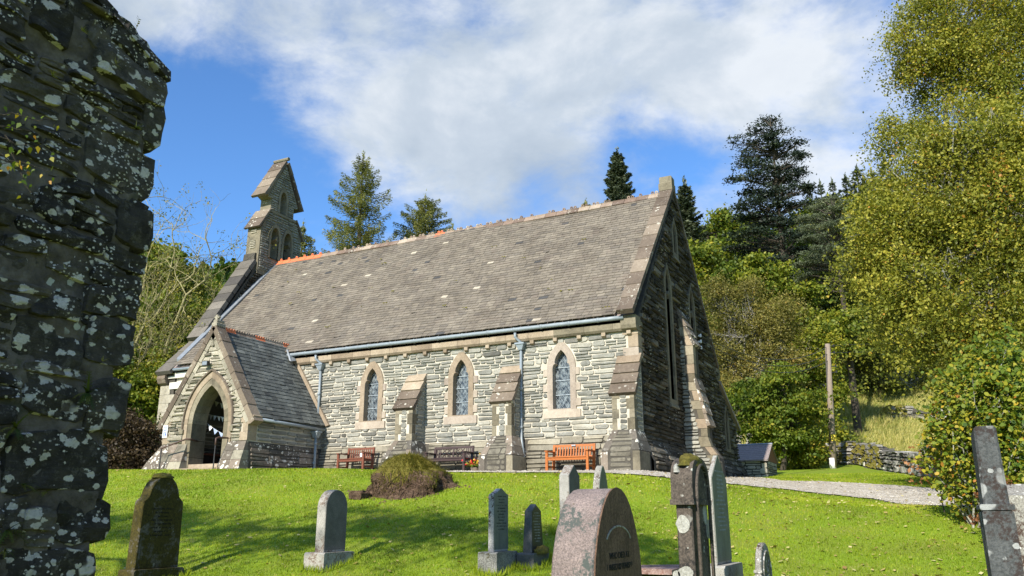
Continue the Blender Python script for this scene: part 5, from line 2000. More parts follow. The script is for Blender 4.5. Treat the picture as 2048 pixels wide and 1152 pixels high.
# ------------------------------------------------------------------ other furniture
# benches (built facing south, local coordinates)
def bench(width, wmat, back, loc, rot, label, group='garden benches along the church wall', plaque=False, cushion=False):
    root = thing('bench', (0, 0, 0), label, 'bench', group)
    W = width / 2
    D_, Hs, Hb = .52, .42, .88

    def part(mb, nm, mt=wmat):
        return mb.build(nm, M[mt], root, local=True)
    for sx in (-1, 1):
        x = sx * (W - .035)
        part(MB().box((x - .035, -D_ / 2, 0), (x + .035, -D_ / 2 + .06, .62), rnd(), 0, .006), 'leg')
        part(MB().hexa([(x - .035, D_ / 2 - .06, 0), (x + .035, D_ / 2 - .06, 0), (x + .035, D_ / 2, 0), (x - .035, D_ / 2, 0), (x - .035, D_ / 2 + .05, Hb), (x + .035, D_ / 2 + .05, Hb), (x + .035, D_ / 2 + .10, Hb), (x - .035, D_ / 2 + .10, Hb)], rnd()), 'leg')
        part(MB().box((x - .045, -D_ / 2 - .03, .622), (x + .045, D_ / 2 + .03, .655), rnd(), 0, .006), 'armrest')
        part(MB().box((x - .02, -D_ / 2 + .062, .36), (x + .02, D_ / 2 - .062, .42), rnd()), 'side_rail')
        part(MB().box((x - .018, -D_ / 2 + .062, .14), (x + .018, D_ / 2 - .062, .19), rnd()), 'side_rail')
    part(MB().box((-W + .072, -D_ / 2 + .012, .345), (W - .072, -D_ / 2 + .045, .425), rnd()), 'front_rail')
    for i in range(6):
        y = -D_ / 2 - .01 + i * .085
        part(MB().box((-W + .02 + (.055 if i in (0, 5) else 0), y, .427), (W - .02 - (.055 if i in (0, 5) else 0), y + .068, .449), rnd()), 'seat_slat')
    def bk(x0, x1, z0, z1, t=.028):
        f = lambda z: D_ / 2 - .02 + (z - .42) * .16
        return [(x0, f(z0), z0), (x1, f(z0), z0), (x1, f(z0) + t, z0), (x0, f(z0) + t, z0), (x0, f(z1), z1), (x1, f(z1), z1), (x1, f(z1) + t, z1), (x0, f(z1) + t, z1)]
    part(MB().hexa(bk(-W + .072, W - .072, .80, .875, .035), rnd()), 'top_rail')
    part(MB().hexa(bk(-W + .072, W - .072, .46, .51, .03), rnd()), 'bottom_rail')
    if back == 'slats':
        n = int((width - .2) / .075)
        for i in range(n):
            x = -W + .10 + (width - .2) * (i + .5) / n
            part(MB().hexa(bk(x - .019, x + .019, .512, .798, .016), rnd()), 'back_slat')
    else:
        f = lambda z: D_ / 2 - .005 + (z - .42) * .16
        part(MB().hexa(bk(-.02, .02, .512, .798, .02), rnd()), 'back_slat')
        for sx in (-1, 1):
            for i in range(3):
                x = sx * (W - .11 - .06 * i)
                part(MB().hexa(bk(x - .014, x + .014, .512, .798, .016), rnd()), 'back_slat')
            x0, x1 = sorted((sx * .03, sx * (W - .25)))
            zc, xc = .655, (x0 + x1) / 2
            for (dx, dz) in ((1, 1), (1, -1)):
                for o in (-.16, 0, .16):
                    hw_, hh_ = (x1 - x0) / 2, .14
                    k_ = hh_ / hw_ * 1.3
                    pts = []
                    for i in range(41):
                        x = x0 + (x1 - x0) * i / 40
                        z = zc + (x - xc - o * (1 if dz > 0 else -1)) * k_ * dz
                        if .515 < z < .795: pts.append((x, z))
                    if len(pts) > 3:
                        (xa, za), (xb, zb) = pts[0], pts[-1]
                        part(MB().tube([(xa, f(za), za), (xb, f(zb), zb)], .012, 4, rnd()), 'back_slat')
    if plaque:
        part(MB().hexa([(a_, b_ - .038 if i_ in (0, 1, 4, 5) else b_ - .034, c_) for i_, (a_, b_, c_) in enumerate(bk(-.06, .06, .82, .86, .03))], .5), 'plaque', 'lead')
    if cushion:
        part(MB().box((.04, .20, .54), (.17, .27, .68), .5, 0, .03), 'patch', 'signwhite')
    root.location = loc
    root.rotation_euler = (0, 0, rot)
    root.scale = (1, .92, .84)
    return root


bench(1.24, 'wood_orange', 'slats', (-8.62, 20.36, H(-8.62, 20.3) + .01), 0, 'orange-brown slatted wooden bench under the right-hand window', plaque=True)
bench(1.02, 'wood_red', 'slats', (-15.78, 20.36, H(-15.78, 20.3) + .04), 0, 'small red-brown slatted bench under the window nearest the porch', cushion=True)
bench(1.34, 'wood_brown', 'chip', (-12.42, 20.36, H(-12.42, 20.3) + .02), 0, 'dark brown bench with crossed lattice back under the middle window')

# pot flowers between the dark bench and the buttress
fl = thing('flower_pot', (-11.42, 20.2, H(-11.42, 20.2)), 'low planting of red and yellow flowers beside the dark bench', 'flowers')
MB().tube([(-11.42, 20.2, H(-11.42, 20.2)), (-11.42, 20.2, H(-11.42, 20.2) + .12)], [.13, .16], 10, .5).build('pot', M['coping'], fl)
for nm, mt, n_, sz in (('leaves', 'lf_green', 160, .05), ('petals', 'flower_red', 120, .034), ('petals', 'flower_yellow', 60, .032)):
    mb = MB()
    for _ in range(n_):
        c_ = Vector((-11.42 + nr.normal(0, .13), 20.2 + nr.normal(0, .09), H(-11.42, 20.2) + .16 + abs(nr.normal(0, .07)) + (.03 if nm == 'petals' else 0)))
        a_ = Vector(nr.normal(0, 1, 3)).normalized() * sz
        b_ = a_.cross(Vector(nr.normal(0, 1, 3))).normalized() * sz * .7
        mb.add([c_ - a_, c_ + b_, c_ + a_, c_ - b_], [(0, 1, 2, 3)])
    mb.build(nm, M[mt], fl, kind='stuff')

# shed behind the vestry
sc_ = at_d(1537, 966, 36.0)
sx1, sy0 = sc_.x, sc_.y
sx0 = on_y(1468, 960, sy0).x
sy1 = on_x(1555.5, 960, sx1).y
sz0 = H(sx1, sy0) - .1
eav = on_y(1533, 920, sy0).z
rid = on_y(1538, 889, sy0 + (sy1 - sy0) / 2).z
shed = thing('shed', ((sx0 + sx1) / 2, (sy0 + sy1) / 2, sz0), 'small rubble stone shed with purple slate roof beside the church', 'shed')
MB().box((sx0, sy0, sz0), (sx1, sy1, eav), .5).build('wall', M['mortar_dark'], shed)
m1 = MB()
for s_ in courses(sz0 + .05, eav - .02, lambda a_, b_: [(sx0 + .02, sx1 - .25)], (.09, .18), (.2, .5), .02):
    pillow(m1, frame_y(sy0), *s_, .02, ru(.2, 1), 0, .03)
for s_ in courses(sz0 + .05, eav - .02, lambda a_, b_: [(sy0 + .2, sy1 - .05)], (.09, .18), (.2, .5), .02):
    pillow(m1, frame_xp(sx1), *s_, .02, ru(0, 1), 0, .03)
for k, zz in enumerate(np.arange(sz0, eav - .2, .24)):
    pillow(m1, frame_y(sy0 - .01), sx1 - (.3 if k % 2 else .22), sx1 + .01, zz, zz + .22, .03, 1, 0, .05)
m1.build('rubble', M['porch_stone'], shed, kind='stuff')
ym = (sy0 + sy1) / 2
rfm = MB()
rfm.hexa([(sx0, sy0 - .12, eav - .04), (sx1 + .08, sy0 - .12, eav - .04), (sx1 + .08, ym, rid - .04), (sx0, ym, rid - .04), (sx0, sy0 - .12, eav), (sx1 + .08, sy0 - .12, eav), (sx1 + .08, ym, rid), (sx0, ym, rid)], .5)
rfm.hexa([(sx1 + .08, sy1 + .12, eav - .04), (sx0, sy1 + .12, eav - .04), (sx0, ym, rid - .04), (sx1 + .08, ym, rid - .04), (sx1 + .08, sy1 + .12, eav), (sx0, sy1 + .12, eav), (sx0, ym, rid), (sx1 + .08, ym, rid)], .5)
ro = rfm.build('roof', M['slate_purple'], shed)
sl = MB()
nrow = 8
for k in range(nrow):
    u = sx0
    while u < sx1 + .05:
        w_ = ru(.16, .26)
        t0, t1 = k / nrow, min(1, (k + 1.15) / nrow)
        q0 = Vector((0, sy0 - .13, eav)).lerp(Vector((0, ym, rid)), t0)
        q1 = Vector((0, sy0 - .13, eav)).lerp(Vector((0, ym, rid)), t1)
        ub = min(u + w_, sx1 + .09)
        sl.hexa([(u, q0.y, q0.z + .002), (ub - .006, q0.y, q0.z + .002), (ub - .006, q1.y, q1.z + .002), (u, q1.y, q1.z + .002), (u, q0.y, q0.z + .022), (ub - .006, q0.y, q0.z + .022), (ub - .006, q1.y, q1.z + .01), (u, q1.y, q1.z + .01)], rnd())
        u += w_
sl.build('slating', M['slate_purple'], ro, kind='stuff')
MB().tube([(sx0, ym, rid + .02), (sx1 + .1, ym, rid + .02)], .05, 6, .5).build('ridge', M['lead'], shed)
nbd = 9
for i in range(nbd):
    y0_, y1_ = sy0 + (sy1 - sy0) * i / nbd, sy0 + (sy1 - sy0) * (i + 1) / nbd
    f = lambda y: eav + (rid - eav) * (1 - abs(y - ym) / (ym - sy0 + .1)) - .04
    MB().hexa([(sx1 - .02, y0_ + .004, eav - .02), (sx1 + .03, y0_ + .004, eav - .02), (sx1 + .03, y1_ - .004, eav - .02), (sx1 - .02, y1_ - .004, eav - .02), (sx1 - .02, y0_ + .004, f(y0_)), (sx1 + .03, y0_ + .004, f(y0_)), (sx1 + .03, y1_ - .004, f(y1_)), (sx1 - .02, y1_ - .004, f(y1_))], rnd()).build('gable_board', M['wood_red'], shed)

# telegraph pole
pb_ = at(1667, 937)
PD = math.hypot(pb_.x, pb_.y)
pt_ = at_d(1655, 688, PD)
pole = thing('telegraph_pole', tuple(pb_), 'tall grey wooden telegraph pole standing on the lawn before the stone wall', 'pole')
MB().tube([(pb_.x, pb_.y, pb_.z - .2), (pb_.x * .5 + pt_.x * .5, (pb_.y + pt_.y) / 2, (pb_.z + pt_.z) / 2), tuple(pt_)], [.165, .15, .125], 12, .5).build('shaft', M['pole'], pole, smooth=True)
q = at_d(1666.5, 875, PD - .17)
MB().box((q.x - .10, q.y - .02, q.z - .17), (q.x + .10, q.y, q.z + .15), .5).build('warning_plate', M['yellow'], pole)
q2 = MB()
q2.prism([(q.x - .05, q.z - .03), (q.x + .05, q.z - .03), (q.x, q.z + .06)], frame_y(q.y - .024), 0, .003, .5, 0, [[(q.x - .025, q.z - .017), (q.x + .025, q.z - .017), (q.x, q.z + .03)]])
q2.box((q.x - .06, q.y - .023, q.z - .12), (q.x + .06, q.y - .0205, q.z - .10), .5)
q2.box((q.x - .05, q.y - .023, q.z - .09), (q.x + .05, q.y - .0205, q.z - .075), .5)
q2.build('warning_print', M['iron'], pole)
bs = MB()
bs.tube([(pb_.x, pb_.y, pb_.z), (pb_.x, pb_.y, pb_.z + .5)], .172, 12, .5)
bs.build('base_band', M['signwhite'], pole, smooth=True)
ib = MB()
for dz in (.15, .5, 1.2, 1.5):
    ib.tube([(pt_.x + .05, pt_.y, pt_.z - dz), (pt_.x + .28, pt_.y - .02, pt_.z - dz + .04)], .022, 5, .5)
    ib.tube([(pt_.x + .28, pt_.y, pt_.z - dz - .02), (pt_.x + .28, pt_.y, pt_.z - dz + .10)], .04, 6, .5)
ib.build('insulator', M['iron'], pole)


def cable(A_, B_, sag, label, rad=.014):
    A_, B_ = Vector(A_), Vector(B_)
    pts = []
    for i in range(15):
        t_ = i / 14
        p = A_.lerp(B_, t_)
        p.z -= sag * 4 * t_ * (1 - t_)
        pts.append(p)
    tag(MB().tube(pts, rad, 4, .5).build('cable', M['iron'], None), label, 'cable', 'overhead cables')


for i, (z, lb) in enumerate(((6.08, 'topmost'), (5.87, 'middle'), (5.65, 'lowest'))):
    cable((GX + .15, 27.62, z), (pt_.x - .05, pt_.y, pt_.z - .15 - .35 * i), .75, lb + ' of three black cables running from the dark gable to the pole')
cable((pt_.x + .28, pt_.y, pt_.z - .10), (pt_.x + 26, pt_.y + 14, pt_.z + 3.4), .6, 'higher thin cable running right from the pole into the trees')
cable((pt_.x + .28, pt_.y, pt_.z - .48), (pt_.x + 26, pt_.y + 14, pt_.z + 2.9), .7, 'lower thin cable running right from the pole into the trees')


# drystone wall
def drystone(px_pts, h_top, label, seed_lr=(.25, .6), parts=True, hr=(.10, .24)):
    base = [at(*p) for p in px_pts]
    L = [0]
    for a_, b_ in zip(base, base[1:]):
        L.append(L[-1] + math.hypot(b_.x - a_.x, b_.y - a_.y))

    def pos(u):
        u = min(max(u, 0), L[-1])
        for k in range(len(L) - 1):
            if u <= L[k + 1] + 1e-6:
                f = (u - L[k]) / (L[k + 1] - L[k])
                return base[k].lerp(base[k + 1], f), (base[k + 1] - base[k]).normalized()
        return base[-1], (base[-1] - base[-2]).normalized()

    def fr(u, w_, d_):
        p, t_ = pos(u)
        nrm = Vector((-t_.y, t_.x, 0)).normalized()
        z = H(p.x, p.y) + w_
        return (p.x + nrm.x * (d_ - .05 * (1 - w_)), p.y + nrm.y * (d_ - .05 * (1 - w_)), z)
    root = thing('drystone_wall', (base[0].x, base[0].y, base[0].z), label, 'stone wall')
    core = MB()
    n = 30
    vs, fs = [], []
    for i in range(n):
        u = L[-1] * i / (n - 1)
        hh = h_top(u / L[-1]) - .12
        vs += [fr(u, -.2, .06), fr(u, hh, .10), fr(u, hh, .45), fr(u, -.2, .5)]
    for i in range(n - 1):
        k = i * 4
        fs += [(k, k + 4, k + 5, k + 1), (k + 1, k + 5, k + 6, k + 2), (k + 2, k + 6, k + 7, k + 3)]
    core.add(vs, fs, 0).build('core', M['mortar_dark'], root)
    for s_ in courses(-.1, 1.5, lambda a_, b_: [(0, L[-1])], hr, seed_lr, .03):
        if s_[3] > h_top(((s_[0] + s_[1]) / 2) / L[-1]) + .06: continue
        mb = MB()
        pillow(mb, fr, *s_, ru(.02, .1), ru(0, 1) ** 1.3, 0, .2, .5)
        # a top and a back so stones on the crest read as solid
        mb.add([fr(s_[0] + .02, s_[3] - .01, -.03), fr(s_[1] - .02, s_[3] - .01, -.03), fr(s_[1] - .03, s_[3] + .02, .3), fr(s_[0] + .03, s_[3] + .02, .3)], [(0, 1, 2, 3)], rnd())
        mb.build('stone', M['drystone'], root)
    ms_ = MB()
    for _ in range(110):
        u = rnd() ** 1.5 * L[-1] * .35
        c_ = Vector(fr(u, ru(.1, 1) * h_top(u / L[-1]), -.08))
        s_ = ru(.05, .16)
        ms_.add([c_ + Vector((s_, 0, 0)), c_ + Vector((0, -.03, s_ * .8)), c_ - Vector((s_, 0, 0)), c_ - Vector((0, .02, s_ * .8))], [(0, 1, 2, 3)])
    ms_.build('moss', M['moss'], root, kind='stuff')


drystone([(1655, 928), (1720, 930), (1760, 940), (1820, 950), (1890, 962), (1990, 985)], lambda t_: 1.02 + .12 * math.sin(t_ * 9) + .08 * math.sin(t_ * 31), 'tumbledown grey drystone wall edging the rough field', (.3, .75), hr=(.13, .28))
drystone([(1768, 836), (1810, 834), (1850, 838), (1900, 842)], lambda t_: .75 + .15 * math.sin(t_ * 7), 'distant low field wall beneath the willow branches', (.5, 1.0), hr=(.2, .35))

# ------------------------------------------------------------------ gravestones
def ledge(pxL, pxE, pxR, py, d=None, contact=None):
    """south-east edge, thickness and width of an east-facing stone from its three upright edges"""
    if contact:
        g_ = at(*contact)
        d = math.hypot(g_.x, g_.y)
    E_ = at_d(pxE, py, d)
    t_ = E_.x - on_y(pxL, py, E_.y).x
    w_ = on_x(pxR, py, E_.x).y - E_.y
    return E_, max(.06, t_), w_


def slab_poly(kind, w, h, n=8):
    if kind == 'round':
        r_ = w / 2
        L = [(0, 0), (w, 0), (w, h - r_)]
        for i in range(1, 12):
            a = math.pi * i / 12
            L.append((w / 2 + r_ * math.cos(a), h - r_ + r_ * math.sin(a)))
        return L + [(0, h - r_)]
    if kind == 'gable':
        return [(0, 0), (w, 0), (w, h - .2 * w), (w * .86, h - .16 * w), (w / 2, h), (w * .14, h - .16 * w), (0, h - .2 * w)]
    if kind == 'peak':
        return [(0, 0), (w, 0), (w, h - .38 * w), (w / 2, h), (0, h - .38 * w)]
    if kind == 'gothic':
        L = [(0, 0), (w, 0), (w, h * .45)]
        for i in range(1, 8):
            t_ = i / 8
            L.append((w - (w / 2) * (t_ ** 1.7), h * .45 + h * .55 * (1 - (1 - t_) ** 1.35)))
        R_s = [(w - a, b) for a, b in L[2:]]
        return L + [(w / 2, h)] + R_s[::-1]
    if kind == 'ogee':
        L = [(-.03 * w, 0), (1.03 * w, 0), (w, h * .66), (w * .985, h * .71), (w * .93, h * .735), (w * .88, h * .76), (w * .84, h * .84), (w * .77, h * .91), (w * .65, h * .97), (w * .5, h)]
        return L + [(w - a, b) for a, b in L[2:-1]][::-1]
    if kind == 'tall_arch':
        L = [(-.03 * w, 0), (w * 1.03, 0)]
        for i in range(0, 12):
            t_ = i / 12
            L.append((w / 2 + (w / 2) * (1 - t_ ** 2.6) * (1.03 - .03 * t_), h * .12 + h * .88 * math.sin(t_ * math.pi / 2)))
        R_s = [(w - a, b) for a, b in L[2:]]
        return L + [(w / 2, h)] + R_s[::-1]
    if kind == 'boulder':
        L = [(w * 1.05, 0)]
        for d_, k in ((.8, 1.06), (.48, 1.02), (.36, .96), (.27, .87), (.21, .79), (.15, .69), (.10, .58), (.06, .46), (.03, .33), (.01, .19)):
            L.append((w / 2 + w / 2 * k, h - d_))
        return [(-.05 * w, 0)] + L + [(w / 2, h)] + [(w - a, b) for a, b in L[1:]][::-1]
    if kind == 'taper':
        k = .09
        return [(0, 0), (w, 0), (w * (1 - k), h - .22 * w), (w * .5, h), (w * k, h - .22 * w)]
    return [(0, 0), (w, 0), (w, h), (0, h)]


def headstone(E_, t_, w_, z0, h, kind, side, face, base=None, label='', rows=None, inset=.93, mossy=False, chamfer=.0, rot=0, lean=(0, 0), rpale=False, taper_x=0.0, extra=None, cat='gravestone'):
    gx, gy = E_.x, E_.y
    zg = H(gx - t_ / 2, gy + w_ / 2)
    root = thing('gravestone', (gx - t_ / 2, gy + w_ / 2, zg), label, cat)
    poly = slab_poly(kind, w_, h)
    # rough the outline very slightly and add a worn arris
    fr = lambda u_, z_, d_: (gx - d_, gy + u_, z0 + z_)
    cu, cz = w_ / 2, h * .45
    inn = [(cu + (a - cu) * (1 - .012 / w_ * 2), cz + (b - cz) * (1 - .010 / h * 2)) for a, b in poly]
    s_ = MB()
    n = len(poly)
    c_ = min(.012, t_ * .12)
    tx = lambda z_: taper_x * z_ / h

    def P_(pt, d_):
        return (gx - d_ - (tx(pt[1]) if d_ < t_ / 2 else -tx(pt[1])), gy + pt[0], z0 + pt[1])
    rings = [[P_(p, 0) for p in inn], [P_(p, c_) for p in poly], [P_(p, t_ - c_) for p in poly], [P_(p, t_) for p in inn]]
    vs = [p for r_ in rings for p in r_]
    fs = []
    for k in range(3):
        for i in range(n):
            j = (i + 1) % n
            fs.append((k * n + i, k * n + j, (k + 1) * n + j, (k + 1) * n + i))
    tr = [tuple(t) for t in tessellate_polygon([[Vector((p[0], p[1], 0)) for p in inn]])]
    fs += tr + [tuple(3 * n + i for i in reversed(t)) for t in tr]
    s_.add(vs, fs, .5)
    so = s_.build('slab', M[side], root)
    if face:
        fi = [(cu + (a - cu) * inset, cz + (b - cz) * (inset + .02)) for a, b in poly]
        fi = [(a, max(b, .03)) for a, b in fi]
        m_ = MB()
        vs = [(gx + .004 - tx(p[1]), gy + p[0], z0 + p[1]) for p in fi] + [(gx - .004 - tx(p[1]), gy + p[0], z0 + p[1]) for p in fi]
        k = len(fi)
        m_.add(vs, [tuple(t) for t in tessellate_polygon([[Vector((p[0], p[1], 0)) for p in fi]])] + [(i, (i + 1) % k, k + (i + 1) % k, k + i) for i in range(k)], .5)
        m_.build('face', M[face], so)
    if rows:
        zt, zb, nrow, wf = rows
        m_ = MB()
        for r_ in range(nrow):
            z = z0 + zt + (zb - zt) * r_ / max(1, nrow - 1)
            hh = abs(zt - zb) / max(1, nrow) * .42
            ww = w_ * wf * ru(.45, 1)
            u = gy + w_ / 2 - ww / 2
            while u < gy + w_ / 2 + ww / 2:
                lw = hh * ru(.5, .9)
                if rnd() < .82:
                    xx = gx + .0045 - tx(z - z0)
                    m_.box((xx - .004, u, z), (xx + .0012, u + lw * .22, z + hh))
                    if rnd() < .6: m_.box((xx - .004, u + lw * .22 + .0003, z + hh * ru(0, .7)), (xx + .0011, u + lw * .8, z + hh * .95))
                u += lw * 1.25
        m_.build('inscription', M['engrave_pale' if rpale else 'engrave'], so, kind='stuff')
    if base:
        for (ex, zb0, zb1, bm) in base:
            MB().prism([(-ex, 0), (w_ + ex, 0), (w_ + ex, zb1 - zb0 - .02), (w_ + ex - .025, zb1 - zb0), (-ex + .025, zb1 - zb0), (-ex, zb1 - zb0 - .02)], lambda u_, z_, d_: (gx + ex - d_, gy + u_, zb0 + z_), 0, t_ + 2 * ex, .5).build('base', M[bm], root)
    if extra: extra(root, gx, gy, z0)
    if rot or lean != (0, 0):
        root.rotation_euler = (lean[0], lean[1], rot)
    return root


def moss_lump(root, c_, r_, name='moss', mt='moss', flat=.5, n=70, seed=0):
    """a knobbly cushion"""
    mb = MB()
    nu, nv = 12, 6
    vs, fs = [], []
    for j in range(nv + 1):
        for i in range(nu):
            a, b = 2 * math.pi * i / nu, (math.pi / 2) * j / nv
            d_ = Vector((math.cos(a) * math.cos(b), math.sin(a) * math.cos(b), math.sin(b)))
            k = 1 + .35 * mnoise.noise(d_ * 2.4 + Vector((seed, 0, 0)))
            vs.append((c_[0] + d_.x * r_[0] * k, c_[1] + d_.y * r_[1] * k, c_[2] + d_.z * r_[2] * k))
    for j in range(nv):
        for i in range(nu):
            fs.append((j * nu + i, j * nu + (i + 1) % nu, (j + 1) * nu + (i + 1) % nu, (j + 1) * nu + i))
    mb.add(vs, fs)
    mb.build(name, M[mt], root, smooth=True)


def disc(root, x, y, z, ry, rz, nm='lichen_patch', mt='lichen_disc', plane='y'):
    mb = MB()
    n = 18
    pts = []
    for i in range(n):
        a = 2 * math.pi * i / n
        k = 1 + .16 * mnoise.noise(Vector((math.cos(a) * 1.7 + x * 9, math.sin(a) * 1.7, z * 7)))
        pts.append((ry * k * math.cos(a), rz * k * math.sin(a)))
    fr = (lambda u_, w_, d_: (x + u_, y - .004 + d_, z + w_)) if plane == 'y' else (lambda u_, w_, d_: (x + .004 - d_, y + u_, z + w_))
    mb.prism(pts, fr, 0, .006, .5)
    mb.build(nm, M[mt], root)


# mossy shaded stone, left
E1, t1, w1 = ledge(262, 280, 362, 1060, contact=(300, 1172))
zg1 = H(E1.x, E1.y)
zb = at_d(300, 1139, math.hypot(E1.x, E1.y)).z
ztop = on_x(314, 948, E1.x - t1 / 2).z
ztop = at_d(314, 949, math.hypot(E1.x, E1.y + w1 / 2)).z


def ex1(root, gx, gy, z0):
    moss_lump(root, (gx - t1 / 2, gy + w1 * .5, ztop - .045), (t1 * .6, w1 * .24, .07), seed=3)


headstone(E1, t1, w1, zb, ztop - zb, 'ogee', 'gr_mossy', None, [(.07, zg1 - .1, zb, 'gr_mossy')], 'dark mossy ogee-topped gravestone in the shade beside the ruined wall', rows=((ztop - zb) * .62, (ztop - zb) * .34, 8, .6), extra=ex1)

# rounded grey granite
E2, t2, w2 = ledge(632, 650, 693, 1050, contact=(650, 1141))
D2 = math.hypot(E2.x, E2.y)
zb = at_d(650, 1105, D2).z
ztop = at_d(668, 979.5, math.hypot(E2.x, E2.y + w2 / 2)).z
headstone(E2, t2, w2, zb, ztop - zb, 'round', 'gr_grey', 'gr_face', [(.10, H(E2.x, E2.y) - .12, zb, 'gr_grey')], 'pale round-topped granite gravestone on a white plinth in the sunny lawn', rows=None, inset=.97)

# slate-faced stone with a brown crusted edge
E3, t3, w3 = ledge(976, 988, 1016, 1040, contact=(990, 1149))
D3 = math.hypot(E3.x, E3.y)
zb = at_d(990, 1104, D3).z
ztop = at_d(1002, 977, math.hypot(E3.x, E3.y + w3 / 2)).z
headstone(E3, t3, w3, zb, ztop - zb, 'gable', 'gr_brownspot', 'gr_slate', [(.10, H(E3.x, E3.y) - .12, zb, 'gr_base')], 'narrow green-grey gravestone with brown crusted edge on rough mossy base', rows=((ztop - zb) * .86, (ztop - zb) * .34, 12, .75), inset=.985)

# small dark tapering stone
E4, t4, w4 = ledge(1045, 1063, 1087, 1080, contact=(1066, 1136))
D4 = math.hypot(E4.x, E4.y)
zb = at_d(1066, 1106, D4).z
ztop = at_d(1070, 1008, math.hypot(E4.x, E4.y + w4 / 2)).z


def ex4(root, gx, gy, z0):
    moss_lump(root, (gx + .05, gy + w4 * .55, z0 - .01), (.10, w4 * .5, .10), seed=8)


headstone(E4, t4, w4, zb, ztop - zb, 'taper', 'gr_dark', 'gr_black', [(.06, H(E4.x, E4.y) - .12, zb, 'gr_dark')], 'small dark tapering gravestone with black face behind the pink granite stone', rows=((ztop - zb) * .8, (ztop - zb) * .22, 11, .7), inset=.9, taper_x=.02, rpale=True, extra=ex4)

# big pink granite boulder-like stone, foreground
E5, t5, w5 = ledge(1100, 1187, 1281, 1110, d=4.3)
z0_5 = H(E5.x, E5.y) - .1
zt5 = at_d(1228, 977, math.hypot(E5.x - .0, E5.y + w5 / 2)).z


def ex5(root, gx, gy, z0):
    for txt, z, sz in (('WHO DIED AT', at_d(1235, 1119, 4.5).z, .038), ('AGED 82 YEARS', at_d(1235, 1142, 4.5).z, .036)):
        cu_ = bpy.data.curves.new('inscription', 'FONT')
        cu_.body = txt
        cu_.size = sz * 1.25
        cu_.extrude = .0012
        cu_.align_x = 'CENTER'
        cu_.materials.append(M['engrave'])
        tmp = bpy.data.objects.new('tmp', cu_)
        COL.objects.link(tmp)
        me_ = bpy.data.meshes.new_from_object(tmp.evaluated_get(bpy.context.evaluated_depsgraph_get()))
        bpy.data.objects.remove(tmp)
        me_.materials.clear()
        me_.materials.append(M['engrave'])
        o = bpy.data.objects.new('inscription', me_)
        COL.objects.link(o)
        o.parent = root
        o['kind'] = 'stuff'
        o.rotation_euler = (math.pi / 2, 0, math.pi / 2)
        o.location = Vector((gx + .006, gy + w5 / 2, z)) - WL[root.name]
    m_ = MB()
    pts = [(gx + .002, gy + w5 / 2 + .20 * math.cos(a), zt5 - .30 + .10 * math.sin(a)) for a in np.linspace(.35, math.pi - .35, 12)]
    m_.tube(pts, .007, 5, .5)
    m_.build('carved_arc', M['gr_grey'], root)


headstone(E5, t5, w5, z0_5, zt5 - z0_5, 'boulder', 'gr_pink', 'gr_pinkface', None, 'large thick pink granite gravestone with arched brown face in the foreground', rows=((zt5 - z0_5) - .42, (zt5 - z0_5) - .62, 3, .6), inset=.985, extra=ex5)

# two pale stones high on the lawn
E6, t6, w6 = ledge(1118, 1138, 1159, 965, d=13.6)
zg = H(E6.x, E6.y) - .1
zt = at_d(1147, 930, math.hypot(E6.x, E6.y + w6 / 2)).z
headstone(E6, t6, w6, zg, zt - zg, 'peak', 'gr_grey', 'gr_dark', None, 'pale gravestone with peaked top and dark face in front of the orange bench', inset=.98)
E7, t7, w7 = ledge(1184, 1197, 1216, 965, d=14.4)
zg = H(E7.x, E7.y) - .1
zt = at_d(1204, 931, math.hypot(E7.x, E7.y + w7 / 2)).z
headstone(E7, t7, w7, zg, zt - zg, 'gothic', 'gr_lichen', 'gr_slate', None, 'white-lichened gravestone with pointed arch top and green-grey face', inset=.98)

# brown stone with a mossy roof-like top and a recessed arch
E8, t8, w8 = ledge(1354, 1386, 1417, 1060, d=7.0)
z0_8 = H(E8.x, E8.y) - .1
zt8 = at_d(1390, 912, 7.0).z
zc8 = at_d(1370, 998, 7.0).z


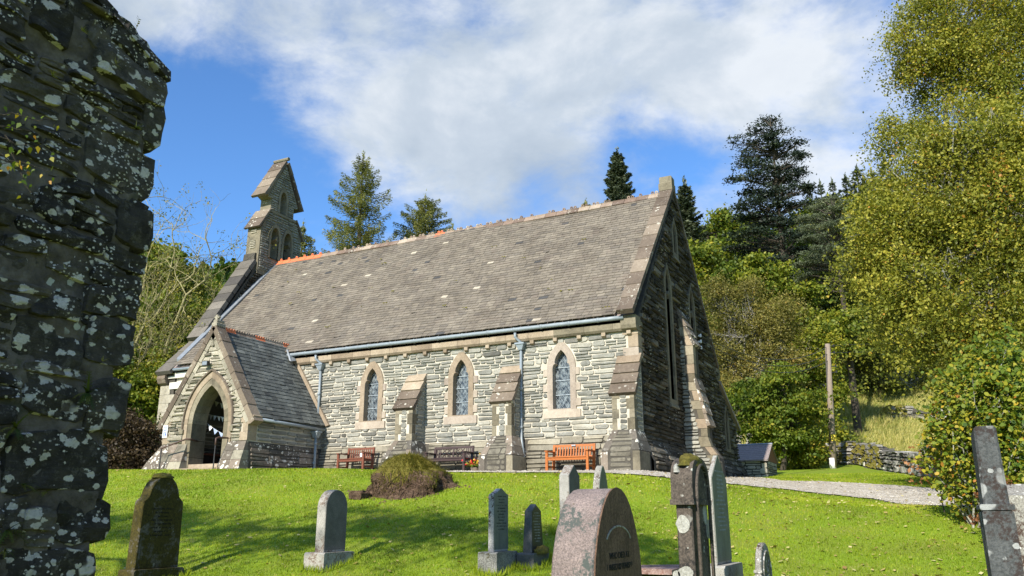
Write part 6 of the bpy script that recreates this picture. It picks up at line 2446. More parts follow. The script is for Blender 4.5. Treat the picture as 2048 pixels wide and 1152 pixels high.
def ex8(root, gx, gy, z0):
    L = [(-.03, zc8 - z0), (w8 + .04, zc8 - z0)]
    H8 = zt8 - zc8
    for i in range(0, 9):
        a = i / 8
        L.append((w8 / 2 + (w8 / 2 + .04) * (1 - a ** 2.3), zc8 - z0 + H8 * (.35 + .65 * math.sin(a * math.pi / 2))))
    Lr = [(w8 + .01 - u_, z_) for u_, z_ in L[2:-1]][::-1]
    MB().prism(L + Lr, lambda u_, z_, d_: (gx + .025 - d_, gy + u_, z0 + z_), 0, t8 + .05, .5).build('cap', M['gr_brown'], root)
    MB().box((gx - t8 - .035, gy - .045, zc8 - .045), (gx + .032, gy + w8 + .045, zc8 - .002), .5).build('string_band', M['gr_brown'], root)
    # raised arch rim on the face
    ar = []
    for i in range(0, 17):
        a = math.pi * i / 16
        ar.append((gx + .035, gy + w8 / 2 + w8 * .40 * math.cos(a), zt8 - .30 + .24 * math.sin(a)))
    ar = [(gx + .03, gy + w8 * .9, z0 + .3)] + ar + [(gx + .03, gy + w8 * .1, z0 + .3)]
    MB().tube(ar, .016, 6, .5).build('arch_rim', M['gr_brown'], root, smooth=True)
    moss_lump(root, (gx - t8 * .35, gy + w8 * .45, zt8 - .075), (t8 * .66, w8 * .50, .11), seed=21)
    moss_lump(root, (gx - t8 * .82, gy + .05, zt8 - .13), (.035, .10, .075), 'lichen_cushion', 'lichen_disc', seed=4)
    y_ = gy - .002
    for (px_, py_, rx_, rz_) in ((1366, 1048, 14, 17), (1372, 1146, 15, 12), (1353, 1152, 8, 10), (1368, 1004, 4, 5), (1376, 1096, 1.5, 1.5)):
        p = on_y(px_, py_, y_)
        disc(root, p.x + 0, y_, p.z, rx_ * .0043 * .95, rz_ * .0043)
    for (px_, py_, ry_, rz_) in ((1410, 1028, 5, 19), (1416, 1058, 4, 18)):
        p = on_x(px_, py_, gx + .002)
        disc(root, gx + .002, p.y, p.z, ry_ * .014, rz_ * .0045, plane='x')


headstone(E8, t8, w8, z0_8, zt8 - .06 - z0_8, 'round', 'gr_brown', None, None, 'tall brown gravestone with moss cap and round white lichen patches', extra=ex8)

# tall green-grey pointed slab on a pale base
E9, t9, w9 = ledge(1416, 1428, 1456.5, 1020, d=8.6)
zb9 = at_d(1433, 1131, 8.6).z
zt = at_d(1438, 911, math.hypot(E9.x, E9.y + w9 / 2)).z
headstone(E9, t9, w9, zb9, zt - zb9, 'peak', 'gr_grey', 'gr_slate', [(.09, H(E9.x, E9.y) - .12, zb9, 'gr_grey')], 'tall green-grey pointed gravestone right behind the brown mossy one', rows=((zt - zb9) * .84, (zt - zb9) * .3, 15, .7), inset=.985, rpale=True, taper_x=.006)

# small tilted stone with a carved roundel, and the broken block beside it
E10, t10, w10 = ledge(1499, 1508, 1531, 1120, d=8.2)
z10 = H(E10.x, E10.y) - .15
zt = at_d(1519, 1079, 8.3).z


def ex10(root, gx, gy, z0):
    m_ = MB()
    m_.tube([(gx + .004, gy + w10 / 2 + .36 * w10 * math.cos(a), zt - w10 * .5 + .36 * w10 * math.sin(a)) for a in np.linspace(0, 2 * math.pi, 20)], .010, 5, .5, cap=False)
    for a in np.linspace(0, 2 * math.pi, 7)[:-1]:
        m_.tube([(gx + .004, gy + w10 / 2, zt - w10 * .5), (gx + .004, gy + w10 / 2 + .28 * w10 * math.cos(a), zt - w10 * .5 + .28 * w10 * math.sin(a))], .008, 4, .5)
    m_.build('carved_roundel', M['gr_lichen'], root)
    for q in range(3):
        MB().box((gx - t10 - .01, gy - .012, zt - w10 * .62 - .05 * q), (gx + .01, gy + .02, zt - w10 * .62 - .05 * q + .03), .5, 0, .006).build('rib', M['gr_lichen'], root)


headstone(E10, t10, w10, z10, zt - z10, 'round', 'gr_lichen', 'gr_dark', None, 'small tilted round-headed gravestone with a carved wheel', inset=.9, lean=(R_(-15), 0), extra=ex10)
b11 = at_d(1490, 1150, 7.9)
tag(MB().prism([(0, 0), (.22, 0), (.21, .30), (.12, .34), (.02, .31)], lambda u_, z_, d_: (b11.x - .10 + u_, b11.y + d_, H(b11.x, b11.y) + z_ - .02), 0, .22, .5).build('stone_block', M['gr_base'], None), 'rough grey stone block leaning beside the tilted carved gravestone', 'stone')

# thin dark slab at the right edge
E12 = at_d(2019, 1000, 5.2)
t12 = .125
w12 = .46
z12 = H(E12.x, E12.y) - .1
zt12 = at_d(1992, 851, 5.2).z
zl = at_d(2015, 1013, 5.2).z


def ex12(root, gx, gy, z0):
    MB().box((gx - t12 - .012, gy - .012, z12), (gx + .012, gy + w12 + .012, zl - .02), .5, 0, .01).build('lower_slab', M['gr_slab'], root)
    MB().box((gx - t12 - .02, gy - .02, zl - .018), (gx + .02, gy + w12 + .02, zl + .012), .5, 0, .006).build('ledge', M['gr_slab'], root)


headstone(E12, t12, w12, zl, zt12 - zl, 'flat', 'gr_slab', None, None, 'tall thin dark slab gravestone with grey lichen at the right edge', taper_x=.008, extra=ex12)
E13 = at_d(2062, 1000, 8.2)
headstone(E13, .17, .5, H(E13.x, E13.y) - .1, at_d(2040, 966, 8.2).z - H(E13.x, E13.y) + .1, 'gable', 'gr_lichen', 'gr_pinkface', None, 'pale-topped brown gravestone half hidden behind the thin dark slab')
# red speckled slab lying in the grass, small white kerb stone
p = at(1318, 1140)
m_ = MB().box((p.x - .45, p.y - .8, H(p.x, p.y) - .02), (p.x + .42, p.y + .35, H(p.x, p.y) + .05), .5, 0, .01)
tag(m_.build('ledger_slab', M['gr_red'], None), 'flat red speckled grave slab lying in the grass', 'grave slab')
p = at(1041, 1132)
tag(MB().box((p.x - .09, p.y - .06, H(p.x, p.y) - .02), (p.x + .08, p.y + .05, H(p.x, p.y) + .03), .5, 0, .015).build('small_stone', M['gr_lichen'], None), 'tiny white flat stone in the grass by the dark tapering gravestone', 'stone')

# mossy stump mound
def stump():
    c_ = at(796, 992)
    zc = H(c_.x, c_.y)
    root = thing('tree_stump', tuple(c_), 'old broken tree stump overgrown with moss and grass on the lawn crest', 'tree stump')
    mpp = math.hypot(c_.x, c_.y) / 1614 * 1.02
    nu, nv = 72, 26
    R0 = 82 * mpp
    Hh = 84 * mpp

    def surf(a, v):
        d_ = Vector((math.cos(a), math.sin(a), 0))
        # a heaped main lump with a lower shoulder spilling to the east
        east = max(0, math.cos(a + .35)) ** 1.5
        lob = 1 + .05 * mnoise.noise(Vector((d_.x * 11, d_.y * 11, v * 13))) + .30 * mnoise.noise(Vector((d_.x * 1.6 + 5, d_.y * 1.6, v * 2.2))) + .16 * mnoise.noise(Vector((d_.x * 4.5, d_.y * 4.5, v * 5)))
        cleft = .05 * abs(mnoise.noise(Vector((a * 7.0, v * 2.0, 1.0))))
        prof_ = (1 - v ** 2.3) ** .55
        step_ = 1 - east * .34 * smooth(v, .50, .66)
        rr = R0 * prof_ * lob * step_ * (1 - cleft)
        z = Hh * v * (1 + .12 * mnoise.noise(Vector((d_.x * 2, d_.y * 2, 3)))) * (1 - .10 * east * (1 - v))
        off = Vector((-.14 * v, .10 * v, 0)) * R0
        x = c_.x + d_.x * rr * 1.02 + off.x
        y = c_.y + d_.y * rr * .8 + off.y + .45
        return Vector((x, y, H(x, y) * (1 - v) + zc * v - .06 + z))
    vs, fs, mi_top, mi_r = [], [], [], []
    for j in range(nv + 1):
        for i in range(nu):
            vs.append(tuple(surf(2 * math.pi * i / nu, j / nv * .985)))
    mb = MB()
    fa, fb = [], []
    for j in range(nv):
        for i in range(nu):
            f = (j * nu + i, j * nu + (i + 1) % nu, (j + 1) * nu + (i + 1) % nu, (j + 1) * nu + i)
            p_ = Vector(vs[f[0]])
            g_ = mnoise.noise(p_ * 2.1) * .7 + (j / nv - .44) * 1.9
            (fa if g_ > 0 else fb).append(f)
    MB().add(vs, fb, .5).build('root_mass', M['root'], root, smooth=True)
    MB().add(vs, fa, .5).build('moss', M['moss'], root, smooth=True)
    # grass and rootlets
    gv, gf, gr_ = [], [], []
    for _ in range(9000):
        v_ = rnd() ** .7
        a = rnd() * 2 * math.pi
        p_ = surf(a, v_ * .98)
        g_ = mnoise.noise(p_ * 2.1) * .7 + (v_ - .44) * 1.9
        if g_ < -.25 and rnd() > .12: continue
        L_ = ru(.04, .13)
        dr = Vector((math.cos(a) * ru(.2, 1.2), math.sin(a) * ru(.2, 1.2), ru(-.4, 1.0))).normalized() * L_
        s_ = Vector((-dr.y, dr.x, 0)).normalized() * .006
        k = len(gv)
        gv += [tuple(p_ - s_), tuple(p_ + s_), tuple(p_ + dr)]
        gf.append((k, k + 1, k + 2))
        gr_.append(rnd())
    np_mesh('grass_tuft', gv, gf, M['moss_blade'], gr_, parent=root, kind='stuff')
    cl = MB()
    for _ in range(160):
        a = rnd() * 6.28
        p_ = surf(a, .01) + Vector((math.cos(a), math.sin(a), 0)) * abs(nr.normal(0, .16))
        k = ru(.015, .06)
        z_ = H(p_.x, p_.y) - .01
        cl.add([(p_.x - k, p_.y, z_), (p_.x, p_.y - k * .8, z_), (p_.x + k, p_.y, z_), (p_.x, p_.y + k * .8, z_), (p_.x + ru(-k, k) * .4, p_.y, z_ + k * ru(.5, 1.1))], [(0, 1, 4), (1, 2, 4), (2, 3, 4), (3, 0, 4)])
    cl.build('clod', M['root'], root, kind='stuff')
    # hanging root strands on the exposed faces
    rt = MB()
    for _ in range(130):
        a = ru(math.pi * .95, math.pi * 2.1)
        v0_ = ru(.15, .6)
        pts = [surf(a + ru(-.08, .08) * k, max(.02, v0_ - .09 * k)) + Vector((math.cos(a), math.sin(a), 0)) * .02 for k in range(4)]
        rt.tube(pts, [.012, .010, .008, .004], 4)
    rt.build('root_strand', M['root'], root, kind='stuff')


stump()
p = at(714, 999)
mb = MB()
pillow(mb, frame_y(p.y), p.x - .16, p.x + .17, H(p.x, p.y) - .03, H(p.x, p.y) + .19, .08, .6, 0, .25)
mb.hexa([(p.x - .13, p.y, H(p.x, p.y)), (p.x + .15, p.y, H(p.x, p.y)), (p.x + .12, p.y + .3, H(p.x, p.y)), (p.x - .1, p.y + .3, H(p.x, p.y)), (p.x - .12, p.y, H(p.x, p.y) + .16), (p.x + .13, p.y, H(p.x, p.y) + .18), (p.x + .10, p.y + .25, H(p.x, p.y) + .15), (p.x - .1, p.y + .25, H(p.x, p.y) + .14)], .6)
tag(mb.build('boulder', M['root'], None), 'small brown half-buried boulder left of the mossy stump', 'boulder')

# ------------------------------------------------------------------ the ruined wall at the left
RX, RYE = -3.70, 2.80
RU = thing('ruined_wall', (RX - .35, 1.0, -1.8), 'dark lichen-spotted rubble gable of a ruined chapel at the left edge', 'ruined wall')


def rake_z(y):
    return 2.48 + (RYE - y) * .46


def ruin():
    # mortar body of the gable
    poly = [(-5.6, -2.2), (RYE - .10, -2.2), (RYE - .10, 2.30), (RYE - .06, 2.34), (-1.4, rake_z(-1.4) - .06), (-5.6, rake_z(2.8) - .1)]
    n = 1
    # gently uneven face grid
    vs, fs = [], []
    ny, nz = 66, 110
    for j in range(nz + 1):
        for i in range(ny + 1):
            y = .9 + (RYE - .07 - .9) * i / ny
            z = -1.0 + (rake_z(y) - .05 + 1.0) * j / nz
            nn_ = mnoise.noise(Vector((y * 5, z * 6, 0))) * .022 + mnoise.noise(Vector((y * 17, z * 24, 4))) * .016 + mnoise.noise(Vector((y * 40, z * 50, 8))) * .006
            vs.append((RX + .010 + nn_, y, z))
    for j in range(nz):
        for i in range(ny):
            k = j * (ny + 1) + i
            fs.append((k, k + 1, k + ny + 2, k + ny + 1))
    MB().add(vs, fs, .5).build('mortar', M['ruin_mortar'], RU, smooth=True)
    MB().prism(poly, lambda u_, z_, d_: (RX - .07 - d_, u_, z_), 0, .66, .5).build('core', M['ruin_mortar'], RU)
    # north wall running back to the west, roofless
    MB().prism([(RX - .75, -2.2), (-16, -2.6), (-16, 2.1), (-13.5, 2.25), (-12.8, 1.9), (-9.5, 2.2), (-7.2, 2.1), (RX - .75, 2.2)], lambda u_, z_, d_: (u_, 2.0 + d_, z_), 0, .7, .5).build('core', M['ruin_mortar'], RU)
    rest = MB()
    GU = {8: (0, .035, .15, .33, .5, .67, .85, .965, 1), 3: (0, .12, .88, 1)}
    GZ = {5: (0, .07, .35, .65, .93, 1), 2: (0, .5, 1)}

    def rock(y0, y1, z0, z1, tilt=0.0, proud=.05, r=None, solo=True, slabby=True):
        """one big rough stone with a broken face"""
        w_, h_ = y1 - y0, z1 - z0
        nx_, nz_ = (8, 5) if solo else (3, 2)
        vs, fs = [], []
        c0 = Vector((ru(0, 50), ru(0, 50), ru(0, 50)))
        base_p = proud * ru(.5, 1.4)
        edge_j = .16 * min(h_, .14)
        for j in range(nz_ + 1):
            for i in range(nx_ + 1):
                fu, fz = GU[nx_][i], GZ[nz_][j]
                # rounded outline
                ex_ = abs(fu * 2 - 1) ** 7
                ez = abs(fz * 2 - 1) ** 7
                y = y0 + w_ * (.5 + (fu - .5) * (1 - .07 * ez))
                z = z0 + h_ * (.5 + (fz - .5) * (1 - .20 * ex_)) + (y - (y0 + y1) / 2) * tilt
                q = Vector((y * 7, z * 13, 0)) + c0
                z += mnoise.noise(Vector((y * 6, 0, 3)) + c0) * .22 * h_ + mnoise.noise(q * 1.1) * .016
                y += mnoise.noise(q * 1.0 + Vector((9, 2, 1))) * .018
                border = i in (0, nx_) or j in (0, nz_)
                p_ = base_p * .6 * (1 - .30 * max(ex_, ez)) + mnoise.noise(q * .8) * .03 + mnoise.noise(Vector((y * 6, z * 60, 1)) + c0) * .014 + .012 * (((z * 31 + y * 4 + c0.x) % 1.0) - .5)
                vs.append((RX + (-.03 if border else p_), y, z))
        m_ = (nx_ + 1)
        for j in range(nz_):
            for i in range(nx_):
                k = j * m_ + i
                fs.append((k, k + 1, k + m_ + 1, k + m_))
        # returns into the wall so the silhouette is solid
        per = [i for i in range(m_)] + [j * m_ + nx_ for j in range(1, nz_ + 1)] + [nz_ * m_ + i for i in range(nx_ - 1, -1, -1)] + [j * m_ for j in range(nz_ - 1, 0, -1)]
        k0 = len(vs)
        for i in per:
            x_, y_, z_ = vs[i]
            vs.append((x_ - .35, y_, z_))
        L = len(per)
        for i in range(L):
            j = (i + 1) % L
            fs.append((per[i], k0 + i, k0 + j, per[j]))
        mb = MB().add(vs, fs, rnd() if r is None else r)
        if solo:
            mb.build('stone', M['ruin'], RU)
        else:
            rest.join(mb)
    # measured stones (quoins and the big blocks), as y-range and z-range on the face
    def px_rock(x0, y0, x1, y1, tilt=0.0, proud=.06, r=None):
        a, b = on_x(x0, (y0 + y1) / 2, RX), on_x(x1, (y0 + y1) / 2, RX)
        t_, bt = on_x((x0 + x1) / 2, y0, RX), on_x((x0 + x1) / 2, y1, RX)
        rock(a.y - .012, b.y + (.012 if x1 < 250 else 0), bt.z - .01, t_.z + .01, tilt, proud, r)
        used.append((a.y, b.y, bt.z, t_.z))
    used = []
    for q in ((175, 120, 333, 186, -.06, .09, .75), (285, 195, 325, 305, 0, .05, .6), (160, 278, 312, 382, 0, .06, .65), (180, 385, 302, 415, -.1, .05, .2),
              (228, 412, 303, 498, 0, .08, .3), (205, 500, 292, 535, -.1, .05, .3), (85, 505, 232, 560, -.06, .05, .8), (175, 545, 280, 580, -.05, .05, .2), (160, 582, 274, 640, 0, .07, .4),
              (60, 600, 155, 640, 0, .05, .4), (168, 645, 262, 745, -.02, .06, .5), (20, 650, 160, 740, -.05, .06, .45), (170, 755, 250, 868, 0, .09, .5), (40, 755, 165, 835, -.05, .07, .35),
              (0, 862, 216, 990, 0, .06, .25), (196, 850, 234, 868, -.1, .05, .3), (110, 1000, 212, 1088, 0, .07, .2), (0, 985, 50, 1080, 0, .05, .6), (0, 1092, 92, 1160, 0, .05, .2), (60, 1100, 184, 1170, 0, .05, .3), (45, 1020, 95, 1060, 0, .07, .9),
              (70, 382, 135, 440, -.1, .07, .1), (215, 60, 300, 120, -.25, .07, .3), (125, 10, 215, 60, -.2, .06, .3), (55, 10, 135, 85, -.1, .06, .15), (170, 65, 245, 115, -.25, .05, .9)):
        px_rock(*q)

    def free(z0, z1):
        segs = [(1.05, RYE - .02)]
        cuts = [(a - .004, b + .004) for a, b, c, d in used if c < z1 - .025 and d > z0 + .025]
        top = RYE - max(0, (z1 - 2.46)) / .46
        segs = [(1.05, min(RYE - .02, top))] if top > 1.1 else []
        return minus(segs, cuts)
    for s_ in courses(-1.0, 3.3, free, (.045, .13), (.10, .36), .004):
        if s_[1] - s_[0] < .05: continue
        rock(s_[0], s_[1], s_[2], s_[3], ru(-.10, .05), ru(.025, .075), None, True)
    for s_ in courses(-2.0, 3.6, lambda a_, b_: [(-3.0, min(1.0, RYE - max(0, (b_ - 2.46)) / .46))], (.08, .2), (.2, .55), .02):
        rock(s_[0], s_[1], s_[2], s_[3], ru(-.06, .06), ru(.03, .06), None, False)
    for s_ in courses(-2.0, -1.02, lambda a_, b_: [(1.05, RYE)], (.1, .2), (.2, .55), .02):
        rock(s_[0], s_[1], s_[2], s_[3], ru(-.06, .06), ru(.03, .06), None, False)
    rest.build('rubble', M['ruin'], RU, kind='stuff')
    # thin slates capping the rake
    y = RYE + .02
    k = 0
    while y > -1.2:
        L_ = ru(.25, .5)
        za, zb_ = rake_z(y) + .0, rake_z(y - L_) + .0
        MB().hexa([(RX - .6, y - L_, zb_ - .05), (RX + ru(.02, .06), y - L_, zb_ - .05), (RX + ru(.02, .06), y, za - .05), (RX - .6, y, za - .05), (RX - .6, y - L_, zb_ + .015), (RX + .03, y - L_, zb_ + .01), (RX + .04, y, za + ru(.005, .02)), (RX - .6, y, za + .01)], rnd()).build('cap_slab', M['ruin'], RU)
        y -= L_ - .03
        k += 1


ruin()

# ------------------------------------------------------------------ vegetation
def unit(n):
    v = nr.normal(0, 1, (n, 3))
    return v / np.linalg.norm(v, axis=1, keepdims=True)


def leaf_quads(c, size, aspect=.6, up=.35, fold=0.0):
    """rhombic leaves at points c (n,3); normals biased upwards"""
    n = len(c)
    nor = unit(n) + np.array([0, 0, up])
    nor /= np.linalg.norm(nor, axis=1, keepdims=True)
    a = np.cross(nor, unit(n))
    a /= np.linalg.norm(a, axis=1, keepdims=True) + 1e-9
    b = np.cross(nor, a)
    s = (size * nr.uniform(.6, 1.35, n))[:, None]
    v = np.stack([c - a * s, c + b * s * aspect, c + a * s, c - b * s * aspect], 1).reshape(-1, 3)
    q = np.arange(4 * n).reshape(-1, 4)
    return v, q


def basis_px(D):
    return D / FPX * 1.03


def blob(px, py, rx, ry, D, depth=None):
    """an ellipsoid of foliage: centre and radii in metres, read off the survey photo at distance D"""
    c = at_d(px, py, D)
    k = basis_px(D)
    return (np.array([c.x, c.y, c.z]), np.array([rx * k, (depth or rx * k), ry * k * 1.02]))


def branch_path(a, b, sag=0.0, wob=.08, n=5):
    a, b = Vector(a), Vector(b)
    L = (b - a).length
    pts = []
    for i in range(n + 1):
        t_ = i / n
        p = a.lerp(b, t_)
        p += Vector((ru(-1, 1), ru(-1, 1), ru(-1, 1))) * L * wob * (1 if 0 < i < n else 0)
        p.z += sag * 4 * t_ * (1 - t_)
        pts.append(p)
    return pts


def leafy_tree(label, base, blobs, lmat, n_leaves, leaf, bark='bark_dark', name='broadleaf_tree', cl=.32, per=26, trunk_r=.22, group=None, clump_flat=.55, stems=1, up=.35, limb=1.0, shell=.62, gap=.0, cat='tree', tone=0.0, twigs=60, bough=.34, bough_n=14):
    root = thing(name, tuple(base), label, cat, group)
    vol = np.array([b[1][0] * b[1][1] * b[1][2] for b in blobs]) ** .62
    ncl = max(8, n_leaves // per)
    cnt = np.maximum(3, (vol / vol.sum() * ncl).astype(int))
    C, R, tips = [], [], []
    for (c, r), k in zip(blobs, cnt):
        # boughs on the ragged shell of the blob, then clumps within each drooping bough
        nb_ = max(3, int(k / bough_n))
        u = unit(nb_)
        u[:, 2] += .12
        rad = nr.uniform(shell, 1.0, nb_) ** .7
        wob = np.array([mnoise.noise(Vector((d[0] * 2.2 + c[0], d[1] * 2.2 + c[1], d[2] * 2.2 + c[2]))) for d in u])
        rad = rad * (1 + .45 * wob)
        bc = c + u * r * rad[:, None]
        bi = nr.randint(0, nb_, k)
        bs = bough * np.mean(r) ** .5 * nr.uniform(.6, 1.3, nb_)[bi][:, None]
        g = nr.normal(0, 1, (k, 3)) * np.array([1, 1, .42])
        g[:, 2] -= .28 * (g[:, 0] ** 2 + g[:, 1] ** 2)
        pc = bc[bi] + g * bs
        btone = nr.normal(0, .10, nb_)[bi]
        tips += [tuple(p) for p in pc[:max(2, int(twigs * k / ncl))]]
        tone_c = nr.normal(.48 + tone, .11, k) + btone + .10 * g[:, 2]  # higher clumps toned lighter: sunlit bough tops put into the colour
        m = np.maximum(4, nr.poisson(per, k))
        idx = np.repeat(np.arange(k), m)
        n = len(idx)
        off = nr.normal(0, 1, (n, 3)) * np.array([cl, cl, cl * clump_flat])
        C.append(pc[idx] + off * nr.uniform(.5, 1.25, k)[idx][:, None])
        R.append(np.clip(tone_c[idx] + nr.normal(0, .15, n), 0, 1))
    C = np.concatenate(C)
    R = np.concatenate(R)
    gz = height_np(C[:, 0], C[:, 1])
    keep = C[:, 2] > gz + .02
    C, R = C[keep], R[keep]
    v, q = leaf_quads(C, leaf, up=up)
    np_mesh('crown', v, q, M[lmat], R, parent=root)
    t_ = MB()
    cc = np.array([b[0] for b in blobs])
    top = Vector((float(cc[:, 0].mean()), float(cc[:, 1].mean()), float(np.percentile(cc[:, 2], 60))))
    for s_ in range(stems):
        bo = Vector(base) + Vector((ru(-.25, .25), ru(-.25, .25), -.3)) * (1 if stems > 1 else .2)
        tp = top + (Vector((ru(-1, 1), ru(-1, 1), 0)) if stems > 1 else Vector((0, 0, 0)))
        pts = branch_path(bo, tp, 0, .03, 6)
        t_.tube(pts, [trunk_r * (1 - .12 * i) for i in range(7)], 8, .5)
        anchors = pts[2:]
        for c, r in blobs:
            a_ = anchors[rng.randrange(len(anchors))]
            a_ = min(anchors, key=lambda q_: (q_ - Vector(c)).length + ru(0, 2))
            bp = branch_path(a_, Vector(c), -.05 * (Vector(c) - a_).length, .07, 5)
            rr = trunk_r * .42 * limb
            t_.tube(bp, [rr * (1 - .14 * i) for i in range(6)], 6, rnd())
            ends = [p for p in tips if (Vector(p) - Vector(c)).length < max(r) * 1.25][:max(4, int(twigs / len(blobs)))]
            for e in ends:
                t_.tube(branch_path(bp[rng.choice((2, 3, 4, 5))], Vector(e), 0, .10, 4), [rr * .32, rr * .26, rr * .2, rr * .13, rr * .07], 4, rnd())
    t_.build('trunk', M[bark], root)
    return root


def conifer(label, base, Ht, Rm, mat_, name='conifer', levels=26, per=7, droop=.25, spray=.42, tip=.0, profile=None, start=.12, leaves_per=26, group=None, quad=(.17, .045), bark='bark_dark', up_tip=.15, dens=1.0, rag=.35, hang=.07):
    root = thing(name, tuple(base), label, 'tree', group)
    base = Vector(base)
    t_ = MB()
    t_.tube([base - Vector((0, 0, .4)), base + Vector((0, 0, Ht * .5)), base + Vector((0, 0, Ht))], [Rm * .09 + .08, Rm * .05 + .05, .02], 7, .5)
    C, A, R = [], [], []
    for k in range(levels):
        f = start + (1 - start) * (k + ru(-.3, .3)) / levels
        if f > .985: continue
        prof_ = profile(f) if profile else (1 - f) ** .85
        nb_ = max(3, int(per * (.6 + .5 * rnd())))
        a0 = rnd() * 6.28
        for j in range(nb_):
            az = a0 + 6.283 * j / nb_ + ru(-.35, .35)
            L = max(.15, Rm * prof_ * ru(1 - rag, 1 + rag * .6))
            d = Vector((math.cos(az), math.sin(az), 0))
            p0 = base + Vector((0, 0, Ht * f))
            pts = []
            for i in range(6):
                t1 = i / 5
                z = -droop * L * t1 + (droop + up_tip) * L * t1 * t1 + .04 * L
                pts.append(p0 + d * L * t1 + Vector((0, 0, z)))
            t_.tube(pts, [.026 * (1 - .15 * i) * (L ** .5) * .6 + .004 for i in range(6)], 4, rnd())
            n = int(leaves_per * L * dens) + 5
            tt = nr.uniform(.12, 1.0, n) ** .8
            seg = np.minimum((tt * 5).astype(int), 4)
            fr_ = tt * 5 - seg
            P_ = np.array([tuple(p) for p in pts])
            pos = P_[seg] * (1 - fr_)[:, None] + P_[seg + 1] * fr_[:, None]
            side = np.array([-d.y, d.x, 0.0])
            wdt = spray * L * (1.12 - tt) * .75 + .08
            s_ = nr.uniform(-1, 1, n) * wdt
            pos = pos + side * s_[:, None] + np.array([0, 0, -1.0]) * (np.abs(nr.normal(0, hang, n)) + np.abs(s_) * .25)[:, None]
            dirv = np.array([d.x, d.y, -.25]) * .8 + side * np.sign(s_)[:, None] * .9 + nr.normal(0, .35, (n, 3))
            C.append(pos)
            A.append(dirv / np.linalg.norm(dirv, axis=1, keepdims=True))
            R.append(np.clip(nr.normal(.45, .2) + nr.normal(0, .16, n), 0, 1))
    n = 60
    C.append(np.array([base.x, base.y, base.z + Ht]) + nr.normal(0, 1, (n, 3)) * np.array([.07, .07, .28]) - np.array([0, 0, .3]))
    A.append(unit(n) * .5 + np.array([0, 0, .8]))
    R.append(nr.uniform(.3, .9, n))
    C, A, R = np.concatenate(C), np.concatenate(A), np.concatenate(R)
    n = len(C)
    B = np.cross(A, unit(n) + np.array([0, 0, .8]))
    B /= np.linalg.norm(B, axis=1, keepdims=True) + 1e-9
    ln, wd = quad
    s = nr.uniform(.7, 1.4, n)[:, None]
    v = np.stack([C - A * ln * s * .4, C + B * wd * s, C + A * ln * s, C - B * wd * s], 1).reshape(-1, 3)
    np_mesh('crown', v, np.arange(4 * n).reshape(-1, 4), M[mat_], R, parent=root)
    t_.build('trunk', M[bark], root)
    return root


def conifer_px(label, px, top, D, rx, mat_, **kw):
    t_ = at_d(px, top, D)
    z = H(t_.x, t_.y)
    return conifer(label, (t_.x, t_.y, z), t_.z - z, rx * basis_px(D), mat_, **kw)


def tree_px(label, px, D, blobs, lmat, n, leaf, **kw):
    b = at_d(px, 900, D)
    return leafy_tree(label, (b.x, b.y, H(b.x, b.y)), [blob(*q, D + (ru(-.8, .8))) if len(q) == 4 else blob(*q) for q in blobs], lmat, n, leaf, **kw)


# conifers rising behind the nave roof
conifer_px('tall shaggy larch rising behind the roof next to the bellcote', 727, 308, 62, 112, 'nd_larch', name='larch', levels=44, per=7, droop=.22, up_tip=.22, profile=lambda f: .12 + (1 - f) ** .72 if f < .95 else .16, start=.35, spray=.30, leaves_per=120, quad=(.12, .03), rag=.85, hang=.30)
conifer_px('smaller rounded larch behind the middle of the ridge', 851, 392, 66, 82, 'nd_larch', name='larch', levels=40, per=8, droop=.02, up_tip=.2, profile=lambda f: 1.6 * math.sqrt(max(0, 1 - f)), start=.45, spray=.30, leaves_per=110, quad=(.12, .03), rag=.6, hang=.2)
conifer_px('short yellow-green larch at the foot of the bellcote', 607, 448, 58, 95, 'nd_larch', name='larch', levels=26, per=8, droop=.15, profile=lambda f: (1 - f) ** .62, start=.4, leaves_per=130, quad=(.12, .032), rag=.6, hang=.2)
conifer_px('dark narrow spruce above the ridge left of the east gable', 1234, 300, 72, 76, 'nd_spruce', name='spruce', levels=44, per=7, droop=.28, up_tip=.25, profile=lambda f: .05 + (1 - f) ** .60, start=.5, leaves_per=130, quad=(.2, .055), rag=.4)
conifer_px('slim spruce just right of the east gable apex', 1368, 358, 66, 66, 'nd_spruce', name='spruce', levels=36, per=8, droop=.18, up_tip=.28, profile=lambda f: .03 + (1 - f) ** .72 * 1.25, start=.4, leaves_per=130, quad=(.2, .055), rag=.4)
conifer_px('tuft of a distant tree just over the ridge by the spruce', 1172, 402, 70, 60, 'nd_larch', name='larch', levels=18, per=8, start=.6, profile=lambda f: (1 - f) ** .5, leaves_per=110)
conifer_px('low spruce top peeping over the ridge beside the rounded larch', 905, 452, 70, 60, 'nd_larch', name='larch', levels=18, per=8, start=.6, profile=lambda f: (1 - f) ** .5, leaves_per=110)

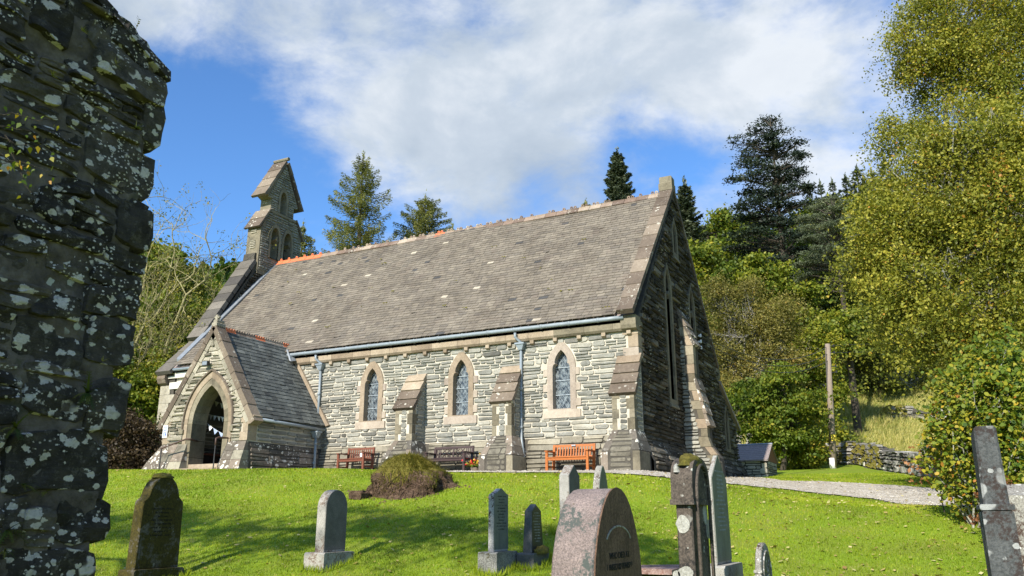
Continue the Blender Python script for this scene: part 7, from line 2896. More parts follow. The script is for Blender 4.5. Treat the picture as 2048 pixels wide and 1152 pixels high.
# great dark fir and the layered pine
def pads_conifer(label, px, top, D, pads, mat_, name, n_leaf, quad, trunk_r=.3, flat=.30, cl=.33):
    t_ = at_d(px, top, D)
    z = H(t_.x, t_.y)
    root = thing(name, (t_.x, t_.y, z), label, 'tree')
    tr = MB()
    base = Vector((t_.x, t_.y, z))
    topv = Vector(tuple(t_))
    tr.tube([base - Vector((0, 0, .5)), base.lerp(topv, .5), topv], [trunk_r, trunk_r * .6, .04], 8, .5)
    C, R = [], []
    tot = sum(p[2] * p[3] for p in pads)
    for (x, y, rx, ry) in pads:
        Dp = D + ru(-1.6, 1.6)
        c = at_d(x, y, Dp)
        k = basis_px(Dp)
        n = int(n_leaf * rx * ry / tot)
        # each pad is several overlapping tufts with a flat base
        m = max(3, int(n / 70))
        tu = np.array([c.x, c.y, c.z]) + nr.uniform(-1, 1, (m, 3)) * np.array([rx * k, rx * k * .8, ry * k * .5])
        for tc in tu[:6]:
            at_ = base.lerp(topv, min(.97, max(.1, (tc[2] - .8 - z) / (topv.z - z))))
            tr.tube(branch_path(at_, Vector(tc), 0, .06, 3), [.07, .05, .035, .015], 4, rnd())
        idx = nr.randint(0, m, n)
        s_ = nr.normal(0, 1, (n, 3)) * np.array([cl, cl, cl * flat]) * (.8 + .012 * rx)
        s_[:, 2] = np.abs(s_[:, 2]) * 1.1 - .05 - .10 * np.hypot(s_[:, 0], s_[:, 1])
        C.append(tu[idx] + s_)
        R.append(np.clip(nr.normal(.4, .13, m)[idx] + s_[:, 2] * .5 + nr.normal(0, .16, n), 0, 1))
    C, R = np.concatenate(C), np.concatenate(R)
    n = len(C)
    A = unit(n) * np.array([1, 1, .5]) + np.array([0, 0, .35])
    B = np.cross(A, unit(n))
    B /= np.linalg.norm(B, axis=1, keepdims=True)
    s = nr.uniform(.6, 1.4, n)[:, None]
    v = np.stack([C - A * quad[0] * s * .5, C + B * quad[1] * s, C + A * quad[0] * s, C - B * quad[1] * s], 1).reshape(-1, 3)
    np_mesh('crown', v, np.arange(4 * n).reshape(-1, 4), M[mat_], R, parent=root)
    tr.build('trunk', M['bark_dark'], root)


fir_pads = [(1538, 243, 14, 10), (1520, 258, 10, 8), (1555, 262, 16, 9), (1508, 268, 8, 8), (1530, 275, 18, 9), (1482, 283, 16, 7), (1500, 292, 18, 8), (1550, 290, 22, 9), (1590, 286, 16, 8), (1512, 308, 24, 9), (1556, 312, 28, 10), (1604, 308, 16, 8),
            (1488, 327, 18, 8), (1530, 332, 32, 10), (1580, 335, 28, 10), (1472, 358, 16, 7), (1500, 356, 22, 9), (1545, 358, 34, 11), (1598, 352, 26, 9), (1492, 383, 20, 9), (1532, 386, 34, 12), (1582, 382, 34, 11), (1612, 378, 12, 8), (1508, 412, 28, 12), (1552, 414, 36, 13), (1600, 410, 20, 11),
            (1490, 438, 20, 10), (1530, 444, 34, 13), (1578, 444, 32, 13), (1500, 472, 30, 12), (1545, 476, 36, 14), (1590, 474, 26, 12), (1470, 498, 20, 8), (1515, 504, 32, 12), (1560, 506, 34, 13), (1600, 500, 18, 10), (1535, 530, 34, 11)]
pads_conifer('tallest tree, a black-green fir with ragged tiers on the hill', 1540, 236, 64, fir_pads, 'nd_fir', 'fir', 25000, (.17, .05), .35, .38, .36)
pine_pads = [(1655, 398, 20, 8), (1640, 415, 24, 8), (1676, 414, 22, 8), (1622, 434, 22, 8), (1660, 436, 32, 9), (1700, 440, 18, 8), (1640, 456, 34, 9), (1686, 462, 26, 9), (1625, 478, 26, 9), (1668, 484, 34, 9), (1708, 488, 14, 8), (1640, 504, 36, 9), (1690, 508, 24, 9),
             (1612, 528, 24, 9), (1655, 530, 36, 10), (1700, 532, 18, 9), (1630, 553, 36, 10), (1680, 556, 24, 9), (1665, 576, 26, 8)]
pads_conifer('grey-green pine with flat layered pads below the black fir', 1662, 392, 60, pine_pads, 'nd_pine', 'pine_tree', 26000, (.11, .026), .28, .33, .20)

# conifers on the skyline of the hill
proto = None
hilltop = [(1713, 336, 40, .9), (1690, 352, 30, .8), (1768, 318, 36, 1.0), (1742, 340, 30, .8), (1640, 366, 26, .7), (1664, 362, 26, .7), (1790, 345, 40, 1.0), (1618, 380, 24, .7), (1727, 362, 30, .8), (1478, 404, 26, .6), (1445, 425, 30, .8), (1775, 372, 38, .9), (1660, 392, 34, .7)]
labels_h = ['dark pointed spruce standing clear on the hill skyline', 'short pointed conifer left of the dark skyline spruce', 'pale feathery conifer at the highest point of the skyline', 'mid-height conifer between two skyline spruces',
            'small conifer on the skyline just right of the black fir', 'small paired conifer beside the pine top', 'broad conifer on the skyline touching the big birch', 'lowest small conifer behind the black fir', 'bushy conifer below the dark skyline spruce',
            'little pointed conifer left of the black fir', 'light green young larch left of the black fir', 'dense conifer below the highest skyline tree', 'conifer half hidden behind the grey-green pine']
for i, ((px, top, rx, s_), lb) in enumerate(zip(hilltop, labels_h)):
    rx *= 2.0
    D = 105 + 6 * (i % 4)
    t_ = at_d(px, top, D)
    z = H(t_.x, t_.y)
    Ht = max(5, t_.z - z)
    light = i in (2, 3, 10)
    if i in (0, 2):
        o = conifer(lb, (t_.x, t_.y, z), Ht, rx * basis_px(D), 'nd_larch' if light else 'nd_spruce', name='spruce', levels=26, per=6, start=.2, leaves_per=16, quad=(.34, .10), profile=lambda f: (1 - f) ** .8 + .03, group='conifers on the hill skyline')
        if i == 0: proto, pH, pR = o, Ht, rx * basis_px(D)
        else: proto2, pH2, pR2 = o, Ht, rx * basis_px(D)
    else:
        src, h0, r0 = (proto2, pH2, pR2) if (light and i > 2) else (proto, pH, pR)
        r = src.copy()
        COL.objects.link(r)
        r.location = (t_.x, t_.y, z)
        r.rotation_euler = (0, 0, ru(0, 6.28))
        r.scale = (rx * basis_px(D) / r0, rx * basis_px(D) / r0, Ht / h0)
        r['label'] = lb
        for ch in list(src.children):
            c_ = ch.copy()
            COL.objects.link(c_)
            c_.parent = r

# far wooded hillside as a mass
def far_wood():
    n = 5200
    th = nr.uniform(R_(-78), R_(30), n)                      # bearing from the yard, 0 = north
    d = nr.uniform(0, 1, n) ** .7 * 300 + 84
    x, y = np.sin(th) * d, np.cos(th) * d
    z = height_np(x, y)
    sc_h = nr.uniform(4.5, 10, n)
    V, Rr = [], []
    m = 34
    t_ = nr.uniform(0, 1, (n, m))
    con = (nr.uniform(0, 1, n) < .62)[:, None]
    rad = np.where(con, (1 - t_) * sc_h[:, None] * .26, np.sin(np.clip(t_, .02, .98) * math.pi) ** .6 * sc_h[:, None] * .36)
    a = nr.uniform(0, 6.283, (n, m))
    hh = np.where(con, sc_h[:, None], sc_h[:, None] * .72)
    C = np.stack([x[:, None] + rad * np.cos(a), y[:, None] + rad * np.sin(a), z[:, None] + t_ * hh], 2).reshape(-1, 3)
    tone_ = np.clip(np.repeat(np.where(con[:, 0], nr.normal(.2, .12, n), nr.normal(.55, .25, n)), m) + nr.normal(0, .1, n * m), 0, 1)
    v, q = leaf_quads(C, np.repeat(sc_h * .13, m), .8, .5) if False else leaf_quads_var(C, np.repeat(sc_h * .12, m))
    np_mesh('hillside_wood', v, q, M['lf_green'], tone_, kind='stuff', label='distant mixed woodland covering the hill behind the church')


def leaf_quads_var(c, size, aspect=.75, up=.6):
    n = len(c)
    nor = unit(n) + np.array([0, 0, up])
    nor /= np.linalg.norm(nor, axis=1, keepdims=True)
    a = np.cross(nor, unit(n))
    a /= np.linalg.norm(a, axis=1, keepdims=True) + 1e-9
    b = np.cross(nor, a)
    s = (size * nr.uniform(.6, 1.35, n))[:, None]
    v = np.stack([c - a * s, c + b * s * aspect, c + a * s, c - b * s * aspect], 1).reshape(-1, 3)
    return v, np.arange(4 * n).reshape(-1, 4)


far_wood()

# broadleaved wood to the right of the gable, far to near
tree_px('golden brown broadleaf crown on the slope behind the pine', 1720, 92, [(1640, 420, 40, 22), (1720, 440, 60, 34), (1760, 460, 40, 34), (1690, 425, 30, 18)], 'lf_yellow', 9000, .22, cl=.7, per=22, tone=.15, twigs=20)
tree_px('light green tree crown beside the slim spruce', 1410, 74, [(1400, 470, 40, 40), (1440, 455, 34, 34), (1380, 520, 34, 60), (1440, 520, 50, 50), (1480, 440, 34, 40), (1475, 500, 40, 40)], 'lf_green', 15000, .17, cl=.55, tone=.2, twigs=30)
tree_px('yellow-green tree tight behind the dark gable', 1385, 60, [(1372, 500, 26, 60), (1392, 560, 36, 60), (1420, 600, 40, 50), (1405, 520, 30, 40)], 'lf_yellow', 11000, .13, cl=.42, tone=-.08, twigs=20)
tree_px('deep green tree filling the slope under the black fir', 1500, 66, [(1470, 560, 50, 44), (1530, 570, 60, 44), (1590, 590, 60, 60), (1640, 610, 50, 50), (1700, 600, 50, 60), (1740, 560, 46, 60), (1760, 640, 50, 60)], 'lf_dark', 26000, .15, cl=.5, twigs=40)
tree_px('dark tree mass in the shade behind the telegraph pole', 1625, 84, [(1690, 660, 60, 50), (1760, 680, 60, 60), (1820, 640, 60, 70), (1860, 720, 60, 60), (1620, 680, 50, 50)], 'lf_dark', 20000, .19, cl=.6, twigs=30)
tree_px('maple with yellowing tiers below the black fir', 1560, 58, [(1500, 545, 44, 22), (1560, 560, 44, 22), (1520, 590, 50, 24), (1590, 600, 46, 24), (1640, 640, 44, 24), (1560, 640, 50, 26), (1610, 680, 44, 26), (1500, 630, 40, 26), (1680, 650, 44, 26), (1720, 670, 30, 24), (1540, 690, 40, 24)], 'lf_yellow', 30000, .125, cl=.40, clump_flat=.35, per=30, tone=-.12, twigs=60)
tree_px('bright yellow-green maple behind the telegraph pole', 1640, 53, [(1625, 690, 36, 40), (1650, 740, 36, 36), (1610, 760, 40, 40), (1600, 820, 44, 36), (1660, 810, 30, 36), (1640, 860, 36, 30), (1600, 710, 34, 30)], 'lf_yellow', 19000, .11, cl=.36, per=26, bark='bark_white', trunk_r=.13, stems=2, tone=.0, twigs=40)
tree_px('bronze-leaved birch clump rising behind the church east end', 1475, 47, [(1440, 610, 40, 36), (1500, 610, 46, 40), (1450, 670, 50, 50), (1520, 670, 50, 50), (1560, 640, 36, 44), (1460, 740, 50, 50), (1530, 740, 50, 46), (1475, 810, 44, 44), (1520, 800, 36, 40), (1570, 700, 34, 40)], 'lf_brown', 52000, .062, cl=.33, per=36, bark='bark_white', trunk_r=.11, stems=4, tone=.02, limb=.7, twigs=160, clump_flat=.8)
tree_px('bushy green rowan above the little shed', 1560, 43, [(1520, 790, 44, 30), (1560, 770, 40, 34), (1600, 800, 36, 30), (1540, 835, 46, 26), (1585, 850, 40, 28), (1505, 850, 34, 26), (1610, 860, 26, 26)], 'lf_green', 24000, .085, cl=.28, per=30, trunk_r=.13, tone=.12, clump_flat=.4, stems=2, twigs=60)
tree_px('grey-olive willow between the pole and the big birch', 1860, 80, [(1700, 730, 34, 34), (1740, 720, 40, 40), (1790, 740, 44, 44), (1720, 780, 44, 40), (1770, 790, 44, 36), (1830, 770, 44, 40), (1690, 800, 30, 30), (1800, 800, 40, 24), (1860, 790, 40, 30)], 'lf_olive', 27000, .115, cl=.42, per=34, trunk_r=.13, bark='bark_lichen', stems=2, tone=.1, twigs=60)
tree_px('low grey-green sallow thicket closing the top of the rough meadow', 1840, 72, [(1690, 785, 34, 30), (1720, 740, 40, 40), (1745, 785, 36, 26), (1790, 745, 44, 44), (1800, 790, 36, 24), (1850, 750, 44, 44), (1850, 792, 36, 22), (1700, 710, 36, 34), (1770, 705, 44, 34), (1830, 700, 44, 34), (1890, 780, 40, 40)], 'lf_olive', 34000, .095, cl=.36, per=34, trunk_r=.10, bark='bark_lichen', stems=3, tone=.0, twigs=70, name='sallow_thicket')
# low growth between shed and wall
for (px_, py_, rx_, ry_, D_, mt, lb) in ((1600, 905, 34, 16, 44, 'lf_yellow', 'low yellow-green bushes along the wood edge right of the shed'), (1570, 880, 30, 26, 46, 'lf_dark', 'dark shrub in the shade behind the shed'), (1662, 905, 14, 24, 50, 'lf_yellow', 'orange-brown creeper bush against the stone wall by the pole')):
    b = at_d(px_, py_, D_)
    leafy_tree(lb, (b.x, b.y, H(b.x, b.y)), [blob(px_, py_, rx_, ry_, D_), blob(px_ + rx_ * .6, py_ + 6, rx_ * .7, ry_ * .7, D_)], mt, 4200, .085, cl=.2, per=20, trunk_r=.04, name='shrub', cat='shrub', twigs=12, tone=.15)

# the big trees at the right
tree_px('lofty silver birch leaning in at the top right corner', 2010, 31, [(1905, 40, 80, 50), (1850, 90, 50, 44), (1835, 140, 42, 34), (1880, 170, 50, 30), (1960, 90, 80, 60), (2030, 60, 70, 80), (1800, 150, 18, 22), (1760, 262, 26, 22), (1800, 275, 34, 26), (1840, 255, 30, 22), (2040, 170, 60, 60), (1960, 180, 60, 40), (1780, 300, 16, 14), (1985, -40, 120, 60)], 'lf_birch', 88000, .048, cl=.24, per=30, bark='bark_lichen', trunk_r=.2, tone=.02, twigs=220, limb=.6, clump_flat=1.1, bough=.42, bough_n=20)
tree_px('huge spreading yellow-green tree filling the right edge', 2030, 23, [(1880, 290, 60, 50), (1960, 270, 80, 60), (2040, 290, 70, 80), (1830, 360, 60, 50), (1900, 390, 90, 70), (1990, 390, 90, 80), (1780, 440, 54, 50), (1840, 470, 80, 60), (1930, 500, 100, 70), (2020, 520, 90, 80), (1760, 520, 56, 50), (1820, 570, 80, 60), (1910, 600, 90, 60), (2010, 640, 90, 60), (1790, 630, 50, 40), (1850, 670, 60, 44), (1930, 690, 60, 40), (2100, 400, 80, 200), (1735, 470, 24, 30), (1725, 560, 24, 30)], 'lf_birch', 150000, .044, cl=.19, per=30, bark='bark_lichen', trunk_r=.30, tone=.06, twigs=520, limb=.75, clump_flat=.9, shell=.5, bough=.42, bough_n=20)


# hazel bush with big leaves
def hazel():
    g_ = at(1985, 1052)
    D = math.hypot(g_.x, g_.y)
    root = thing('hazel_bush', tuple(g_), 'leafy hazel bush turning yellow at the right behind the thin slab', 'bush')
    bl = [(1960, 730, 40, 44), (2010, 740, 50, 60), (1920, 780, 44, 44), (1975, 800, 70, 60), (2040, 820, 50, 80), (1900, 850, 46, 44), (1950, 880, 70, 60), (2020, 900, 60, 70), (1890, 910, 44, 28), (1930, 950, 56, 40), (1990, 970, 60, 44), (1950, 1000, 40, 30), (2060, 960, 50, 60)]
    bl = [blob(*q, D + ru(-.3, .3)) for q in bl]
    C, Rr = [], []
    st_ = MB()
    for c, r in bl:
        n = int(1500 * (r[0] * r[2]) / .36) + 90
        u = unit(n)
        rad = nr.uniform(.45, 1.12, n) ** .6 * np.where(nr.uniform(0, 1, n) < .04, 1.22, 1)
        w_ = np.array([mnoise.noise(Vector((d[0] * 2 + c[0] * 3, d[1] * 2, d[2] * 2 + c[2]))) for d in u])
        P_ = c + u * r * (rad * (1 + .55 * w_))[:, None]
        C.append(P_)
        # yellower on the outer west side and lower down
        Rr.append(np.clip(nr.normal(.46, .22, n) + .12 * (-u[:, 0]) - .1 * u[:, 2], 0, 1))
        for k in range(5):
            e = Vector(P_[k])
            b0 = Vector(g_) + Vector((ru(-.3, .3), ru(-.2, .3), -.05))
            st_.tube(branch_path(b0, e, .1, .05, 5), [.022, .018, .014, .010, .007, .004], 5, rnd())
    C, Rr = np.concatenate(C), np.concatenate(Rr)
    k = C[:, 2] > height_np(C[:, 0], C[:, 1]) + .03
    C, Rr = C[k], Rr[k]
    n = len(C)
    # rounded pointed leaves: 6-gon
    nor = unit(n) * .8 + np.array([-.15, -.45, .75])
    nor /= np.linalg.norm(nor, axis=1, keepdims=True)
    a = np.cross(nor, unit(n)); a[:, 2] -= .25
    a /= np.linalg.norm(a, axis=1, keepdims=True)
    b = np.cross(nor, a)
    b /= np.linalg.norm(b, axis=1, keepdims=True)
    s = (.033 * nr.uniform(.55, 1.35, n))[:, None]
    fold = nor * s * .18
    V = np.stack([C - a * s * .9, C - a * s * .35 + b * s * .75 + fold, C + a * s * .45 + b * s * .72 + fold, C + a * s * 1.15, C + a * s * .45 - b * s * .72 + fold, C - a * s * .35 - b * s * .75 + fold], 1).reshape(-1, 3)
    np_mesh('leaves', V, np.arange(6 * n).reshape(-1, 6), M['lf_hazel'], Rr, parent=root, kind='stuff')
    st_.build('stems', M['bark_lichen'], root)
    # orange-leaved outlying sprig and russet low shoots
    return D


DH = hazel()
b = at_d(1995, 1005, DH - 1.2)
leafy_tree('low russet-leaved seedling at the foot of the hazel bush', (b.x, b.y, H(b.x, b.y)), [blob(1992, 1000, 18, 36, DH - 1.2), blob(2004, 1025, 16, 22, DH - 1.2)], 'lf_russet', 700, .035, cl=.07, per=14, trunk_r=.012, name='seedling', cat='shrub', twigs=10)
b = at_d(1880, 930, DH + 1)
leafy_tree('thin orange-leaved sprays reaching left from the hazel', (b.x, b.y, H(b.x, b.y)), [blob(1868, 918, 26, 14, DH + 1), blob(1905, 930, 30, 14, DH + 1), blob(1846, 908, 12, 8, DH + 1)], 'lf_russet', 420, .042, cl=.09, per=8, trunk_r=.012, name='hazel_shoot', cat='shrub', twigs=14, tone=.45)

# left side: dense trees and the bare lichened one
tree_px('dense dark green tree behind the ruin and the porch', 300, 48, [(250, 560, 60, 60), (320, 580, 60, 56), (380, 640, 40, 50), (300, 660, 70, 60), (240, 680, 60, 60), (350, 720, 50, 50), (280, 760, 60, 50), (400, 600, 30, 30), (330, 520, 40, 36), (290, 500, 40, 40)], 'lf_green', 36000, .115, cl=.36, tone=.22, clump_flat=.4, per=30, twigs=50)
tree_px('yellow-green lower tree beside the porch gable', 290, 36, [(280, 780, 44, 40), (320, 760, 36, 40), (260, 830, 40, 36), (300, 840, 36, 40), (330, 800, 20, 34), (240, 770, 40, 50)], 'lf_green', 21000, .075, cl=.26, tone=.28, clump_flat=.4, per=30, twigs=40)
b = at_d(255, 890, 31)
leafy_tree('dark copper-leaved bush left of the porch', (b.x, b.y, H(b.x, b.y)), [blob(250, 890, 44, 44, 31), blob(285, 905, 26, 34, 31), blob(215, 880, 30, 50, 31), blob(262, 860, 30, 26, 31)], 'lf_beech', 15000, .05, cl=.2, per=26, name='copper_bush', cat='bush', trunk_r=.05, twigs=30)
b = at_d(300, 920, 33)
leafy_tree('dark hedge foliage in the gap left of the porch foot', (b.x, b.y, H(b.x, b.y)), [blob(300, 900, 24, 40, 33), blob(320, 880, 16, 30, 33)], 'lf_dark', 5000, .06, cl=.2, per=24, name='shrub', cat='bush', trunk_r=.04, twigs=10)


def bare_tree():
    b = at_d(210, 900, 37)
    base = Vector((b.x, b.y, H(b.x, b.y)))
    root = thing('bare_tree', tuple(base), 'bare lichen-covered tree with twisted twigs beside the ruin', 'tree')
    t_ = MB()
    tw = [0]
    tips = []

    def growb(p, d, L, r, depth):
        n = 5
        pts = [p]
        dd_ = d.copy()
        for i in range(n):
            dd_ = (dd_ + Vector((ru(-1, 1), ru(-1, 1), ru(-.8, .9))) * .33).normalized()
            p = p + dd_ * (L / n)
            pts.append(p)
        t_.tube(pts, [r * (1 - .1 * i) for i in range(n + 1)], 5 if depth < 3 else 3, rnd(), cap=False)
        if depth >= 6 or tw[0] > 7000:
            tips.append(p)
            return
        k = 3 if depth < 4 else 2
        for j in range(k):
            tw[0] += 1
            q = pts[rng.choice((2, 3, 4, 5))] if j else pts[-1]
            nd = (dd_ + Vector((ru(-1, 1), ru(-1, 1), ru(-.75, .8))) * .95).normalized()
            growb(q, nd, L * ru(.62, .84), r * .58, depth + 1)
    aims = [(345, 520), (330, 600), (300, 690), (410, 560), (395, 650), (300, 740), (250, 480), (380, 700), (290, 560)]
    trunk_top = at_d(230, 760, 37)
    t_.tube([base, trunk_top], [.28, .2], 8, .5)
    for (x, y) in aims:
        tgt = at_d(x, y, 37 + ru(-1.5, 1.5))
        a_ = base.lerp(trunk_top, ru(.6, 1))
        pts = branch_path(a_, tgt, 0, .07, 5)
        t_.tube(pts, [.09, .075, .06, .05, .04, .03], 6, rnd())
        for q in pts[2:]:
            for _ in range(2):
                growb(q, ((tgt - a_).normalized() + Vector((ru(-1, 1), ru(-1, 1), ru(-.6, .8))) * .9).normalized(), ru(.9, 1.7), .026, 3)
        growb(tgt, (tgt - a_).normalized(), 1.7, .04, 3)
    t_.build('trunk', M['twig'], root)
    P_ = np.array([tuple(p) for p in tips])
    P_ = P_[nr.uniform(0, 1, len(P_)) < .5]
    idx = np.repeat(np.arange(len(P_)), 13)
    C = P_[idx] + nr.normal(0, .14, (len(idx), 3))
    v, q = leaf_quads(C, .045)
    np_mesh('leaves', v, q, M['lf_olive'], nr.uniform(.2, 1, len(C)), parent=root, kind='stuff')


bare_tree()

# a birch standing off to the left of the viewer: its crown shades a band of lawn, its lowest twigs hang before the ruin
def shade_birch():
    tree_blobs = [(np.array([-14.5, -4.2, 9.9]), np.array([2.0, 1.0, .9])), (np.array([-11.0, -3.6, 9.9]), np.array([2.4, 1.1, .9])), (np.array([-7.4, -3.0, 9.5]), np.array([2.2, 1.0, .8])), (np.array([-17.5, -4.6, 9.6]), np.array([2.0, 1.0, 1.1])), (np.array([-4.6, -2.6, 9.2]), np.array([1.2, .6, .5]))]
    leafy_tree('birch outside the left edge whose crown shades the lawn', (-14, -6, -1.9), tree_blobs, 'lf_birch', 14000, .075, cl=.3, per=26, bark='bark_white', trunk_r=.2, twigs=60)


shade_birch()
twg = thing('hanging_birch_twig', (-3.0, 1.3, 1.9), 'hanging birch twig with small yellow-green leaves against the ruined wall', 'twig')
tb = MB()
LV = []
for (x0, y0, x1, y1) in ((-40, 215, 120, 238), (-40, 235, 60, 262), (-40, 260, 95, 300), (-30, 290, 100, 345), (-40, 300, 60, 330), (10, 270, 62, 385), (-40, 320, 25, 325)):
    a_, b_ = at_d(x0, y0, 3.2), at_d(x1, y1, 3.2)
    pts = branch_path(a_, b_, -.01, .04, 7)
    tb.tube(pts, [.0028, .0026, .0024, .002, .0018, .0015, .0012, .001], 4, rnd())
    for p in pts[2:]:
        for _ in range(2):
            if rnd() < .8:
                LV.append(p + Vector((ru(-.03, .03), ru(-.03, .03), ru(-.04, .02))))
tb.build('stem', M['bark_dark'], twg)
for p in LV:
    s_ = ru(.007, .013)
    a_ = Vector((ru(-1, 1), ru(-1, 1), -1.2)).normalized()
    nrm = Vector((ru(-.4, 1), ru(-1, .2), ru(-.4, .8))).normalized()
    b_ = a_.cross(nrm).normalized()
    c_ = p
    MB().add([c_ - a_ * s_ * .8, c_ - a_ * s_ * .2 + b_ * s_ * .75, c_ + a_ * s_ * .5 + b_ * s_ * .45, c_ + a_ * s_ * 1.4, c_ + a_ * s_ * .5 - b_ * s_ * .45, c_ - a_ * s_ * .2 - b_ * s_ * .75], [(0, 1, 2, 3, 4, 5)], rng.choice((.15, .3, .35, .5, .7, .85, .97))).build('leaf', M['lf_hazel'], twg)


def tuft(px, py, size, n, mt, label, nm='fern_tuft', drop=.4):
    p = on_x(px, py, RX + .05)
    root = thing(nm, tuple(p), label, 'plant', 'small plants rooted in the ruined wall')
    mb = MB()
    for _ in range(n):
        d = Vector((ru(.2, 1), ru(-1, 1), ru(-.5, .8))).normalized()
        L = size * ru(.5, 1)
        pts = [p]
        for i in range(4):
            d = (d + Vector((0, 0, -drop * .5))).normalized()
            pts.append(pts[-1] + d * L / 4)
        s_ = d.cross(Vector((0, 0, 1))).normalized()
        vs, fs = [], []
        w_ = L * .07
        for i, q in enumerate(pts):
            k = w_ * (1 - i / 4.2)
            vs += [q - s_ * k, q + s_ * k]
        for i in range(4):
            fs.append((2 * i, 2 * i + 1, 2 * i + 3, 2 * i + 2))
        if nm == 'fern_tuft':
            for i in range(1, 4):
                for sg in (-1, 1):
                    for h in (0, .5):
                        q = pts[i].lerp(pts[min(4, i + 1)], h)
                        e = s_ * sg * L * .16 * (1.1 - i / 5) + d * L * .05
                        k = len(vs)
                        vs += [q, q + e + d * L * .04, q + e * .9 - d * L * .02]
                        fs.append((k, k + 1, k + 2))
        mb.add(vs, fs)
    mb.build('fronds', M[mt], root, kind='stuff')


for (px, py, sz, n, lb) in ((175, 785, .13, 16, 'dark fern tuft in the crack beside the lower quoins'), (30, 855, .12, 12, 'fern sprouting at the left edge above the big block'), (45, 970, .11, 14, 'fern tuft below the big dark block'),
                            (90, 985, .09, 9, 'small fern right of the larger fern below the block'), (15, 1060, .13, 14, 'fern at the left edge beside the pale round stone'), (10, 1100, .08, 8, 'lowest little fern at the left edge')):
    tuft(px, py, sz, n, 'fern', lb)
for (px, py, sz, n, lb) in ((165, 62, .05, 14, 'yellowish moss tuft high on the ruined wall'), (230, 128, .05, 12, 'yellow grass tuft under the sloping top'), (272, 255, .055, 16, 'golden moss tuft near the ruined wall edge'), (105, 148, .05, 10, 'small green tuft high at left of the ruined wall'),
                            (35, 118, .04, 8, 'tiny green tuft at the upper left of the ruin'), (158, 400, .045, 10, 'golden tuft at mid height on the ruin'), (130, 535, .04, 9, 'yellow-green tuft above the pale ledge stone'), (205, 722, .04, 8, 'small dry tuft by the right edge at mid height'), (105, 152, .04, 8, 'faint tuft next to the small green tuft')):
    tuft(px, py, sz, n, 'grass_dry', lb, 'moss_tuft', .1)
p = on_x(270, 62, RX - .02)
sp = thing('sprig', tuple(p), 'little leafy sprig growing on the sloping wall top against the sky', 'plant')
mb = MB()
pt = at_d(278, 36, math.hypot(p.x, p.y))
mb.tube([p, p.lerp(pt, .5) + Vector((0, .004, 0)), pt], [.0015, .0012, .0008], 4)
for i in range(9):
    q = p.lerp(pt, .25 + .09 * i)
    d = Vector((ru(-.3, .3), (1 if i % 2 else -1) * ru(.5, 1), ru(.3, 1.1))).normalized() * .022
    s_ = Vector((.5, 0, .5)).cross(d).normalized() * .006
    mb.add([q, q + d * .5 + s_, q + d, q + d * .5 - s_], [(0, 1, 2, 3)])
mb.build('leaves', M['fern'], sp)

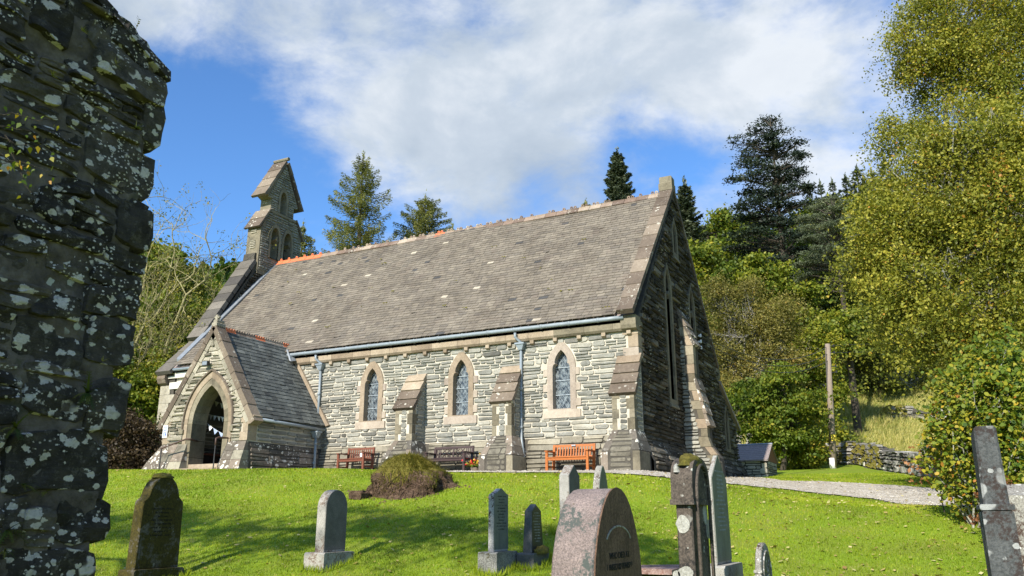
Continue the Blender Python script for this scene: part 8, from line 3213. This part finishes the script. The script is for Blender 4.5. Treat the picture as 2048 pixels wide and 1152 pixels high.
# ------------------------------------------------------------------ lawn
def lawn():
    N = 560000
    d = 4.2 * (38 / 4.2) ** (nr.uniform(0, 1, N) ** .62)
    az = nr.uniform(R_(-37), R_(35), N) - YAW
    x, y = np.sin(az) * d, np.cos(az) * d
    keep = ~in_path(x, y) & ~((x < GX + .5) & (x > -26) & (y > 18.9)) & ~((x < -3.6) & (y < 3.6)) & ~((x > PX - 2.6) & (x < PX + 1.9) & (y > 17.3))
    bare = np.array([mnoise.noise(Vector((a * .9, b * .9, 2.0))) for a, b in zip(x[keep], y[keep])])
    x, y, d = x[keep], y[keep], d[keep]
    k2 = nr.uniform(0, 1, len(x)) < 1.15 - np.clip(bare, 0, .5) * .9
    x, y, d, bare = x[k2], y[k2], d[k2], bare[k2]
    z = height_np(x, y) - .005
    n = len(x)
    h = nr.uniform(.018, .046, n) * (1 + .25 * np.clip((d - 10) / 20, 0, 1.5))
    w = .0035 * (1 + np.clip((d - 5) / 7, 0, 3.2))
    a = nr.uniform(0, 6.283, n)
    lean = nr.uniform(.0, .75, n) * h
    la = nr.uniform(0, 6.283, n)
    dx, dy = np.cos(a) * w, np.sin(a) * w
    v = np.empty((n, 3, 3))
    v[:, 0] = np.stack([x - dx, y - dy, z], 1)
    v[:, 1] = np.stack([x + dx, y + dy, z], 1)
    v[:, 2] = np.stack([x + np.cos(la) * lean, y + np.sin(la) * lean, z + h], 1)
    mid_ = np.array([mnoise.noise(Vector((a * .35 + 7, b * .35, 5.0))) for a, b in zip(x, y)])
    r = np.clip(nr.normal(.42, .15, n) + .5 * np.clip(bare, -.3, 1) + .35 * mid_, 0, .97)
    dry = nr.uniform(0, 1, n) < .03
    r[dry] = 1
    np_mesh('grass', v.reshape(-1, 3), np.arange(3 * n).reshape(-1, 3), M['grass'], r, kind='stuff', label='short mown grass of the churchyard lawn')
    # fallen leaves
    n = 7500
    d = 5 * (34 / 5) ** (nr.uniform(0, 1, n) ** .7)
    az = nr.uniform(R_(-35), R_(33), n) - YAW
    az = np.where(nr.uniform(0, 1, n) < .5, np.abs(az + YAW) - YAW, az)
    x, y = np.sin(az) * d, np.cos(az) * d
    keep = ~((x < GX + .5) & (x > -26) & (y > 18.9)) & ~((x < -3.5) & (y < 3.6))
    x, y = x[keep], y[keep]
    z = height_np(x, y) + nr.uniform(.02, .045, len(x))
    v, q = leaf_quads_var(np.stack([x, y, z], 1), np.full(len(x), .034) * nr.uniform(.5, 1.3, len(x)), .7, 2.2)
    np_mesh('fallen_leaves', v, q, M['leaf_fallen'], nr.uniform(0, 1, len(x)), kind='stuff', label='small pale yellow leaves scattered over the lawn')
    # bare worn patches of dry moss
    # longer grass round stones and walls
    V, Q, Rr = [], [], []
    spots = [(E1, t1, w1), (E2, t2, w2), (E3, t3, w3), (E4, t4, w4), (E5, t5, w5), (E6, t6, w6), (E7, t7, w7), (E8, t8, w8), (E9, t9, w9), (E10, t10, w10), (E12, t12, w12)]
    for (e, t_, w_) in spots:
        for _ in range(420):
            s_ = rnd() * 2 * (t_ + w_ + .3)
            ex_ = .13
            px_ = ru(-t_ - ex_, ex_)
            py_ = ru(-ex_, w_ + ex_)
            if rnd() < .5: px_ = rng.choice((-t_ - ex_, ex_)) + ru(-.03, .05)
            else: py_ = rng.choice((-ex_, w_ + ex_)) + ru(-.05, .03)
            X, Y = e.x + px_, e.y + py_
            Z = H(X, Y)
            hh = ru(.05, .13)
            a_ = rnd() * 6.28
            k = len(V)
            V += [(X - .006, Y, Z), (X + .006, Y, Z), (X + math.cos(a_) * hh * .4, Y + math.sin(a_) * hh * .4, Z + hh)]
            Q.append((k, k + 1, k + 2))
            Rr.append(ru(.1, .7))
    np_mesh('long_grass', V, Q, M['grass'], Rr, kind='stuff', label='longer grass left by the mower round the feet of the gravestones')


lawn()


def field_grass():
    n = 60000
    x = nr.uniform(-14, 12, n)
    y = nr.uniform(50, 80, n)
    z = height_np(x, y)
    h = nr.uniform(.15, .55, n) * (.6 + .6 * np.array([abs(mnoise.noise(Vector((a * .5, b * .5, 0)))) for a, b in zip(x, y)]) * 2)
    w = .03
    a = nr.uniform(0, 6.283, n)
    v = np.empty((n, 3, 3))
    v[:, 0] = np.stack([x - np.cos(a) * w, y - np.sin(a) * w, z], 1)
    v[:, 1] = np.stack([x + np.cos(a) * w, y + np.sin(a) * w, z], 1)
    v[:, 2] = np.stack([x + nr.normal(.1, .12, n), y + nr.normal(0, .12, n), z + h], 1)
    np_mesh('field_grass', v.reshape(-1, 3), np.arange(3 * n).reshape(-1, 3), M['grass_dry'], nr.uniform(0, 1, n), kind='stuff', label='tall pale rough grass on the field above the drystone wall')
    # bracken at the wood edge by the shed
    V, Q, R2 = [], [], []
    root = at(1605, 922)
    for (px, py, n_) in ((1585, 922, 20), (1600, 918, 26), (1612, 914, 22), (1635, 912, 20), (1660, 930, 8), (1692, 930, 10)):
        c0 = at(px, py)
        for _ in range(n_):
            b = Vector((c0.x + ru(-.5, .5), c0.y + ru(-.5, .8), 0))
            b.z = H(b.x, b.y)
            a = rnd() * 6.28
            L = ru(.5, 1.0)
            for i in range(12):
                t_ = i / 12
                p = b + Vector((math.cos(a) * L * t_ * .7, math.sin(a) * L * t_ * .7, L * t_ * (1.2 - .9 * t_)))
                for sg in (-1, 1):
                    e = Vector((-math.sin(a), math.cos(a), -.2)) * sg * L * .22 * (1 - t_) + Vector((math.cos(a), math.sin(a), 0)) * .04
                    k = len(V)
                    V += [tuple(p), tuple(p + e + Vector((0, 0, .02))), tuple(p + e * .9 + Vector((math.cos(a), math.sin(a), 0)) * .05)]
                    Q.append((k, k + 1, k + 2))
                    R2.append(rnd())
    np_mesh('bracken', V, Q, M['fern'], R2, kind='stuff', label='bracken and ferns along the wood edge right of the shed')


field_grass()
